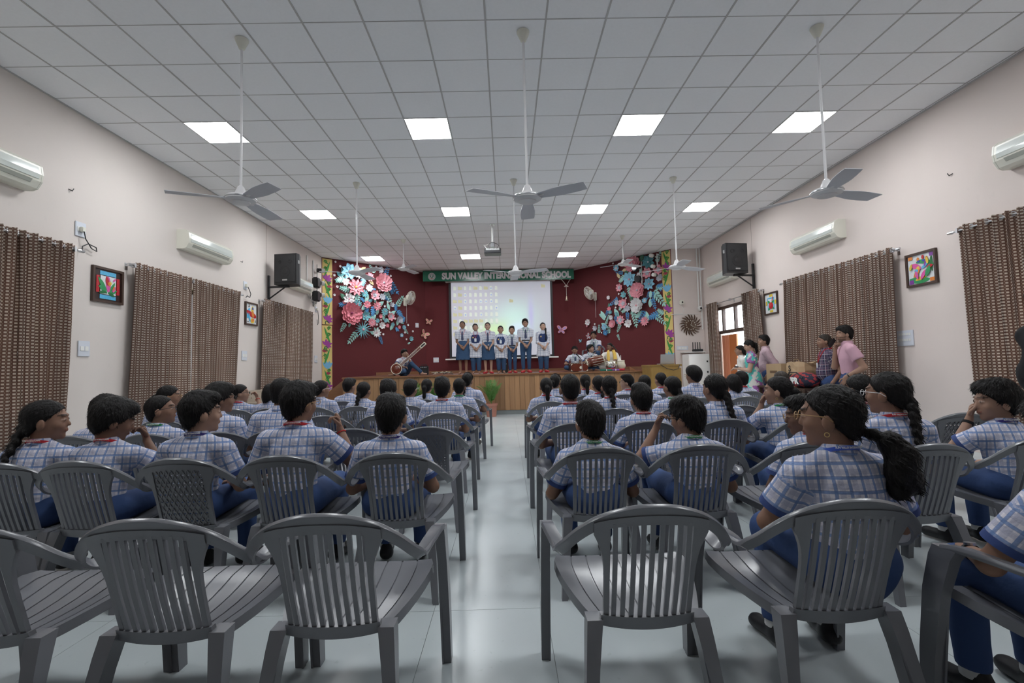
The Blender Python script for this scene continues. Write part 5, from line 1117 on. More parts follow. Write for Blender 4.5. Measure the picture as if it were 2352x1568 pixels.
def leaf_mesh(kind, c):
    k = ('leaf', kind, c)
    if k in MESH_P: return MESH_P[k]
    mb = MB()
    def blade(o, a, L, w, n=6):
        V = []; ca, sa = math.cos(a), math.sin(a)
        for i in range(n + 1):
            t = i / n; ww = w * L * math.sin(math.pi * min(1, .06 + .935 * t)) ** .85; x = L * t
            for v, dep in ((-1, .0), (0, -.045 * L - .03 * L * math.sin(math.pi * t)), (1, .0)): V.append((o[0] + x * ca - v * ww * sa, -.012 + dep - .02, o[1] + x * sa + v * ww * ca))
        mb.add(V, [(i * 3 + j, i * 3 + j + 1, i * 3 + j + 4, i * 3 + j + 3) for i in range(n) for j in (0, 1)])
    if kind == 'leaf': blade((-.5, 0), 0, 1.0, .24)
    elif kind == 'sprig':
        mb.tube([(0, -.02, 0), (.5, -.03, .03), (.98, -.02, 0)], .012, 4)
        for i in range(5):
            t = .08 + .19 * i; L = .30 - .03 * i
            for s_ in (-1, 1): blade((t, .02 * s_), s_ * .85, L, .24, 4)
        blade((.85, 0), 0, .26, .2, 4)
    else:
        blade((-.5, 0), 0, 1.0, .10)
        for i in range(5):
            t = -.44 + .18 * i; L = .42 * (1 - .1 * abs(i - 1.2))
            for s_ in (-1, 1): blade((t, 0), s_ * (1.15 - .13 * i), L, .19, 4)
    MESH_P[k] = mb.mesh('leaf', paper(c), True); return MESH_P[k]
KIND_WORDS = {'leaf': 'pointed paper leaf', 'sprig': 'paper leaf sprig', 'split leaf': 'deeply cut paper leaf', 'layered': 'many-layered paper flower', 'pointed': 'pointed-petal paper flower', 'rounded': 'round-petal paper flower', 'lily': 'lily-like paper flower', 'spiky': 'spiky paper starburst', 'blossom': 'paper blossom', 'cupped': 'cupped paper flower'}
LAYERS = {'layered': [('round', 11, 1.0, 0), ('round', 9, .76, -.05), ('round', 7, .52, -.11)], 'pointed': [('point', 10, 1.0, 0), ('point', 8, .66, -.05)], 'rounded': [('round', 7, 1.0, 0), ('round', 5, .5, -.05)], 'lily': [('wide', 8, 1.0, 0), ('wide', 5, .62, -.06)], 'spiky': [('spike', 16, 1.0, 0), ('spike', 10, .75, -.03)], 'cupped': [('round', 6, 1.0, -.06), ('round', 4, .55, -.12)], 'blossom': [('round', 5, 1.0, 0)]}
INNER = {('rounded', 'pink'): 'silver grey', ('pointed', 'light blue'): 'teal', ('lily', 'pink'): 'silver grey', ('rounded', 'light blue'): 'white'}
count = 0
for table, A, B, where in ((SITAR_WALL, PA, PB, 'above the sitar player'), (LECTERN_WALL, PC, PD, 'above the seated musicians')):
    for kd, by_colour in table.items():
        for cn, spots in by_colour.items():
            for s_, z, d, a in spots:
                count += 1; foliage = kd in ('leaf', 'sprig', 'split leaf'); d *= 1.2 if foliage else 1.12
                off = ({'leaf': .012, 'sprig': .010, 'split leaf': .015}[kd] if foliage else .035) + .006 * (count % 5); p, ang = on_wall(A, B, s_, z, off)
                size = 'tiny' if d < .08 else 'small' if d < .17 else 'medium' if d < .30 else 'large'
                near = ('nearest the yellow strip' if s_ < 1.2 else 'toward the screen' if s_ > 2.2 else 'in mid cluster') if A is PA else ('nearest the yellow strip' if s_ > 2.8 else 'toward the screen' if s_ < 1.7 else 'in mid cluster'); lb = '%s %s %s %s %s, %s' % (size, cn, KIND_WORDS[kd], 'high' if z > 3.8 else 'low' if z < 2.85 else 'midway', where, near); place = Matrix.Translation(p) @ Matrix.Rotation(ang, 4, 'Z'); sz = Matrix.Diagonal((d, d, d, 1))
                if foliage:
                    o = link({'leaf': 'paper_leaf', 'sprig': 'paper_sprig', 'split leaf': 'paper_split_leaf'}[kd], leaf_mesh(kd, cn), None, label=lb, category='paper leaf', group='paper foliage ' + where)
                    o.matrix_world = place @ Matrix.Rotation(-math.radians(a), 4, 'Y') @ sz; continue
                gp = 'paper flowers ' + where
                if d < .13:
                    o = link('paper_flower', joined_blossom(kd, cn), None, label=lb, category='paper flower', group=gp); o.matrix_world = place @ Matrix.Rotation(count * .7, 4, 'Y') @ sz; continue
                o = thing('paper_flower', lb, 'paper flower', group=gp); o.matrix_world = place @ Matrix.Rotation(count * .7, 4, 'Y') @ sz
                for li, (pk, n, sc_, dy) in enumerate(LAYERS[kd]):
                    for q in range(n):
                        f = sc_ * random.uniform(.94, 1.05); link('petal', petal_mesh(pk, INNER.get((kd, cn), cn) if li else cn), o, (0, dy, 0), (random.uniform(-.08, .08), (q + .5 * li) * 2 * math.pi / n + random.uniform(-.06, .06), 0), (f, f, f))
                if kd == 'layered' and cn == 'coral pink': heart = (M_PC, 'rose heart')
                elif kd == 'pointed' and cn == 'pink' and d > .4: heart = (M_PY, 'yellow')
                else: heart = (paper('pink'), 'pink') if cn in ('white', 'teal', 'light blue') else (paper('silver grey'), 'silver grey')
                link('centre', centre_mesh(*heart), o, (0, LAYERS[kd][-1][3] * .6, 0), None, (.8, 1, .8))

# ---- paper butterflies
def butterfly(label, a, b, s_, z, d, c1, c2, turn):
    p, ang = on_wall(a, b, s_, z, .03); o = thing('paper_butterfly', label, 'paper butterfly', group='paper butterflies'); o.matrix_world = Matrix.Translation(p) @ Matrix.Rotation(ang, 4, 'Z') @ Matrix.Rotation(turn, 4, 'Y') @ Matrix.Diagonal((d, d, d, 1))
    for sx in (-1, 1):
        for nm, ou, sc_ in (('upper_wing', el(sx * .27, .2, .27, .17, sx * .7), 1), ('lower_wing', el(sx * .18, -.18, .20, .12, -sx * .8), 1)):
            w = MB().prism(ou, (0, 0, 0), (1, -.35 * sx, 0), (0, 0, 1), (0, -.02, 0), 1).obj(nm, c1, o)
            cx = sum(u for u, v in ou) / len(ou); cy = sum(v for u, v in ou) / len(ou); MB().prism([(cx + (u - cx) * .62, cy + (v - cy) * .62) for u, v in ou], (0, -.021, 0), (1, -.35 * sx, 0), (0, 0, 1), (0, -.01, 0), 1).obj('wing_patch', c2, w)
    MB().tube([(0, -.03, .2), (0, -.05, 0), (0, -.03, -.22)], [.02, .035, .01], 6).obj('body', c2, o)
PB_ = (PB[0], PB[1]); lav = mat('paper_lavender', (.42, .32, .62), rough=.7)
butterfly('small pink and cream paper butterfly beside the white wall socket', PB, PC, .12, 2.88, .24, paper('cream'), paper('coral pink'), .2)
butterfly('larger pink and cream paper butterfly above the sitar neck', PA, PB, 3.62, 2.43, .34, paper('cream'), paper('coral pink'), .5)
butterfly('lavender and pink paper butterfly next to the white screen', PB, PC, 4.83, 2.50, .36, paper('pink'), lav, .15)
butterfly('small pink and teal paper butterfly left of the seated flautist', PC, PD, .60, 2.22, .22, paper('pink'), paper('teal'), 1.2); butterfly('tiny cream paper butterfly next to the screen edge', PB, PC, 4.42, 2.98, .10, paper('cream'), paper('white'), .6); butterfly('teal paper beetle above the harmonium player', PC, PD, .25, 2.08, .14, paper('teal'), paper('light blue'), 0)

# ---- yellow hand-painted strips
M_YEL = mat('yellow_chart_paper', (.72, .56, .20), rough=.8, noise=.06, nscale=4, bump=.2, bscale=6); M_EDGE = mat('strip_edge_peach', (.75, .42, .30), rough=.8)
cg, cg2, cpu, crd, cbl = mat('craft_green', (.05, .30, .06), rough=.7), mat('craft_dark_green', (.02, .12, .06), rough=.7), mat('craft_purple', (.33, .05, .30), rough=.7), mat('craft_maroon', (.36, .04, .08), rough=.7), mat('craft_blue', (.18, .45, .68), rough=.7)
def strip(label, a, b, s0, s1, z0, z1, motifs):
    p, ang = on_wall(a, b, (s0 + s1) / 2, 0, .004); w = (s1 - s0) / 2; o = thing('flower_strip', label, 'wall hanging', p, ang, 'yellow floral strips')
    sh = MB().box((-w, -.012, z0), (w, 0, z1)).obj('sheet', M_YEL, o); MB().box((-w - .008, -.010, z0), (-w, 0, z1)).box((w, -.010, z0), (w + .008, 0, z1)).obj('edging', M_EDGE, sh); k = 0
    def put(nm, ou, mt, d=.008):
        nonlocal k; k += 1; MB().prism(ou, (0, -.012 - .0004 * (k % 7), 0), (1, 0, 0), (0, 0, 1), (0, -d, 0), 1).obj(nm, mt, sh)
    for kd, x, z in motifs:
        if not z0 + .1 < z < z1 - .08: continue
        if kd == 'P':
            for q, L in ((-.3, .17), (.35, .19), (.95, .2), (1.6, .19), (2.3, .17), (-.9, .13)): put('petal', lf2(x - .03, z - .04, L, q, .42), cpu)
            MB().tube([(x - .04 + .045 * math.cos(q), -.016, z - .12 + .05 * math.sin(q)) for q in [i * .45 for i in range(10)]], .012, 5).obj('tendril', cg2, sh)
        elif kd == 'R':
            for q in (.6, 1.1, 1.6, 2.1, 2.6): put('petal', lf2(x, z - .03, .10, q, .34), crd)
            MB().tube([(x, -.015, z - .03), (x - .03, -.015, z - .12), (x - .09, -.015, z - .18)], .005, 4).obj('stem', cg2, sh)
        elif kd == 'B':
            for q in (.9, 1.3, 1.75, 2.2): put('petal', lf2(x - .02, z - .12, .24, q, .36), cbl)
        elif kd == 'V':
            s_ = 1 if x > 0 else -1; put('vine', lf2(-s_ * .09, z - .28, .50, math.pi / 2 - s_ * .42, .12, s_ * .15), cg)
            for q, zz in ((-.02, z - .02), (.02, z + .1), (-.04, z - .14)): put('leaf', lf2(q, zz, .08, 2.4 if s_ > 0 else .7, .4), cg)
            for zz in (z + .16, z - .04): MB().tube([(-s_ * (.02 + .055 * (1 - j / 12) * math.cos(j * .75) + .03), -.018, zz + .055 * (1 - j / 14) * math.sin(j * .75)) for j in range(12)], .014, 5).obj('curl', cg, sh)
Lm = [('V', 1, 4.36), ('P', .0, 4.02), ('R', .07, 3.77), ('V', -1, 3.72), ('B', .03, 3.38), ('R', -.06, 3.17), ('V', 1, 3.08), ('P', .02, 2.80), ('V', -1, 2.36), ('P', 0, 2.04), ('R', -.07, 1.83), ('V', 1, 1.72), ('B', .03, 1.42), ('R', .03, 1.16), ('V', -1, 1.08), ('P', .02, .78)]
strip('upper yellow floral strip beside the spotlights by the flower wall', PA, PB, .02, .315, 2.625, 4.62, Lm); strip('lower yellow floral strip beside the curtain by the flower wall', PA, PB, .01, .305, .60, 2.60, Lm)
strip('tall yellow floral strip between the flower wall and the sun clock', PC, PD, 3.53, 3.81, 1.0, 4.62, [('V', -1, 4.42), ('P', 0.02, 4.14), ('R', -.02, 3.93), ('V', 1, 3.86), ('B', .02, 3.50), ('R', .05, 3.22), ('V', -1, 3.14), ('P', .0, 2.86), ('V', 1, 2.46), ('P', .03, 2.10), ('R', .06, 1.88), ('V', -1, 1.76), ('B', .02, 1.46), ('R', -.02, 1.22)])
# spotlights clamped above the lectern-side flowers
for i, (s_, z, off) in enumerate(((2.78, 4.22, .3), (2.86, 3.86, .3), (3.36, 4.5, .25), (3.4, 4.16, .25), (3.42, 3.9, .25))):
    p, ang = on_wall(PC, PD, s_, z, 0.02); o = thing('spotlight', 'black floodlight among the lectern-side paper flowers, %s one' % ('upper', 'lower')[i] if i < 2 else 'small white-hooded spotlight among the lectern-side paper flowers, %s one' % ('top', 'middle', 'bottom')[i - 2], 'spotlight', p, ang, 'stage spotlights')
    MB().box((-.012, -off + .05, -.02), (.012, 0, .0)).obj('arm', M_WHITE, o)
    if i < 2: MB().lathe([(0, -off - .05), (.10, -off - .05), (.115, -off + .04), (.06, -off + .10), (0, -off + .1)], n=18, axis='y').obj('housing', M_BLACK, o); MB().lathe([(0, -off - .055), (.085, -off - .055), (.085, -off - .05), (0, -off - .05)], n=18, axis='y').obj('glass', mat('dark_glass', (.03, .03, .035), rough=.1), o)
    else: MB().lathe([(0, -off - .1), (.055, -off - .09), (.062, -off), (0, -off)], n=16, axis='y').obj('lens_hood', M_LENS, o); MB().lathe([(0, -off), (.06, -off), (.055, -off + .09), (0, -off + .1)], n=16, axis='y').obj('housing', M_BLACK, o)
p, ang = on_wall(PC, PD, 2.82, 4.0, .015); o = thing('light_rail', 'white vertical rail carrying the black floodlights', 'rail', p, ang); MB().box((-.015, -.02, -.62), (.015, 0, .6)).obj('bar', M_WHITE, o)
p, ang = on_wall(PC, PD, 3.38, 4.2, .015); o = thing('light_rail', 'white vertical rail carrying the white-hooded spotlights', 'rail', p, ang); MB().box((-.015, -.02, -.45), (.015, 0, .4)).obj('bar', M_WHITE, o)
# ------------------------------------------------------------------ grey moulded chairs
def chair_plastic():
    m = mat('grey_moulded_plastic', (.165, .169, .186), rough=.25, spec=.6); return m
M_CHAIR = chair_plastic()
def cat_rom(P, n):
    P = [Vector(p) for p in P]; out = []
    for i in range(len(P) - 1):
        p0, p1, p2, p3 = P[max(i - 1, 0)], P[i], P[i + 1], P[min(i + 2, len(P) - 1)]
        for q in range(n):
            t = q / n; out.append(.5 * ((2 * p1) + (-p0 + p2) * t + (2 * p0 - 5 * p1 + 4 * p2 - p3) * t * t + (-p0 + 3 * p1 - 3 * p2 + p3) * t ** 3))
    return out + [P[-1]]
def back_y(z, x): return -.228 - .30 * (z - .40) + .55 * x * x
# the sweeping rim: outer edge and the direction its band is wide in
half = [((.318, .165, .578), (-.052, 0, .002)), ((.318, .10, .592), (-.052, 0, .0)), ((.312, .01, .596), (-.052, 0, -.003)), ((.303, -.09, .598), (-.050, .004, -.008)), ((.297, -.165, .604), (-.038, .012, -.024)), ((.289, -.205, .630), (-.022, .014, -.038)), ((.266, -.245, .664), (-.014, .012, -.043)), ((.229, -.280, .708), (-.010, .010, -.044)), ((.179, -.307, .746), (-.007, .009, -.044)), ((.121, -.326, .772), (-.003, .008, -.044)), ((.055, -.337, .788), (-.001, .008, -.044)), ((0, -.340, .791), (0, .008, -.044))]
full = half + [((-p[0], p[1], p[2]), (-w[0], w[1], w[2])) for p, w in half[-2::-1]]
PO = cat_rom([p for p, w in full], 3); WO = cat_rom([w for p, w in full], 3)
rings = []
for i, (p, w) in enumerate(zip(PO, WO)):
    t = (PO[min(i + 1, len(PO) - 1)] - PO[max(i - 1, 0)]).normalized(); n = w.cross(t).normalized(); n = n if True else n
    th = .007; a, b = p + w * .0, p + w
    e = w.normalized() * .006
    rings.append([a + n * th * .2 + e * .0, a + e + n * th * 1.5, a + e * 2.2 + n * th * 1.0, b + n * th * .75, b - n * th * .75, a + e * 2.2 - n * th * 1.0, a + e - n * th * 1.5, a - n * th * .2])
c_rim = MB().loft(rings).mesh('arm_and_back_rim', M_CHAIR, 'auto')
def bar(mb, secs):      # secs: list of (centre, half-x, half-y)
    return mb.loft([[(c[0] - a, c[1] - b, c[2]), (c[0] + a, c[1] - b, c[2]), (c[0] + a, c[1] + b, c[2]), (c[0] - a, c[1] + b, c[2])] for c, a, b in secs])
def leg_front(s_):
    mb = MB(); bar(mb, [((s_ * .305, .252, 0), .017, .026), ((s_ * .303, .236, .20), .018, .031), ((s_ * .300, .206, .42), .018, .036), ((s_ * .297, .170, .545), .020, .040), ((s_ * .293, .150, .582), .024, .042)])
    bar(mb, [((s_ * .289, .232, 0), .004, .012), ((s_ * .284, .190, .42), .004, .014)]); return mb.mesh('front_leg', M_CHAIR, 'auto')
def leg_rear(s_):
    mb = MB(); bar(mb, [((s_ * .215, -.315, 0), .015, .017), ((s_ * .200, -.275, .18), .018, .021), ((s_ * .180, -.225, .34), .024, .028), ((s_ * .172, -.205, .395), .026, .030)])
    bar(mb, [((s_ * .200, -.295, 0), .006, .020), ((s_ * .174, -.235, .28), .009, .028), ((s_ * .160, -.205, .385), .009, .032)]); return mb.mesh('rear_leg', M_CHAIR, 'auto')
c_fl = {s_: leg_front(s_) for s_ in (-1, 1)}; c_rl = {s_: leg_rear(s_) for s_ in (-1, 1)}
# seat: eight raised strips divided by fine grooves, with a turned-down edge
st_ = MB(); cols = 8; ny = 7
def seat_pt(u, t):      # u in -1..1 across, t 0 rear..1 front
    hw = .172 + .095 * math.sin(t * math.pi / 2) ** .9 - .018 * max(0, t - .85) * 6.6; y = -.21 + .43 * t + (.018 * (1 - u * u) if t > .9 else 0); z = .380 + .048 * t - .020 * math.sin(math.pi * t) * (1 - u * u) - .012 * max(0, t - .86) * 7 + .012 * u ** 4; return (u * hw, y, z)
for c in range(cols):
    u0, u1 = -1 + 2 * c / cols + (.012 if c else 0), -1 + 2 * (c + 1) / cols - (.012 if c < cols - 1 else 0)
    V = []; F = []
    for i in range(ny + 1):
        for u in (u0, (u0 + u1) / 2, u1): V.append(seat_pt(u, i / ny))
    F = [(i * 3 + j, i * 3 + j + 1, (i + 1) * 3 + j + 1, (i + 1) * 3 + j) for i in range(ny) for j in (0, 1)]; st_.add(V, F)
V = []
for i in range(ny + 1):
    for u in [-1 + 2 * c / 16 for c in range(17)]: p = seat_pt(u, i / ny); V.append((p[0], p[1], p[2] - .0035))
st_.add(V, [(i * 17 + j, i * 17 + j + 1, (i + 1) * 17 + j + 1, (i + 1) * 17 + j) for i in range(ny) for j in range(16)])
edge = [seat_pt(-1, i / ny) for i in range(ny + 1)] + [seat_pt(u, 1) for u in [-1 + .25 * i for i in range(1, 8)]] + [seat_pt(1, 1 - i / ny) for i in range(ny + 1)]
st_.add([p for p in edge] + [(p[0] * 1.008, p[1] + .004 * (p[1] > .2), p[2] - .035) for p in edge] + [(p[0] * .97, p[1] - .008, p[2] - .035) for p in edge], [(i, i + 1, len(edge) + i + 1, len(edge) + i) for i in range(len(edge) - 1)] + [(len(edge) + i, len(edge) + i + 1, 2 * len(edge) + i + 1, 2 * len(edge) + i) for i in range(len(edge) - 1)])
c_seat = st_.mesh('seat', M_CHAIR, 'auto')
def pw_(z): return .126 + .004 * (z - .40) / .33       # half width of the slatted field
def arch_z(x): return .792 - .62 * x * x - 6.0 * x ** 4   # underside line of the rim over the field
def stile(s_):
    mb = MB(); rg = []
    for i in range(13):
        z = .375 + .345 * i / 12; xi = pw_(z); t = max(0, (z - .50) / .19); xo = min(xi + .017 + .036 * t ** 3.6, .180); zz = min(z, arch_z(xo) - .03) if z > .66 else z
        yi, yo = back_y(z, xi), back_y(zz, xo)
        rg.append([(s_ * xi, yi - .007, z), (s_ * xo, yo - .007, zz), (s_ * xo, yo + .009, zz), (s_ * xi, yi + .009, z)])
    return mb.loft(rg).mesh('stile', M_CHAIR, 'auto')
c_stile = {s_: stile(s_) for s_ in (-1, 1)}
def arc_bar(z0, z1, w, t=.010, n=14):
    mb = MB(); rg = []
    for i in range(n + 1):
        x = -w + 2 * w * i / n; a, b = (z0(x), z1(x)) if callable(z0) else (z0, z1); sag = 0 if callable(z0) else -.012 * (1 - (x / w) ** 2)
        rg.append([(x, back_y(a, x) - t, a + sag), (x, back_y(b, x) - t, b + sag * .5), (x, back_y(b, x) + t, b + sag * .5), (x, back_y(a, x) + t, a + sag)])
    return mb.loft(rg)
c_low = arc_bar(.372, .410, .152, .012).mesh('lower_rail', M_CHAIR, 'auto'); c_top = arc_bar(lambda x: arch_z(x) - .066, lambda x: arch_z(x) - .036, .180, .008).mesh('upper_rail', M_CHAIR, 'auto')
NS = 9; c_slat = []
for k in range(NS):
    f = -1 + 2 * (k + .5) / NS; rg = []; zt = arch_z(f * .127) - .055
    for i in range(8):
        z = .398 + (zt - .398) * i / 7; x = f * pw_(z); w = .0076; y = back_y(z, x) - .006 * math.sin(math.pi * i / 7); rg.append([(x - w, y - .008, z), (x + w, y - .008, z), (x + w * .7, y + .007, z), (x - w * .7, y + .007, z)])
    c_slat.append(MB().loft(rg).mesh('slat', M_CHAIR, 'auto'))
# woven-look panel: solid diamonds, each with a small square hole and a raised rib on its edge
lt = MB(); rows = 15; nc = 9
for r in range(rows):
    for c in range(nc):
        z0 = .402 + .325 * r / rows; z1 = .402 + .325 * (r + 1) / rows; f0, f1 = -1 + 2 * c / nc, -1 + 2 * (c + 1) / nc
        def P(f, z, d=0): x = f * pw_(z); return (x, back_y(z, x) + d, z)
        zc, fc = (z0 + z1) / 2, (f0 + f1) / 2; hz_, hf = (z1 - z0) * .13, (f1 - f0) * .13
        o_ = [P(f0, z0), P(f1, z0), P(f1, z1), P(f0, z1)]; i_ = [P(fc - hf, zc - hz_), P(fc + hf, zc - hz_), P(fc + hf, zc + hz_), P(fc - hf, zc + hz_)]
        lt.add(o_ + i_, [(q, (q + 1) % 4, 4 + (q + 1) % 4, 4 + q) for q in range(4)])
for s_ in (-1, 1):
    for k in range(-7, 12):
        pts = []
        for i in range(15):
            z = .402 + .325 * i / 14; f = -1 + .22 * k + s_ * (i / 14 - .5) * 1.35 + .55
            if -1 <= f <= 1: x = f * pw_(z); pts.append((x, back_y(z, x) - .002, z))
        if len(pts) > 2: lt.tube(pts, .0032, 4)
c_lat = lt.mesh('lattice_panel', M_CHAIR)
def chair(loc, rz, label, group, lattice=False):
    o = thing('plastic_chair', label, 'chair', loc, rz, group)
    link('arm_and_back_rim', c_rim, o); link('seat', c_seat, o); link('lower_rail', c_low, o); link('upper_rail', c_top, o)
    for s_ in (-1, 1): link('front_leg', c_fl[s_], o); link('rear_leg', c_rl[s_], o); link('stile', c_stile[s_], o)
    if lattice: link('lattice_panel', c_lat, o)
    else:
        for m in c_slat: link('slat', m, o)
    return o
# ------------------------------------------------------------------ lectern, laptop, plants, sofa, boxes
lc = thing('lectern', 'yellow-brown wooden lectern standing at the stage corner', 'lectern', (3.92, 11.72, 0)); lc.rotation_euler = (0, 0, .12)
MB().bevbox((-.44, -.24, .0), (.30, -.20, 1.185), .006).obj('front_panel', M_LECT, lc); MB().bevbox((.30, -.24, .0), (.34, .30, 1.10), .006).obj('side_panel', M_LECT, lc); MB().bevbox((-.44, -.20, 0), (-.40, .3, 1.15), .006).obj('side_panel', M_LECT, lc); MB().bevbox((-.45, -.25, 1.14), (.36, .32, 1.19), .008).obj('top', M_LECT, lc); MB().tube([(-.2, -.26, 1.19), (-.05, -.28, 1.09), (.12, -.28, 1.05), (.25, -.27, 1.08), (.3, -.25, 1.18)], .008, 6).obj('cable', M_BLACK, lc)
lp = thing('laptop', 'silver laptop with its back to the hall, open on the lectern', 'laptop', (3.99, 11.74, 1.193)); lp.rotation_euler = (0, 0, .06); M_SIL = mat('laptop_silver', (.48, .48, .49), rough=.35, metal=.4)
MB().bevbox((-.18, -.08, 0), (.18, .16, .016), .005).obj('base', M_SIL, lp); MB().bevbox((-.18, -.004, 0), (.18, .004, .235), .003).obj('lid', M_SIL, lp, loc=(0, -.085, .014), rot=(.16, 0, 0)); MB().lathe([(0, -.008), (.018, -.008), (.018, -.004), (0, -.004)], c=(0, 0, 0), n=14, axis='y').obj('logo', mat('logo_dark', (.08, .08, .08)), lp, loc=(0, -.068, .13), rot=(.16, 0, 0))
M_TERRA = mat('terracotta', (.42, .18, .13), rough=.7, noise=.15, nscale=12); M_FROND = mat('palm_green', (.09, .22, .04), rough=.5, noise=.35, nscale=9); M_SOIL = mat('soil', (.05, .035, .025), rough=.95)
def palm(label, x, y, h, seed, pot=True):
    rnd = random.Random(seed); o = thing('potted_palm', label, 'potted plant', (x, y, 0), 0, 'potted palms before the stage')
    MB().lathe([(0, 0), (.115, 0), (.12, .02), (.14, .27), (.155, .275), (.155, .33), (.135, .33), (.13, .30), (0, .30)], n=24).obj('pot', M_TERRA, o); MB().lathe([(0, .30), (.13, .302), (0, .31)], n=16, cap=False).obj('soil', M_SOIL, o)
    for f in range(15):
        a = rnd.uniform(0, 2 * math.pi); L = h * rnd.uniform(.7, 1.1); lean_ = rnd.uniform(.25, .95); mb = MB(); P = []
        for i in range(10): t = i / 9; r_ = L * .55 * lean_ * t ** 1.5; P.append(Vector((r_ * math.cos(a), r_ * math.sin(a), .30 + L * (t - .38 * lean_ * t * t))))
        mb.tube([tuple(p) for p in P], [.007 - .0005 * i for i in range(10)], 5)
        for i in range(2, 10):
            d = (P[i] - P[i - 1]).normalized(); sd_ = d.cross(Vector((0, 0, 1))).normalized()
            for q in range(2):
                b = P[i] - (P[i] - P[i - 1]) * (.5 * q)
                for s_ in (-1, 1):
                    ll = L * .24 * (1 - abs(i / 9 - .55)); dr_ = (sd_ * s_ * .8 + d * .65 - Vector((0, 0, .25))).normalized(); w = d.cross(dr_).cross(dr_).normalized() * .010
                    mb.add([tuple(b), tuple(b + dr_ * ll * .5 + w), tuple(b + dr_ * ll), tuple(b + dr_ * ll * .5 - w)], [(0, 1, 2, 3)])
        mb.obj('frond', M_FROND, o)
palm('potted palm in a terracotta pot at the stage foot by the aisle', -.40, 11.80, .68, 3); palm('potted palm partly hidden behind heads before the stage, sitar side', -2.35, 11.85, .62, 5); palm('potted palm showing behind the boy with glasses, sitar side', -1.75, 11.9, .66, 6); palm('potted palm partly hidden before the stage, lectern side', 1.55, 11.8, .6, 8)
M_SOFA = mat('beige_tufted_fabric', (.36, .30, .24), rough=.85, noise=.1, nscale=12, bump=.2, bscale=90)
so = thing('sofa', 'beige tufted sofa against the wall below the music picture', 'sofa', (XL + .48, 10.25, 0))
MB().bevbox((-.42, -.85, .36), (-.16, .85, .86), .05).obj('backrest', M_SOFA, so); MB().bevbox((-.18, -.85, .14), (.40, .85, .46), .05).obj('seat_cushion', M_SOFA, so)
for s_ in (-1, 1): MB().bevbox((-.42, s_ * .95 - .11, .10), (.42, s_ * .95 + .11, .64), .05).obj('armrest', M_SOFA, so)
for i in range(8):
    for k in range(2): MB().ball((-.155, -.75 + i * .21 + .1 * k, .60 + .13 * k), (.015, .018, .018), 8, 5).obj('tuft_button', M_SOFA, so)
for sx in (-.36, .34):
    for sy in (-.95, .95): MB().bevbox((sx - .03, sy - .03, 0), (sx + .03, sy + .03, .12), .005).obj('foot', M_DARKWOOD, so)
tb = thing('side_table', 'dark table by the curtain carrying boxes and bags', 'table', (5.33, 8.62, 0)); MB().bevbox((-.34, -.75, .70), (.34, .75, .735), .006).obj('top', M_DARKWOOD, tb)
for sx in (-.3, .3):
    for sy in (-.7, .7): MB().bevbox((sx - .025, sy - .025, 0), (sx + .025, sy + .025, .70), .004).obj('leg', M_DARKWOOD, tb)
MB().bevbox((-.3, -.7, .35), (.3, .7, .37), .004).obj('shelf', M_WHITE, tb)
M_KRAFT = mat('kraft_brown', (.42, .29, .17), rough=.8, noise=.12, nscale=6)
cx = thing('cardboard_box', 'closed cardboard carton with tape on the dark table', 'box', (5.36, 9.08, .737)); MB().bevbox((-.19, -.26, 0), (.19, .26, .42), .006).obj('carton', M_KRAFT, cx); MB().box((-.03, -.262, .05), (.03, .262, .423)).obj('tape', mat('brown_tape', (.22, .13, .07), rough=.3), cx); MB().box((-.193, -.12, .24), (-.189, .12, .29)).box((-.193, -.2, .10), (-.189, .2, .115)).obj('printed_mark', mat('ink_brown', (.15, .09, .05)), cx)
pb = thing('paper_bag', 'crumpled kraft paper bag with a black printed monogram', 'bag', (5.36, 8.50, .737)); bg_ = MB(); rg = []
for i in range(7):
    z = .44 * i / 6; rr = random.Random(i); rg.append([(.14 * c * (1 + rr.uniform(-.05, .05)) * (1 - .25 * (i / 6) ** 2), .27 * d + rr.uniform(-.012, .012), z + (.03 * rr.uniform(-1, 1) if i == 6 else 0)) for c, d in ((-1, -1), (-1.08, -.4), (-.94, .0), (-1.06, .45), (-1, 1), (0, 1.04), (1, 1), (1.05, 0), (1, -1), (0, -1.05))])
bg_.loft(rg).obj('bag', M_KRAFT, pb); link('lettering', text_mesh('S\nX', .15, .001, M_BLACK, .004), pb, (-.142, .14, .25), (math.pi / 2, 0, -math.pi / 2)); MB().tube([(-.08, -.1, .42), (-.1, -.05, .5), (-.1, .05, .5), (-.08, .1, .42)], .006, 5).obj('handle', M_KRAFT, pb)
def redbag():
    m = mat('red_black_camouflage', (.3, .03, .04), rough=.8); g = NB(m); n = g.noise(g.coord(), 13.0, 2.0); c = g.mix(g.math('GREATER_THAN', n, .5), (.015, .017, .04), (.33, .03, .035)); g.put(g.b.inputs['Base Color'], c); g.bump(g.noise(g.coord(), 6.0), .5, .05); return m
rb = thing('sports_bag', 'red and navy camouflage sports bag with white letters on the table', 'bag', (5.18, 8.16, .737)); MB().ball((0, 0, .13), (.20, .33, .14), 20, 10).obj('body', redbag(), rb, smooth=True); MB().tube([(-.16, -.2, .18), (-.2, -.1, .27), (-.2, .1, .27), (-.16, .2, .18)], .012, 6).obj('handle', M_BLACK, rb); link('lettering', text_mesh('JPR', .15, .004, M_WHITE, .006), rb, (-.195, -.02, .12), (math.pi / 2 + .1, 0, -math.pi / 2))
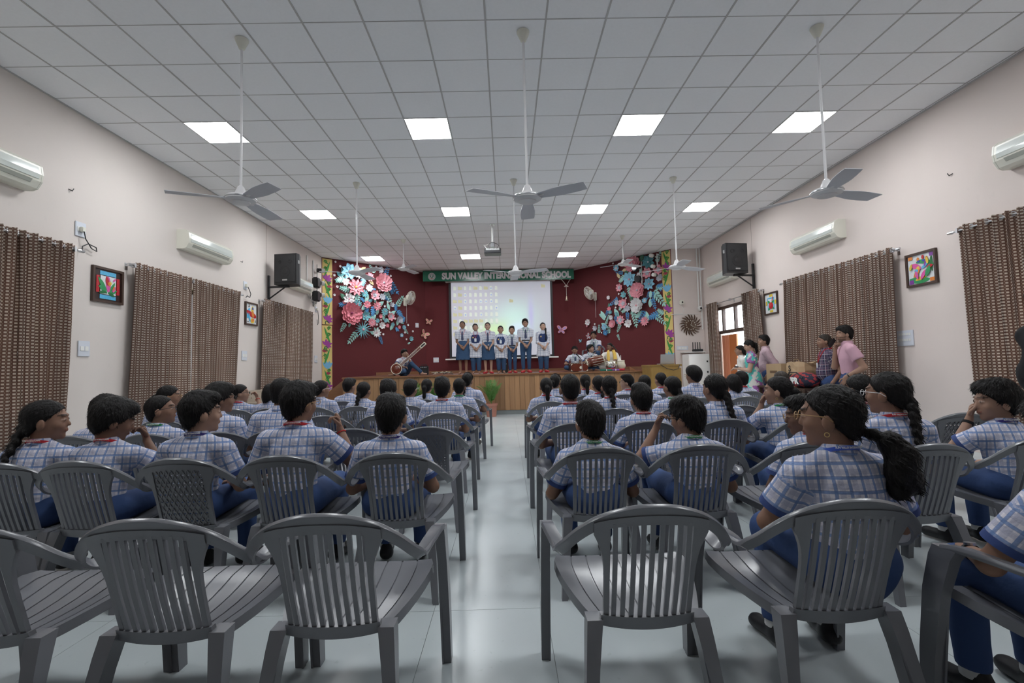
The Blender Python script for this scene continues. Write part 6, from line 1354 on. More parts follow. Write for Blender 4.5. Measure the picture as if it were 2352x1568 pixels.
# ------------------------------------------------------------------ clothing materials
plaid('plaid', (.76, .73, .79), (.44, .45, .58), (.17, .27, .52), (.10, .15, .31), .050, .10, .19)
plaid('plaid_white', (.70, .70, .74), (.62, .63, .70), (.16, .22, .38), (.12, .16, .28), .062, .06, .10, .75)
plaid('plaid_dark', (.035, .035, .07), (.12, .09, .14), (.55, .52, .55), (.30, .08, .12), .085, .035, .16, .8)
plaid('pink_check', (.58, .40, .45), (.50, .33, .40), (.62, .52, .56), (.36, .2, .28), .02, .12, .1, .6)
for n, c, r in (('trouser', (.040, .075, .19), .85), ('trouser_mid', (.055, .11, .24), .85), ('trouser_stage', (.035, .075, .15), .85), ('cuff', (.045, .075, .22), .8), ('tie', (.05, .06, .12), .6), ('navy_vest', (.03, .05, .14), .8), ('black_leather', (.02, .02, .02), .4), ('shoe', (.018, .018, .02), .45), ('red_shoe', (.45, .03, .04), .5), ('sock', (.6, .6, .6), .9),
                ('black_cloth', (.015, .015, .017), .85), ('pink_polo', (.60, .36, .44), .85), ('white_cloth', (.74, .72, .68), .85), ('yellow_cloth', (.75, .50, .12), .85), ('card', (.7, .72, .75), .4), ('lanyard_red', (.50, .025, .035), .5), ('lanyard_green', (.03, .28, .10), .5), ('lanyard_navy', (.04, .03, .18), .5), ('lanyard_blue', (.06, .12, .55), .5), ('lanyard_lightblue', (.4, .5, .75), .5),
                ('frame_black', (.012, .012, .014), .3), ('frame_white', (.75, .75, .75), .3), ('frame_gold', (.4, .25, .12), .3), ('thread_red', (.45, .02, .02), .8), ('red_cloth', (.5, .03, .05), .8)): mat(n, c, rough=r, spec=.3, **({'bump': .25, 'bscale': 30} if r > .7 else {}))
mat('gold', (.8, .6, .25), rough=.3, metal=.9)
def saree_mat():
    m = mat('saree_print', (.5, .5, .5), rough=.7); g = NB(m); co = g.coord(); n = g.noise(co, 5.5, 1.0); n2 = g.noise(co, 11.0, 2.0)
    c = g.mix(g.math('GREATER_THAN', n, .52), (.10, .50, .46), (.30, .10, .32)); c = g.mix(g.math('GREATER_THAN', n2, .56), c, (.60, .58, .55)); g.put(g.b.inputs['Base Color'], c); return m
saree_mat(); mat('saree_skirt', (.38, .18, .34), rough=.7, noise=.5, nscale=5)
_lt = {}
def lanyard_text(c):
    if 't' not in _lt:
        me = text_mesh('SUN VALLEY INTERNATIONAL', .0115, .0004, M_WHITE, .0002); w = max(v.co.x for v in me.vertices)
        for v in me.vertices: v.co.x *= .050 / w; v.co.z -= (v.co.x ** 2) * 7.0
        _lt['t'] = me
    return _lt['t']

# ------------------------------------------------------------------ seating
ROWY = {1: 1.80, 2: 2.84, 3: 3.90, 4: 5.0, 5: 6.14, 6: 7.17}
RN = {1: 'rearmost row', 2: 'second row from the rear', 3: 'third row from the rear', 4: 'fourth row from the rear', 5: 'fifth row from the rear', 6: 'front row'}
PLACE = ['next to the aisle', 'second from the aisle', 'third from the aisle', 'fourth from the aisle', 'fifth from the aisle', 'sixth from the aisle', 'seventh from the aisle']
def seat_chair(x, r, who=None, lattice=False, dy=0.0, rz=0.0):
    k = 'lattice-back' if lattice else 'slat-back'
    if who:
        w = who.split(','); short = ' '.join(w[0].split()[:10]); lb = 'grey plastic %s chair under the %s' % (k, short)
    else:
        n = int(round((abs(x) - (.6 if x < 0 else .49)) / .57)); lb = 'empty grey %s chair, %s, %s, %s side' % (k, RN[r], PLACE[max(0, min(n, 6))], 'sitar' if x < 0 else 'lectern')
    chair((x, ROWY[r] + dy, 0), rz, lb, ('occupied' if who else 'empty') + ' audience chairs', lattice)
def student(x, r, s, label, hx=None, dy=0.0, lattice=False, chx=None, crz=0.0, lean=.06, **kw):
    se = min(max(s, .90), 1.02); lack = max(0.0, (se - s) * .54 + .012); seat = .415 - min(lack, .035); kw['spine'] = max(.72, 1 - max(0.0, lack - .035) / (.405 * se))
    if s < .8: lean = max(lean, .12)
    kw.setdefault('hs', 1.02 if r < 4 else .98)
    kw.setdefault('fat', 1.1); kw.setdefault('tier', {1: 'near', 2: 'near', 3: 'mid', 4: 'mid', 5: 'far', 6: 'far'}[r]); kw.setdefault('skin', 1)
    seat_chair(x if chx is None else chx, r, label, lattice, dy, crz)
    return person(label, ((x if hx is None else hx), ROWY[r] + dy - .055, 0), crz, 'sit', se, lean=lean, seat=seat, **kw)
for x, r, l in ((-.58, 1, 0), (-1.12, 1, 0), (-1.70, 1, 0), (.44, 1, 0), (-1.17, 3, 0), (-.60, 3, 1), (3.47, 3, 1), (.52, 4, 0), (2.32, 4, 1), (-2.36, 4, 0), (-1.8, 4, 0), (-2.9, 4, 0), (2.9, 4, 0)): seat_chair(x, r, None, bool(l))
# sitar side
student(-2.68, 2, .84, 'girl student with a long braid and red lanyard, face turned to the aisle', hx=-2.74, head=(-1.05, .0, 0), hair='braid', braid_side=-.9, lanyard='red', lean=.10)
student(-2.27, 2, .83, 'boy student with bushy hair, hand at mouth, head bent, red lanyard', hx=-2.36, head=(-.75, -.30, 0), hair='boyfull', lanyard='red', skin=2, arms=('lap', {'e': (0.25, .12, 0.68), 'w': (0.11, .20, 0.82), 'hd': (-0.35, .05, .9), 'pn': (-0.5, -.8, .1), 'curl': 1.15}), lean=.14)
student(-1.74, 2, .88, 'boy student with navy lanyard on the lattice-back chair, looking to the aisle', hx=-1.82, head=(-.78, .02, 0), hair='boy', lanyard='navy', lattice=True, skin=0)
student(-1.20, 2, .96, 'boy student with raised fist, red wrist thread and glasses', hx=-1.25, head=(-.45, 0, .03), hair='boy', lanyard='red', glasses='gold', arms=('lap', {'e': (.31, .10, .67), 'w': (.205, .18, .86), 'hd': (-.25, .05, .95), 'pn': (-.8, -.5, .1), 'curl': 1.5}), watch=(1, 'thread', 'thread_red'), lean=.10)
student(-.61, 2, .80, 'boy student with navy lanyard, back of head seen, next to the aisle', hx=-.69, head=(-.08, 0, 0), hair='boy', lanyard='navy', lean=.03)
student(-3.27, 3, .80, 'student hidden behind the bushy-haired boy, only a checked shoulder showing', head=(-.5, -.3, 0), hair='boy')
student(-2.70, 3, .78, 'boy student in dark-framed glasses, chin raised, seen in profile', hx=-2.84, head=(-1.15, .12, 0), hair='boyshort', lanyard='green', glasses='black')
student(-2.16, 3, .93, 'boy student with thick hair and glasses, behind the lattice-back chair boy', hx=-2.36, head=(-.85, .0, 0), hair='boyfull', glasses='black', lean=.1)
student(-1.76, 3, 1.0, 'tall boy student with close-cropped hair beside an empty chair', hx=-1.84, head=(-.25, 0, 0), hair='boyshort', lean=.06)
student(-3.40, 4, .90, 'girl student with clear glasses near the gap between the curtains', hx=-3.54, head=(-1.05, 0, 0), hair='bun', glasses='gold')
student(-1.25, 4, .90, 'boy student with flat crown hair and glasses, before the stage planks', head=(-.05, 0, 0), hair='boy', glasses='black')
student(-.64, 4, .92, 'boy student with red lanyard and swirled crown next to the aisle', hx=-.68, head=(.0, 0, 0), hair='boy', lanyard='red', lean=.02)
student(-3.34, 5, .84, 'girl student in glasses resting chin on her hand, red wrist thread', hx=-3.44, head=(-1.15, 0, 0), hair='bun', glasses='black', lanyard='red', arms=('lap', {'e': (0.24, .12, 0.74), 'w': (0.14, .20, 0.89), 'hd': (-0.35, .05, .9), 'pn': (-0.5, -.8, .1), 'curl': 1.15}), watch=(1, 'thread', 'thread_red'), skin=0)
student(-2.92, 5, .84, 'student with loose shoulder-length hair near the beige sofa', hx=-3.04, head=(-.4, 0, 0), hair='loose')
student(-2.36, 5, .89, 'girl student in white glasses in front of the yellow strip', hx=-2.40, head=(-.8, 0, 0), hair='bun', glasses='white')
student(-1.85, 5, .83, 'girl student with side ponytail over the chair back, sitar side', head=(-.3, 0, 0), hair='braid', braid_side=-.6)
student(-1.25, 5, .84, 'boy student in pale glasses with a folded collar, mid row', head=(-.35, 0, 0), hair='boy', glasses='white')
student(-.62, 5, .86, 'boy student with green lanyard at the aisle, stage planks behind', head=(.05, 0, 0), hair='boyshort', lanyard='green')
student(-2.38, 6, .88, 'boy student in the front row near the stage steps', head=(-.55, 0, 0), hair='boy')
student(-1.21, 6, .82, 'girl student with a low bun hanging at her nape, front row', head=(-.2, 0, 0), hair='pony')
student(-.56, 6, .96, 'girl student with headband and braid at the aisle, front row', hx=-.60, head=(-.3, 0, 0), hair='braid', extras=('headband',), braid_side=-.5)
# lectern side
student(1.07, 1, .90, 'girl student with a big fluffy ponytail and hoop earring on the rearmost row', hx=1.25, head=(.80, -.02, 0), hair='bigpony', glasses='gold', lanyard='blue', extras=('earring',), lean=.12, skin=1, fat=1.15, arms=('knee', 'lap'))
student(1.76, 1, .84, 'student at the end of the rearmost row, watch on wrist, hands on knee', hx=1.76, dy=-.36, head=(.4, -.2, 0), hair='boy', arms=('knee', 'lap'), watch=(-1, 'watch', 'black_leather'), lean=.12, skin=1)
student(.49, 2, .67, 'boy student with green lanyard and pale glasses temple next to the aisle', hx=.50, head=(.12, -.12, 0), hair='boy', lanyard='green', glasses='white', lean=.16)
student(1.04, 2, .70, 'boy student adjusting black glasses with his hand, green lanyard', hx=1.09, head=(.65, -.10, -.08), hair='boy', lanyard='green', glasses='black', arms=({'e': (-.29, .11, .64), 'w': (-.15, .20, .82), 'hd': (.35, -.1, .9), 'pn': (.6, -.7, 0), 'curl': 1.1}, 'lap'), lean=.14)
student(1.64, 2, .70, 'boy student in thin gold glasses leaning forward, half hidden', hx=1.84, head=(1.1, -.1, 0), hair='boy', glasses='gold', lanyard='red', lean=.34, skin=2)
student(2.13, 2, .93, 'girl student with long plaited braid, white glasses and red lanyard', hx=2.16, head=(.55, .0, 0), hair='braidlong', braid_side=.2, lanyard='red', glasses='white', lean=.03, dy=-.16, fat=1.12)
student(2.92, 2, .79, 'boy student with fist at his mouth and black wristband, bowl-cut hair', hx=2.98, head=(1.25, -.05, 0), hair='boyfull', lanyard='navy', arms=({'e': (-.22, .12, .66), 'w': (-.11, .13, .83), 'hd': (0.35, .05, .9), 'pn': (0.5, -.8, .1), 'curl': 1.15}, 'lap'), watch=(-1, 'band', 'black_cloth'), lean=.08, skin=0)
student(.50, 3, .95, 'boy student with cropped neck, protruding ears and red lanyard', hx=.52, head=(.05, 0, 0), hair='boyshort', lanyard='red', skin=2)
student(1.07, 3, .77, 'boy student with red lanyard and rounded hair, second from the aisle', hx=1.11, head=(.1, 0, 0), hair='boy', lanyard='red')
student(1.67, 3, .90, 'girl student with thick plait over her shoulder beside the bob-haired girl', hx=1.72, head=(.35, 0, 0), hair='braidlong', braid_side=.75)
student(2.30, 3, .84, 'girl student with hand on chin, green lanyard, seen in profile', hx=2.26, head=(.95, 0, 0), hair='bun', lanyard='green', arms=({'e': (-.22, .14, .67), 'w': (-.10, .16, .84), 'hd': (0.35, .05, .9), 'pn': (0.5, -.8, .1), 'curl': 1.15}, 'lap'), skin=0, extras=('earring',), lean=.12)
student(2.88, 3, .84, 'girl student with a silver hair clip behind the white-glasses girl', hx=2.92, head=(.3, 0, 0), hair='bun', lanyard='red')
student(1.08, 4, .88, 'girl student with a thin braid down her back and red lanyard', head=(.05, 0, 0), hair='braid', braid_side=.1, lanyard='red')
student(1.72, 4, .84, 'girl student with curly braid and dark green lanyard', hx=1.75, head=(.4, 0, 0), hair='braid', braid_side=.5, lanyard='green')
student(.54, 5, .82, 'girl student with loose low ponytail next to the aisle', hx=.51, head=(.02, 0, 0), hair='pony', lanyard='red')
student(1.15, 5, .84, 'girl student half hidden behind the thin-braid girl', hx=1.19, head=(.25, 0, 0), hair='braid', braid_side=.3, lanyard='red')
student(1.72, 5, .83, 'student with dark smooth hair just behind the rounded-hair boy', hx=1.79, head=(.1, 0, 0), hair='boyshort')
student(2.36, 5, 1.0, 'tall student in glasses with unruly hair near the white cabinet', hx=2.44, head=(.55, 0, 0), hair='boyfull', glasses='gold')
student(2.95, 5, .80, 'girl student with a smooth black bob', head=(.2, 0, 0), hair='bob')
student(3.50, 5, .84, 'boy student with greyish cropped hair near the boxes', hx=3.58, head=(.4, 0, 0), hair='boyshort', hairc='hair_crop')
student(.70, 6, .86, 'girl student with headband and glasses in the front row', hx=.73, head=(-.45, 0, 0), hair='bun', extras=('headband',), glasses='gold')
student(1.17, 6, .84, 'girl student with hanging ponytail in the front row', hx=1.19, head=(.05, 0, 0), hair='pony', lanyard='red')
student(1.70, 6, .80, 'boy student in glasses turned sideways before the planks', hx=1.83, head=(1.25, 0, 0), hair='boy', glasses='black', lanyard='red', skin=3)
student(2.26, 6, .84, 'boy student in the front row before the lectern', hx=2.34, head=(.35, 0, 0), hair='boyshort', lanyard='red')
student(3.54, 6, .80, 'boy student with red lanyard near the standing woman in the saree', hx=3.58, head=(.3, 0, 0), hair='boy', lanyard='red')

# ------------------------------------------------------------------ adults along the wall
AG = 'adults standing along the wall'
person('man in pale pink polo shirt holding a phone to his chin', (5.22, 7.10, 0), 1.2, 'stand', 1.16, hs=1.06, head=(.12, -.05, 0), arms=({'w': (-.22, .12, .95), 'hint': (-.3, -1, 0), 'hd': (.1, .3, -1), 'pn': (1, 0, 0)}, {'w': (.06, .17, 1.35), 'hint': (.05, .25, -1), 'hd': (-.15, -.05, 1), 'pn': (-.4, -.8, 0), 'curl': 1.0}), hair='boy', skin=0, topm='pink_polo', botm='trouser', tier='mid', group=AG, fat=1.1, sleeve=.55, watch=(-1, 'watch', 'black_leather'), beard=True, cuff=False)
o = thing('phone', 'black phone held to the chin by the man in pink polo', 'phone', (5.03, 7.20, 1.47)); MB().bevbox((-.038, -.005, -.075), (.038, .005, .075), .006).obj('case', M_BLACK, o, rot=(.3, .6, .4))
person('man in dark plaid shirt with red lanyard beside the pink polo man', (5.36, 7.78, 0), 1.25, 'stand', 1.10, hs=1.04, head=(.05, 0, 0), arms=('side', 'side'), hair='boyshort', hairc='hair_crop', skin=1, topm='plaid_dark', botm='trouser', tier='mid', group=AG, fat=1.15, sleeve=.6, lanyard='red', cuff=False)
person('man in pink checked shirt, hand on hip, looking at the stage', (5.52, 9.9, 0), 1.1, 'stand', 1.19, hs=1.05, head=(.2, .05, 0), arms=('side', 'hip'), hair='boy', skin=0, topm='pink_check', botm='trouser', tier='mid', group=AG, fat=1.2, sleeve=1.55, cuff=False, extras=('belt',))
person('woman in a teal and purple printed saree looking down at her phone', (5.05, 9.62, 0), 1.25, 'stand', 1.12, hs=1.02, head=(0, -.38, 0), arms=({'w': (-.06, .27, 1.07), 'hd': (.3, .9, .1)}, {'w': (.07, .25, 1.08), 'hd': (-.3, .9, .1)}), hair='pony', skin=3, top='saree', topm='saree_print', botm='saree_skirt', bottom='skirt', tier='mid', group=AG, fat=1.12, sleeve=.5, glasses='black', watch=(1, 'watch', 'black_leather'), cuff=False, collar=False)
o = thing('phone', 'dark phone held in both hands by the woman in the saree', 'phone', (4.76, 9.72, 1.10)); MB().bevbox((-.075, -.038, -.005), (.075, .038, .005), .005).obj('case', M_BLACK, o, rot=(.2, -.3, .9))
person('woman in white top with glasses partly behind the saree woman', (5.22, 10.35, 0), 1.3, 'stand', 1.06, hs=1.0, head=(.1, -.05, 0), arms=('clasp', 'side'), hair='loose', skin=0, top='kurta', topm='white_cloth', botm='black_cloth', bottom='salwar', tier='far', group=AG, sleeve=1.3, glasses='gold', cuff=False)
person('man in black T-shirt standing at the edge, elbow out', (4.20, 3.55, 0), .25, 'stand', 1.16, hs=1.05, head=(.2, 0, 0), arms=('hip', 'side'), hair='boy', skin=1, topm='black_cloth', botm='black_cloth', tier='mid', group=AG, fat=1.3, sleeve=.75, cuff=False, collar=False)

# ------------------------------------------------------------------ singers in a row on the stage
SG = 'students singing in a row on stage'
def singer(x, hh, label, kind, hd=(0, 0, 0), y=12.78, **kw):
    s = (hh - .227) / 1.275; d = dict(pose='stand', s=s, hs=.93, head=hd, arms=('clasp', 'clasp'), tier='far', group=SG, topm='plaid_white', skin=0, cuff=True, fat=.94)
    if kind == 'kurta': d.update(top='kurta', bottom='salwar', botm='trouser_stage', extras=('vest',), sleeve=1.25, shoes=None, hair='bun')
    if kind == 'skirt': d.update(bottom='skirt', botm='trouser_stage', extras=('belt', 'tie'), shoes=None, hair='bun')
    if kind == 'boy': d.update(botm='trouser_stage', extras=('belt', 'tie'), shoes='red_shoe', hair='boy')
    d.update(kw); return person(label, (x, y, STAGE_Z), math.pi, **d)
singer(-1.17, 1.46, 'girl singer in navy skirt and striped tie with red lanyard, next to the screen edge', 'skirt', (0, .08, .06), lanyard='red', skin=1)
singer(-.82, 1.385, 'girl singer in checked tunic and navy waistcoat with red lanyard and card', 'kurta', (.1, .1, .15), lanyard='red')
singer(-.49, 1.41, 'girl singer in navy skirt with glasses and red lanyard', 'skirt', (0, .12, 0), lanyard='red', glasses='black', skin=3, shoes='red_shoe')
singer(-.14, 1.31, 'shorter girl singer in checked tunic and navy waistcoat with pale blue lanyard', 'kurta', (.05, .05, 0), lanyard='lightblue')
singer(.165, 1.285, 'short boy singer with striped tie and green lanyard', 'boy', (0, .05, 0), lanyard='green')
singer(.535, 1.47, 'tall boy singer in glasses with green lanyard', 'boy', (-.1, .12, .1), lanyard='green', glasses='black', hair='boyfull')
singer(1.01, 1.37, 'girl singer with long braid over her shoulder in checked tunic and waistcoat', 'kurta', (.05, .05, 0), hair='sidebraid', skin=3, shoes='red_shoe')
mc = thing('microphone', 'handheld microphone in the hands of the girl singer with glasses', 'microphone', (-.47, 12.60, STAGE_Z + .70)); MB().tube([(0, 0, -.10), (0, 0, .05)], [.011, .015], 10).obj('handle', M_BLACK, mc); MB().ball((0, 0, .07), .024).obj('grille', M_METAL, mc)

# ------------------------------------------------------------------ musicians
MG = 'student musicians seated on the stage'
person('boy playing a sitar, cross-legged on the stage in glasses', (-2.82, 12.95, STAGE_Z), -2.55, 'floor', .92, hs=.93, head=(.35, -.12, 0), lean=.06, arms=({'w': (-.02, .24, .52), 'hint': (-.5, .3, -1), 'hd': (.2, .3, 1), 'pn': (.3, -1, 0), 'curl': .9}, {'w': (.10, .26, .24), 'hint': (1, -.3, .3), 'hd': (-.8, .5, -.1), 'pn': (0, -.2, -1), 'curl': .7}), hair='boy', glasses='black', lanyard='red', topm='plaid_white', botm='trouser_stage', shoes=None, skin=0, tier='mid', group=MG, extras=('tie',),
       legs=[((-.09, .02, .10), (-.10, .32, .32), (-.36, .42, .07), (-1, .3, 0)), ((.09, .02, .10), (.12, .34, .12), (.34, .12, .06), (1, -.3, 0))])
person('girl playing the harmonium with head bent, green lanyard', (1.88, 12.95, STAGE_Z), math.pi, 'floor', .88, hs=.93, head=(-.1, -.30, 0), arms=({'w': (-.16, .28, .24), 'hd': (.2, 1, -.2)}, {'w': (.18, .28, .22), 'hd': (-.2, 1, -.2)}), hair='bun', extras=('headband', 'tie'), lanyard='green', topm='plaid_white', botm='trouser_stage', shoes=None, skin=1, tier='mid', group=MG, lean=.1)
person('boy with a dholak drum across his lap, looking toward the tabla', (2.32, 13.0, STAGE_Z), math.pi + .1, 'floor', .92, hs=.95, head=(.75, .08, 0), arms=({'w': (-.24, .24, .28), 'hd': (.2, .6, -.5)}, {'w': (.24, .22, .24), 'hd': (-.3, .6, -.4)}), hair='boy', lanyard='green', topm='plaid_white', botm='trouser_stage', shoes=None, skin=0, tier='mid', group=MG, extras=('tie',))
seat2 = chair((2.55, 13.62, STAGE_Z), math.pi - .35, 'grey plastic slat-back chair on the stage under the boy behind the drummer', 'chair on the stage')
person('boy seated higher behind the drummer, hands clasped at his knee, green lanyard', (2.55, 13.58, STAGE_Z), math.pi - .25, 'sit', .92, hs=.95, head=(-.1, -.02, 0), arms=({'w': (-.05, .34, .50), 'hint': (-1, 0, -.2)}, {'w': (.06, .35, .50), 'hint': (1, 0, -.2)}), hair='boy', lanyard='green', topm='plaid_white', botm='trouser_stage', skin=1, tier='mid', group=MG, lean=.22, extras=('tie',))
person('woman in white kurta and yellow stole playing the tabla', (2.87, 13.0, STAGE_Z), math.pi - .1, 'floor', .98, hs=.97, head=(-.55, 0, 0), arms=({'w': (-.10, .30, .30), 'hd': (.3, 1, -.3)}, {'w': (.16, .30, .30), 'hd': (-.2, 1, -.3)}), hair='pony', top='kurta', topm='white_cloth', botm='white_cloth', bottom='salwar', shoes=None, skin=2, tier='mid', group='teacher playing on the stage', sleeve=1.6, cuff=False, collar=False)
o = thing('stole', 'yellow stole hanging over the tabla player in two long ends', 'stole', (2.87, 12.86, STAGE_Z))
for s_ in (-1, 1): MB().tube([(s_ * .05, .14, .56), (s_ * .075, .02, .55), (s_ * .085, -.045, .46), (s_ * .095, -.07, .30), (s_ * .11, -.09, .16)], [.03, .04, .045, .05, .05], 8, flat=.35).obj('stole_end', MATS['yellow_cloth'], o, smooth=True)
# sitar
sw = wood_mat('sitar_wood', (.20, .045, .025), (.12, .025, .015), (3, 3, 3), .2); iv = mat('ivory_inlay', (.72, .68, .55), rough=.35)
si = thing('sitar', 'sitar with round gourd, pale inlay and long fretted neck held by the boy', 'sitar', (-2.93, 12.60, STAGE_Z + .19)); ax = Vector((.74, .08, .66)).normalized(); zq = ax.to_track_quat('X', 'Y'); si.rotation_mode = 'QUATERNION'; si.scale = (.92, .92, .92)
fr_ = Vector((0, -1, 0)); fr_ = (fr_ - ax * fr_.dot(ax)).normalized(); sdv = fr_.cross(ax); si.rotation_quaternion = Matrix((ax, sdv, fr_)).transposed().to_quaternion()
MB().ball((0, 0, -.06), (.17, .155, .13), 22, 12).obj('gourd', sw, si, smooth=True); MB().lathe([(0, .045), (.135, .045), (.15, .03), (.15, .015), (0, .015)], n=28).obj('soundboard', sw, si)
MB().tube([(.152 * math.cos(q), .152 * math.sin(q), .035) for q in [2 * math.pi * i / 28 for i in range(29)]], .012, 6).obj('inlay_ring', iv, si); MB().bevbox((-.03, -.04, .045), (.02, .04, .065), .006).obj('bridge', iv, si); MB().prism(el(.07, 0, .035, .05), (0, 0, .045), (1, 0, 0), (0, 1, 0), (0, 0, .006), 1).obj('inlay', iv, si)
MB().bevbox((.13, -.04, -.02), (.92, .04, .03), .008).obj('neck', sw, si)
for s_ in (-1, 1): MB().box((.13, s_ * .036 - .006, .028), (.92, s_ * .036 + .006, .036)).obj('inlay_strip', iv, si)
for i in range(19): MB().tube([(.2 + .032 * i, -.034, .045), (.2 + .032 * i, 0, .05), (.2 + .032 * i, .034, .045)], .004, 5).obj('fret', M_METAL, si)
MB().bevbox((.92, -.045, -.02), (1.12, .045, .035), .008).obj('head', iv, si); MB().box((.945, -.022, .034), (1.095, .022, .038)).obj('peg_slot', M_BLACK, si)
for i in range(7): MB().tube([(.62 + .08 * i, .04, 0), (.62 + .08 * i, .085, 0), (.62 + .08 * i, .10, 0)], [.006, .007, .014], 6).obj('peg', M_DARKWOOD, si)
for i in range(5): MB().tube([(0, -.02 + .01 * i, .068), (.95, -.02 + .01 * i, .055)], .0012, 4).obj('string', M_METAL, si)
# harmonium
hm = thing('harmonium', 'red-brown wooden harmonium with pale corner inlay and round sound hole', 'harmonium', (1.92, 12.52, STAGE_Z)); MB().bevbox((-.23, -.12, .01), (.23, .14, .215), .008).obj('case', sw, hm); MB().lathe([(0, -.128), (.038, -.128), (.038, -.118), (0, -.118)], c=(.04, 0, .11), n=20, axis='y').obj('sound_hole', iv, hm)
for sx in (-1, 1):
    for sz in (0, 1): MB().prism([(0, 0), (.05, 0), (.02, .02), (0, .05)], (sx * .22, -.124, .02 + sz * .185), (-sx, 0, 0), (0, 0, 1 - 2 * sz), (0, -.004, 0), 1).obj('corner_inlay', iv, hm)
for i in range(22): MB().bevbox((-.2 + i * .018, .02, .215), (-.184 + i * .018, .13, .226), .001).obj('key', iv if i % 5 not in (1, 3) else M_BLACK, hm)
MB().bevbox((-.25, .10, .03), (.25, .17, .24), .01).obj('bellows', M_BLACK, hm)
# dholak
dh = thing('dholak', 'red-brown barrel drum with pale rope lacing lying across the lap', 'drum', (2.38, 12.68, STAGE_Z + .27)); dh.rotation_euler = (0, -.22, .1)
MB().lathe([(0, -.23), (.095, -.23), (.125, -.14), (.14, -.02), (.135, .10), (.115, .23), (0, .23)], n=26, axis='x').obj('shell', sw, dh, smooth='auto')
for x, r in ((-.23, .10), (.23, .12)): MB().tube([(x, r * math.cos(q), r * math.sin(q)) for q in [2 * math.pi * i / 22 for i in range(23)]], .013, 6).obj('hoop', iv, dh); MB().lathe([(0, x), (r, x), (r, x * 1.02), (0, x * 1.02)], n=22, axis='x').obj('skin', iv, dh)
for i in range(12):
    q, q2 = 2 * math.pi * i / 12, 2 * math.pi * (i + .5) / 12; MB().tube([(-.23, .10 * math.cos(q), .10 * math.sin(q)), (0, .145 * math.cos((q + q2) / 2), .145 * math.sin((q + q2) / 2)), (.23, .12 * math.cos(q2), .12 * math.sin(q2))], .005, 4).obj('lacing', iv, dh)
# tabla pair
def tabla(label, x, y, R, h, mt):
    o = thing('tabla', label, 'drum', (x, y, STAGE_Z), 0, 'tabla pair'); MB().tube([(R * .75 * math.cos(q), R * .75 * math.sin(q), .03) for q in [2 * math.pi * i / 18 for i in range(19)]], .028, 6).obj('cushion_ring', MATS['red_cloth'], o)
    MB().lathe([(0, .03), (R * .5, .035), (R * .92, .035 + h * .3), (R, .035 + h * .55), (R * .93, .035 + h * .85), (R * .86, .035 + h), (0, .035 + h)], n=28).obj('bowl', mt, o, smooth='auto')
    MB().tube([(R * .87 * math.cos(q), R * .87 * math.sin(q), .035 + h) for q in [2 * math.pi * i / 24 for i in range(25)]], .014, 6).obj('hoop', iv, o); MB().lathe([(0, h + .036), (R * .86, h + .036), (R * .8, h + .042), (0, h + .044)], n=24).obj('skin', iv, o); MB().lathe([(0, h + .044), (R * .35, h + .044), (R * .33, h + .05), (0, h + .05)], n=18).obj('black_spot', M_BLACK, o)
    for i in range(16):
        q = 2 * math.pi * i / 16; q2 = q + .2; MB().tube([(R * .89 * math.cos(q), R * .89 * math.sin(q), .035 + h), (R * 1.02 * math.cos(q2), R * 1.02 * math.sin(q2), .035 + h * .55), (R * .6 * math.cos(q), R * .6 * math.sin(q), .05)], .006, 4).obj('strap', iv, o)
chrome = mat('chrome_bowl', (.75, .74, .72), rough=.18, metal=1.0)
tabla('shiny silver tabla bowl drum in front of the woman', 2.78, 12.55, .145, .22, chrome); tabla('smaller tabla drum with wooden pegs beside the silver one', 3.07, 12.62, .105, .23, iv)
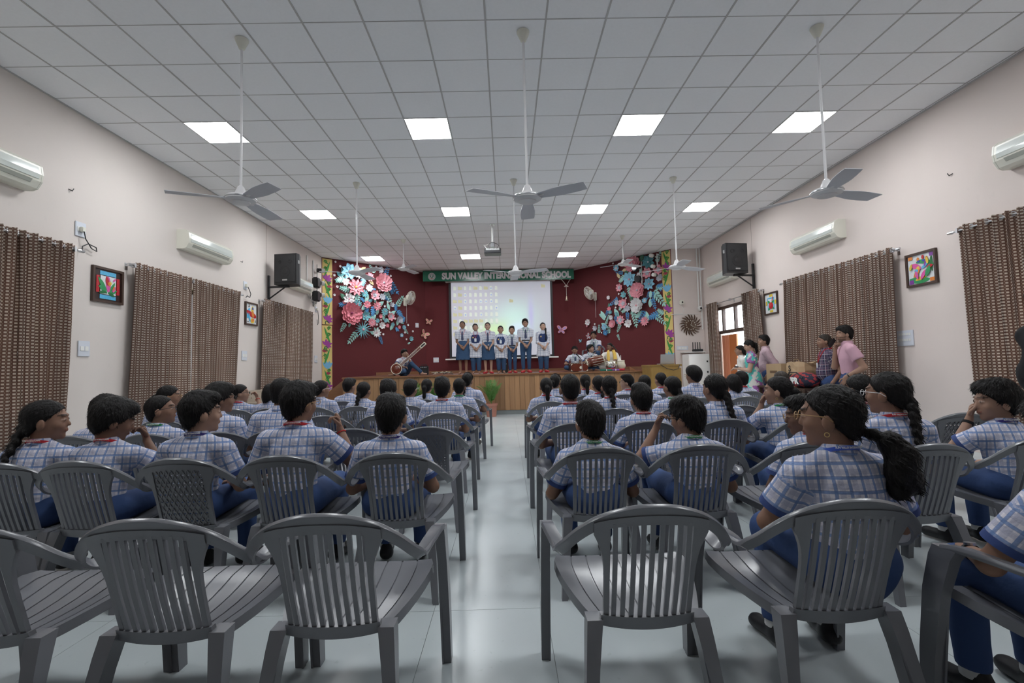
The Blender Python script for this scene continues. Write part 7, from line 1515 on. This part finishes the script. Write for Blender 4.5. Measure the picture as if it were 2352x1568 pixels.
# stands, amplifier, cables
def micstand(label, x, y, h, boom):
    o = thing('microphone_stand', label, 'microphone stand', (x, y, STAGE_Z)); MB().lathe([(0, 0), (.10, 0), (.10, .015), (.03, .03), (0, .03)], n=20).obj('base', M_METAL, o); MB().tube([(0, 0, .02), (0, 0, h)], .010, 8).obj('pole', M_METAL, o); b = MB(); b.tube([(0, 0, h), boom], .007, 6).obj('boom', M_BLACK, o); e = Vector(boom); d = (e - Vector((0, 0, h))).normalized(); MB().tube([tuple(e), tuple(e + d * .13)], [.013, .017], 8).ball(tuple(e + d * .15), .026, 8, 6).obj('microphone', M_BLACK, o)
micstand('short microphone stand before the harmonium', 1.98, 12.33, .30, (-.04, .05, .36)); micstand('tall boom microphone stand beside the tabla', 3.15, 12.95, .42, (-.12, -.06, .56))
def amp(label, x, y, w, h):
    o = thing('amplifier', label, 'amplifier', (x, y, STAGE_Z)); MB().bevbox((-w / 2, -.10, 0), (w / 2, .10, h), .02).obj('cabinet', M_BLACK, o); MB().bevbox((-w / 2 + .02, -.108, .02), (w / 2 - .02, -.1, h * .68), .006).obj('grille', mat('amp_grille', (.03, .03, .03), rough=.8, bump=.5, bscale=200), o)
    for i in range(4): MB().lathe([(0, -.118), (.016, -.116), (.018, -.10), (0, -.1)], c=(-w / 2 + .05 + i * (w - .1) / 3, 0, h * .84), n=12, axis='y').obj('knob', M_METAL, o)
    MB().tube([(-w / 3, 0, h), (-w / 3, 0, h + .03), (w / 3, 0, h + .03), (w / 3, 0, h)], .008, 6).obj('handle', M_BLACK, o)
amp('small black amplifier with silver knobs behind the sitar player', -2.33, 13.35, .24, .26); amp('small black amplifier behind the singers', -.06, 14.6, .20, .32)
cb2 = thing('cable_coil', 'tangle of black and pale cables on the deck beside the amplifier', 'cable', (-1.95, 13.3, STAGE_Z))
for q in range(5): rr = random.Random(q); MB().tube([(rr.uniform(-.2, .0) + .09 * i, rr.uniform(-.12, .12), .012 + abs(.07 * math.sin(i * 1.3 + q))) for i in range(6)], .008, 5).obj('cable', M_BLACK if q % 2 else iv, cb2)
for i, (x, c, w, lb) in enumerate(((2.62, (.02, .2, .14), .34, 'green folded cloth case lying on the stage edge'), (2.86, (.25, .12, .42), .22, 'purple cloth pouch lying on the stage edge'))):
    o = thing('cloth_case', lb, 'bag', (x, 12.36, STAGE_Z)); MB().bevbox((-w / 2, -.04, 0), (w / 2, .05, .05), .018).obj('case', mat('case_%d' % i, c, rough=.7), o); MB().box((-.01, -.042, .0), (.01, .052, .053)).obj('band', M_WHITE, o)
o = thing('wooden_wedge', 'small wooden wedge on the deck near the lectern', 'wedge', (3.42, 12.75, STAGE_Z)); MB().prism([(-.09, 0), (.09, 0), (-.09, .11)], (0, 0, 0), (1, 0, 0), (0, 0, 1), (0, .1, 0), 1).obj('block', M_LIP, o)
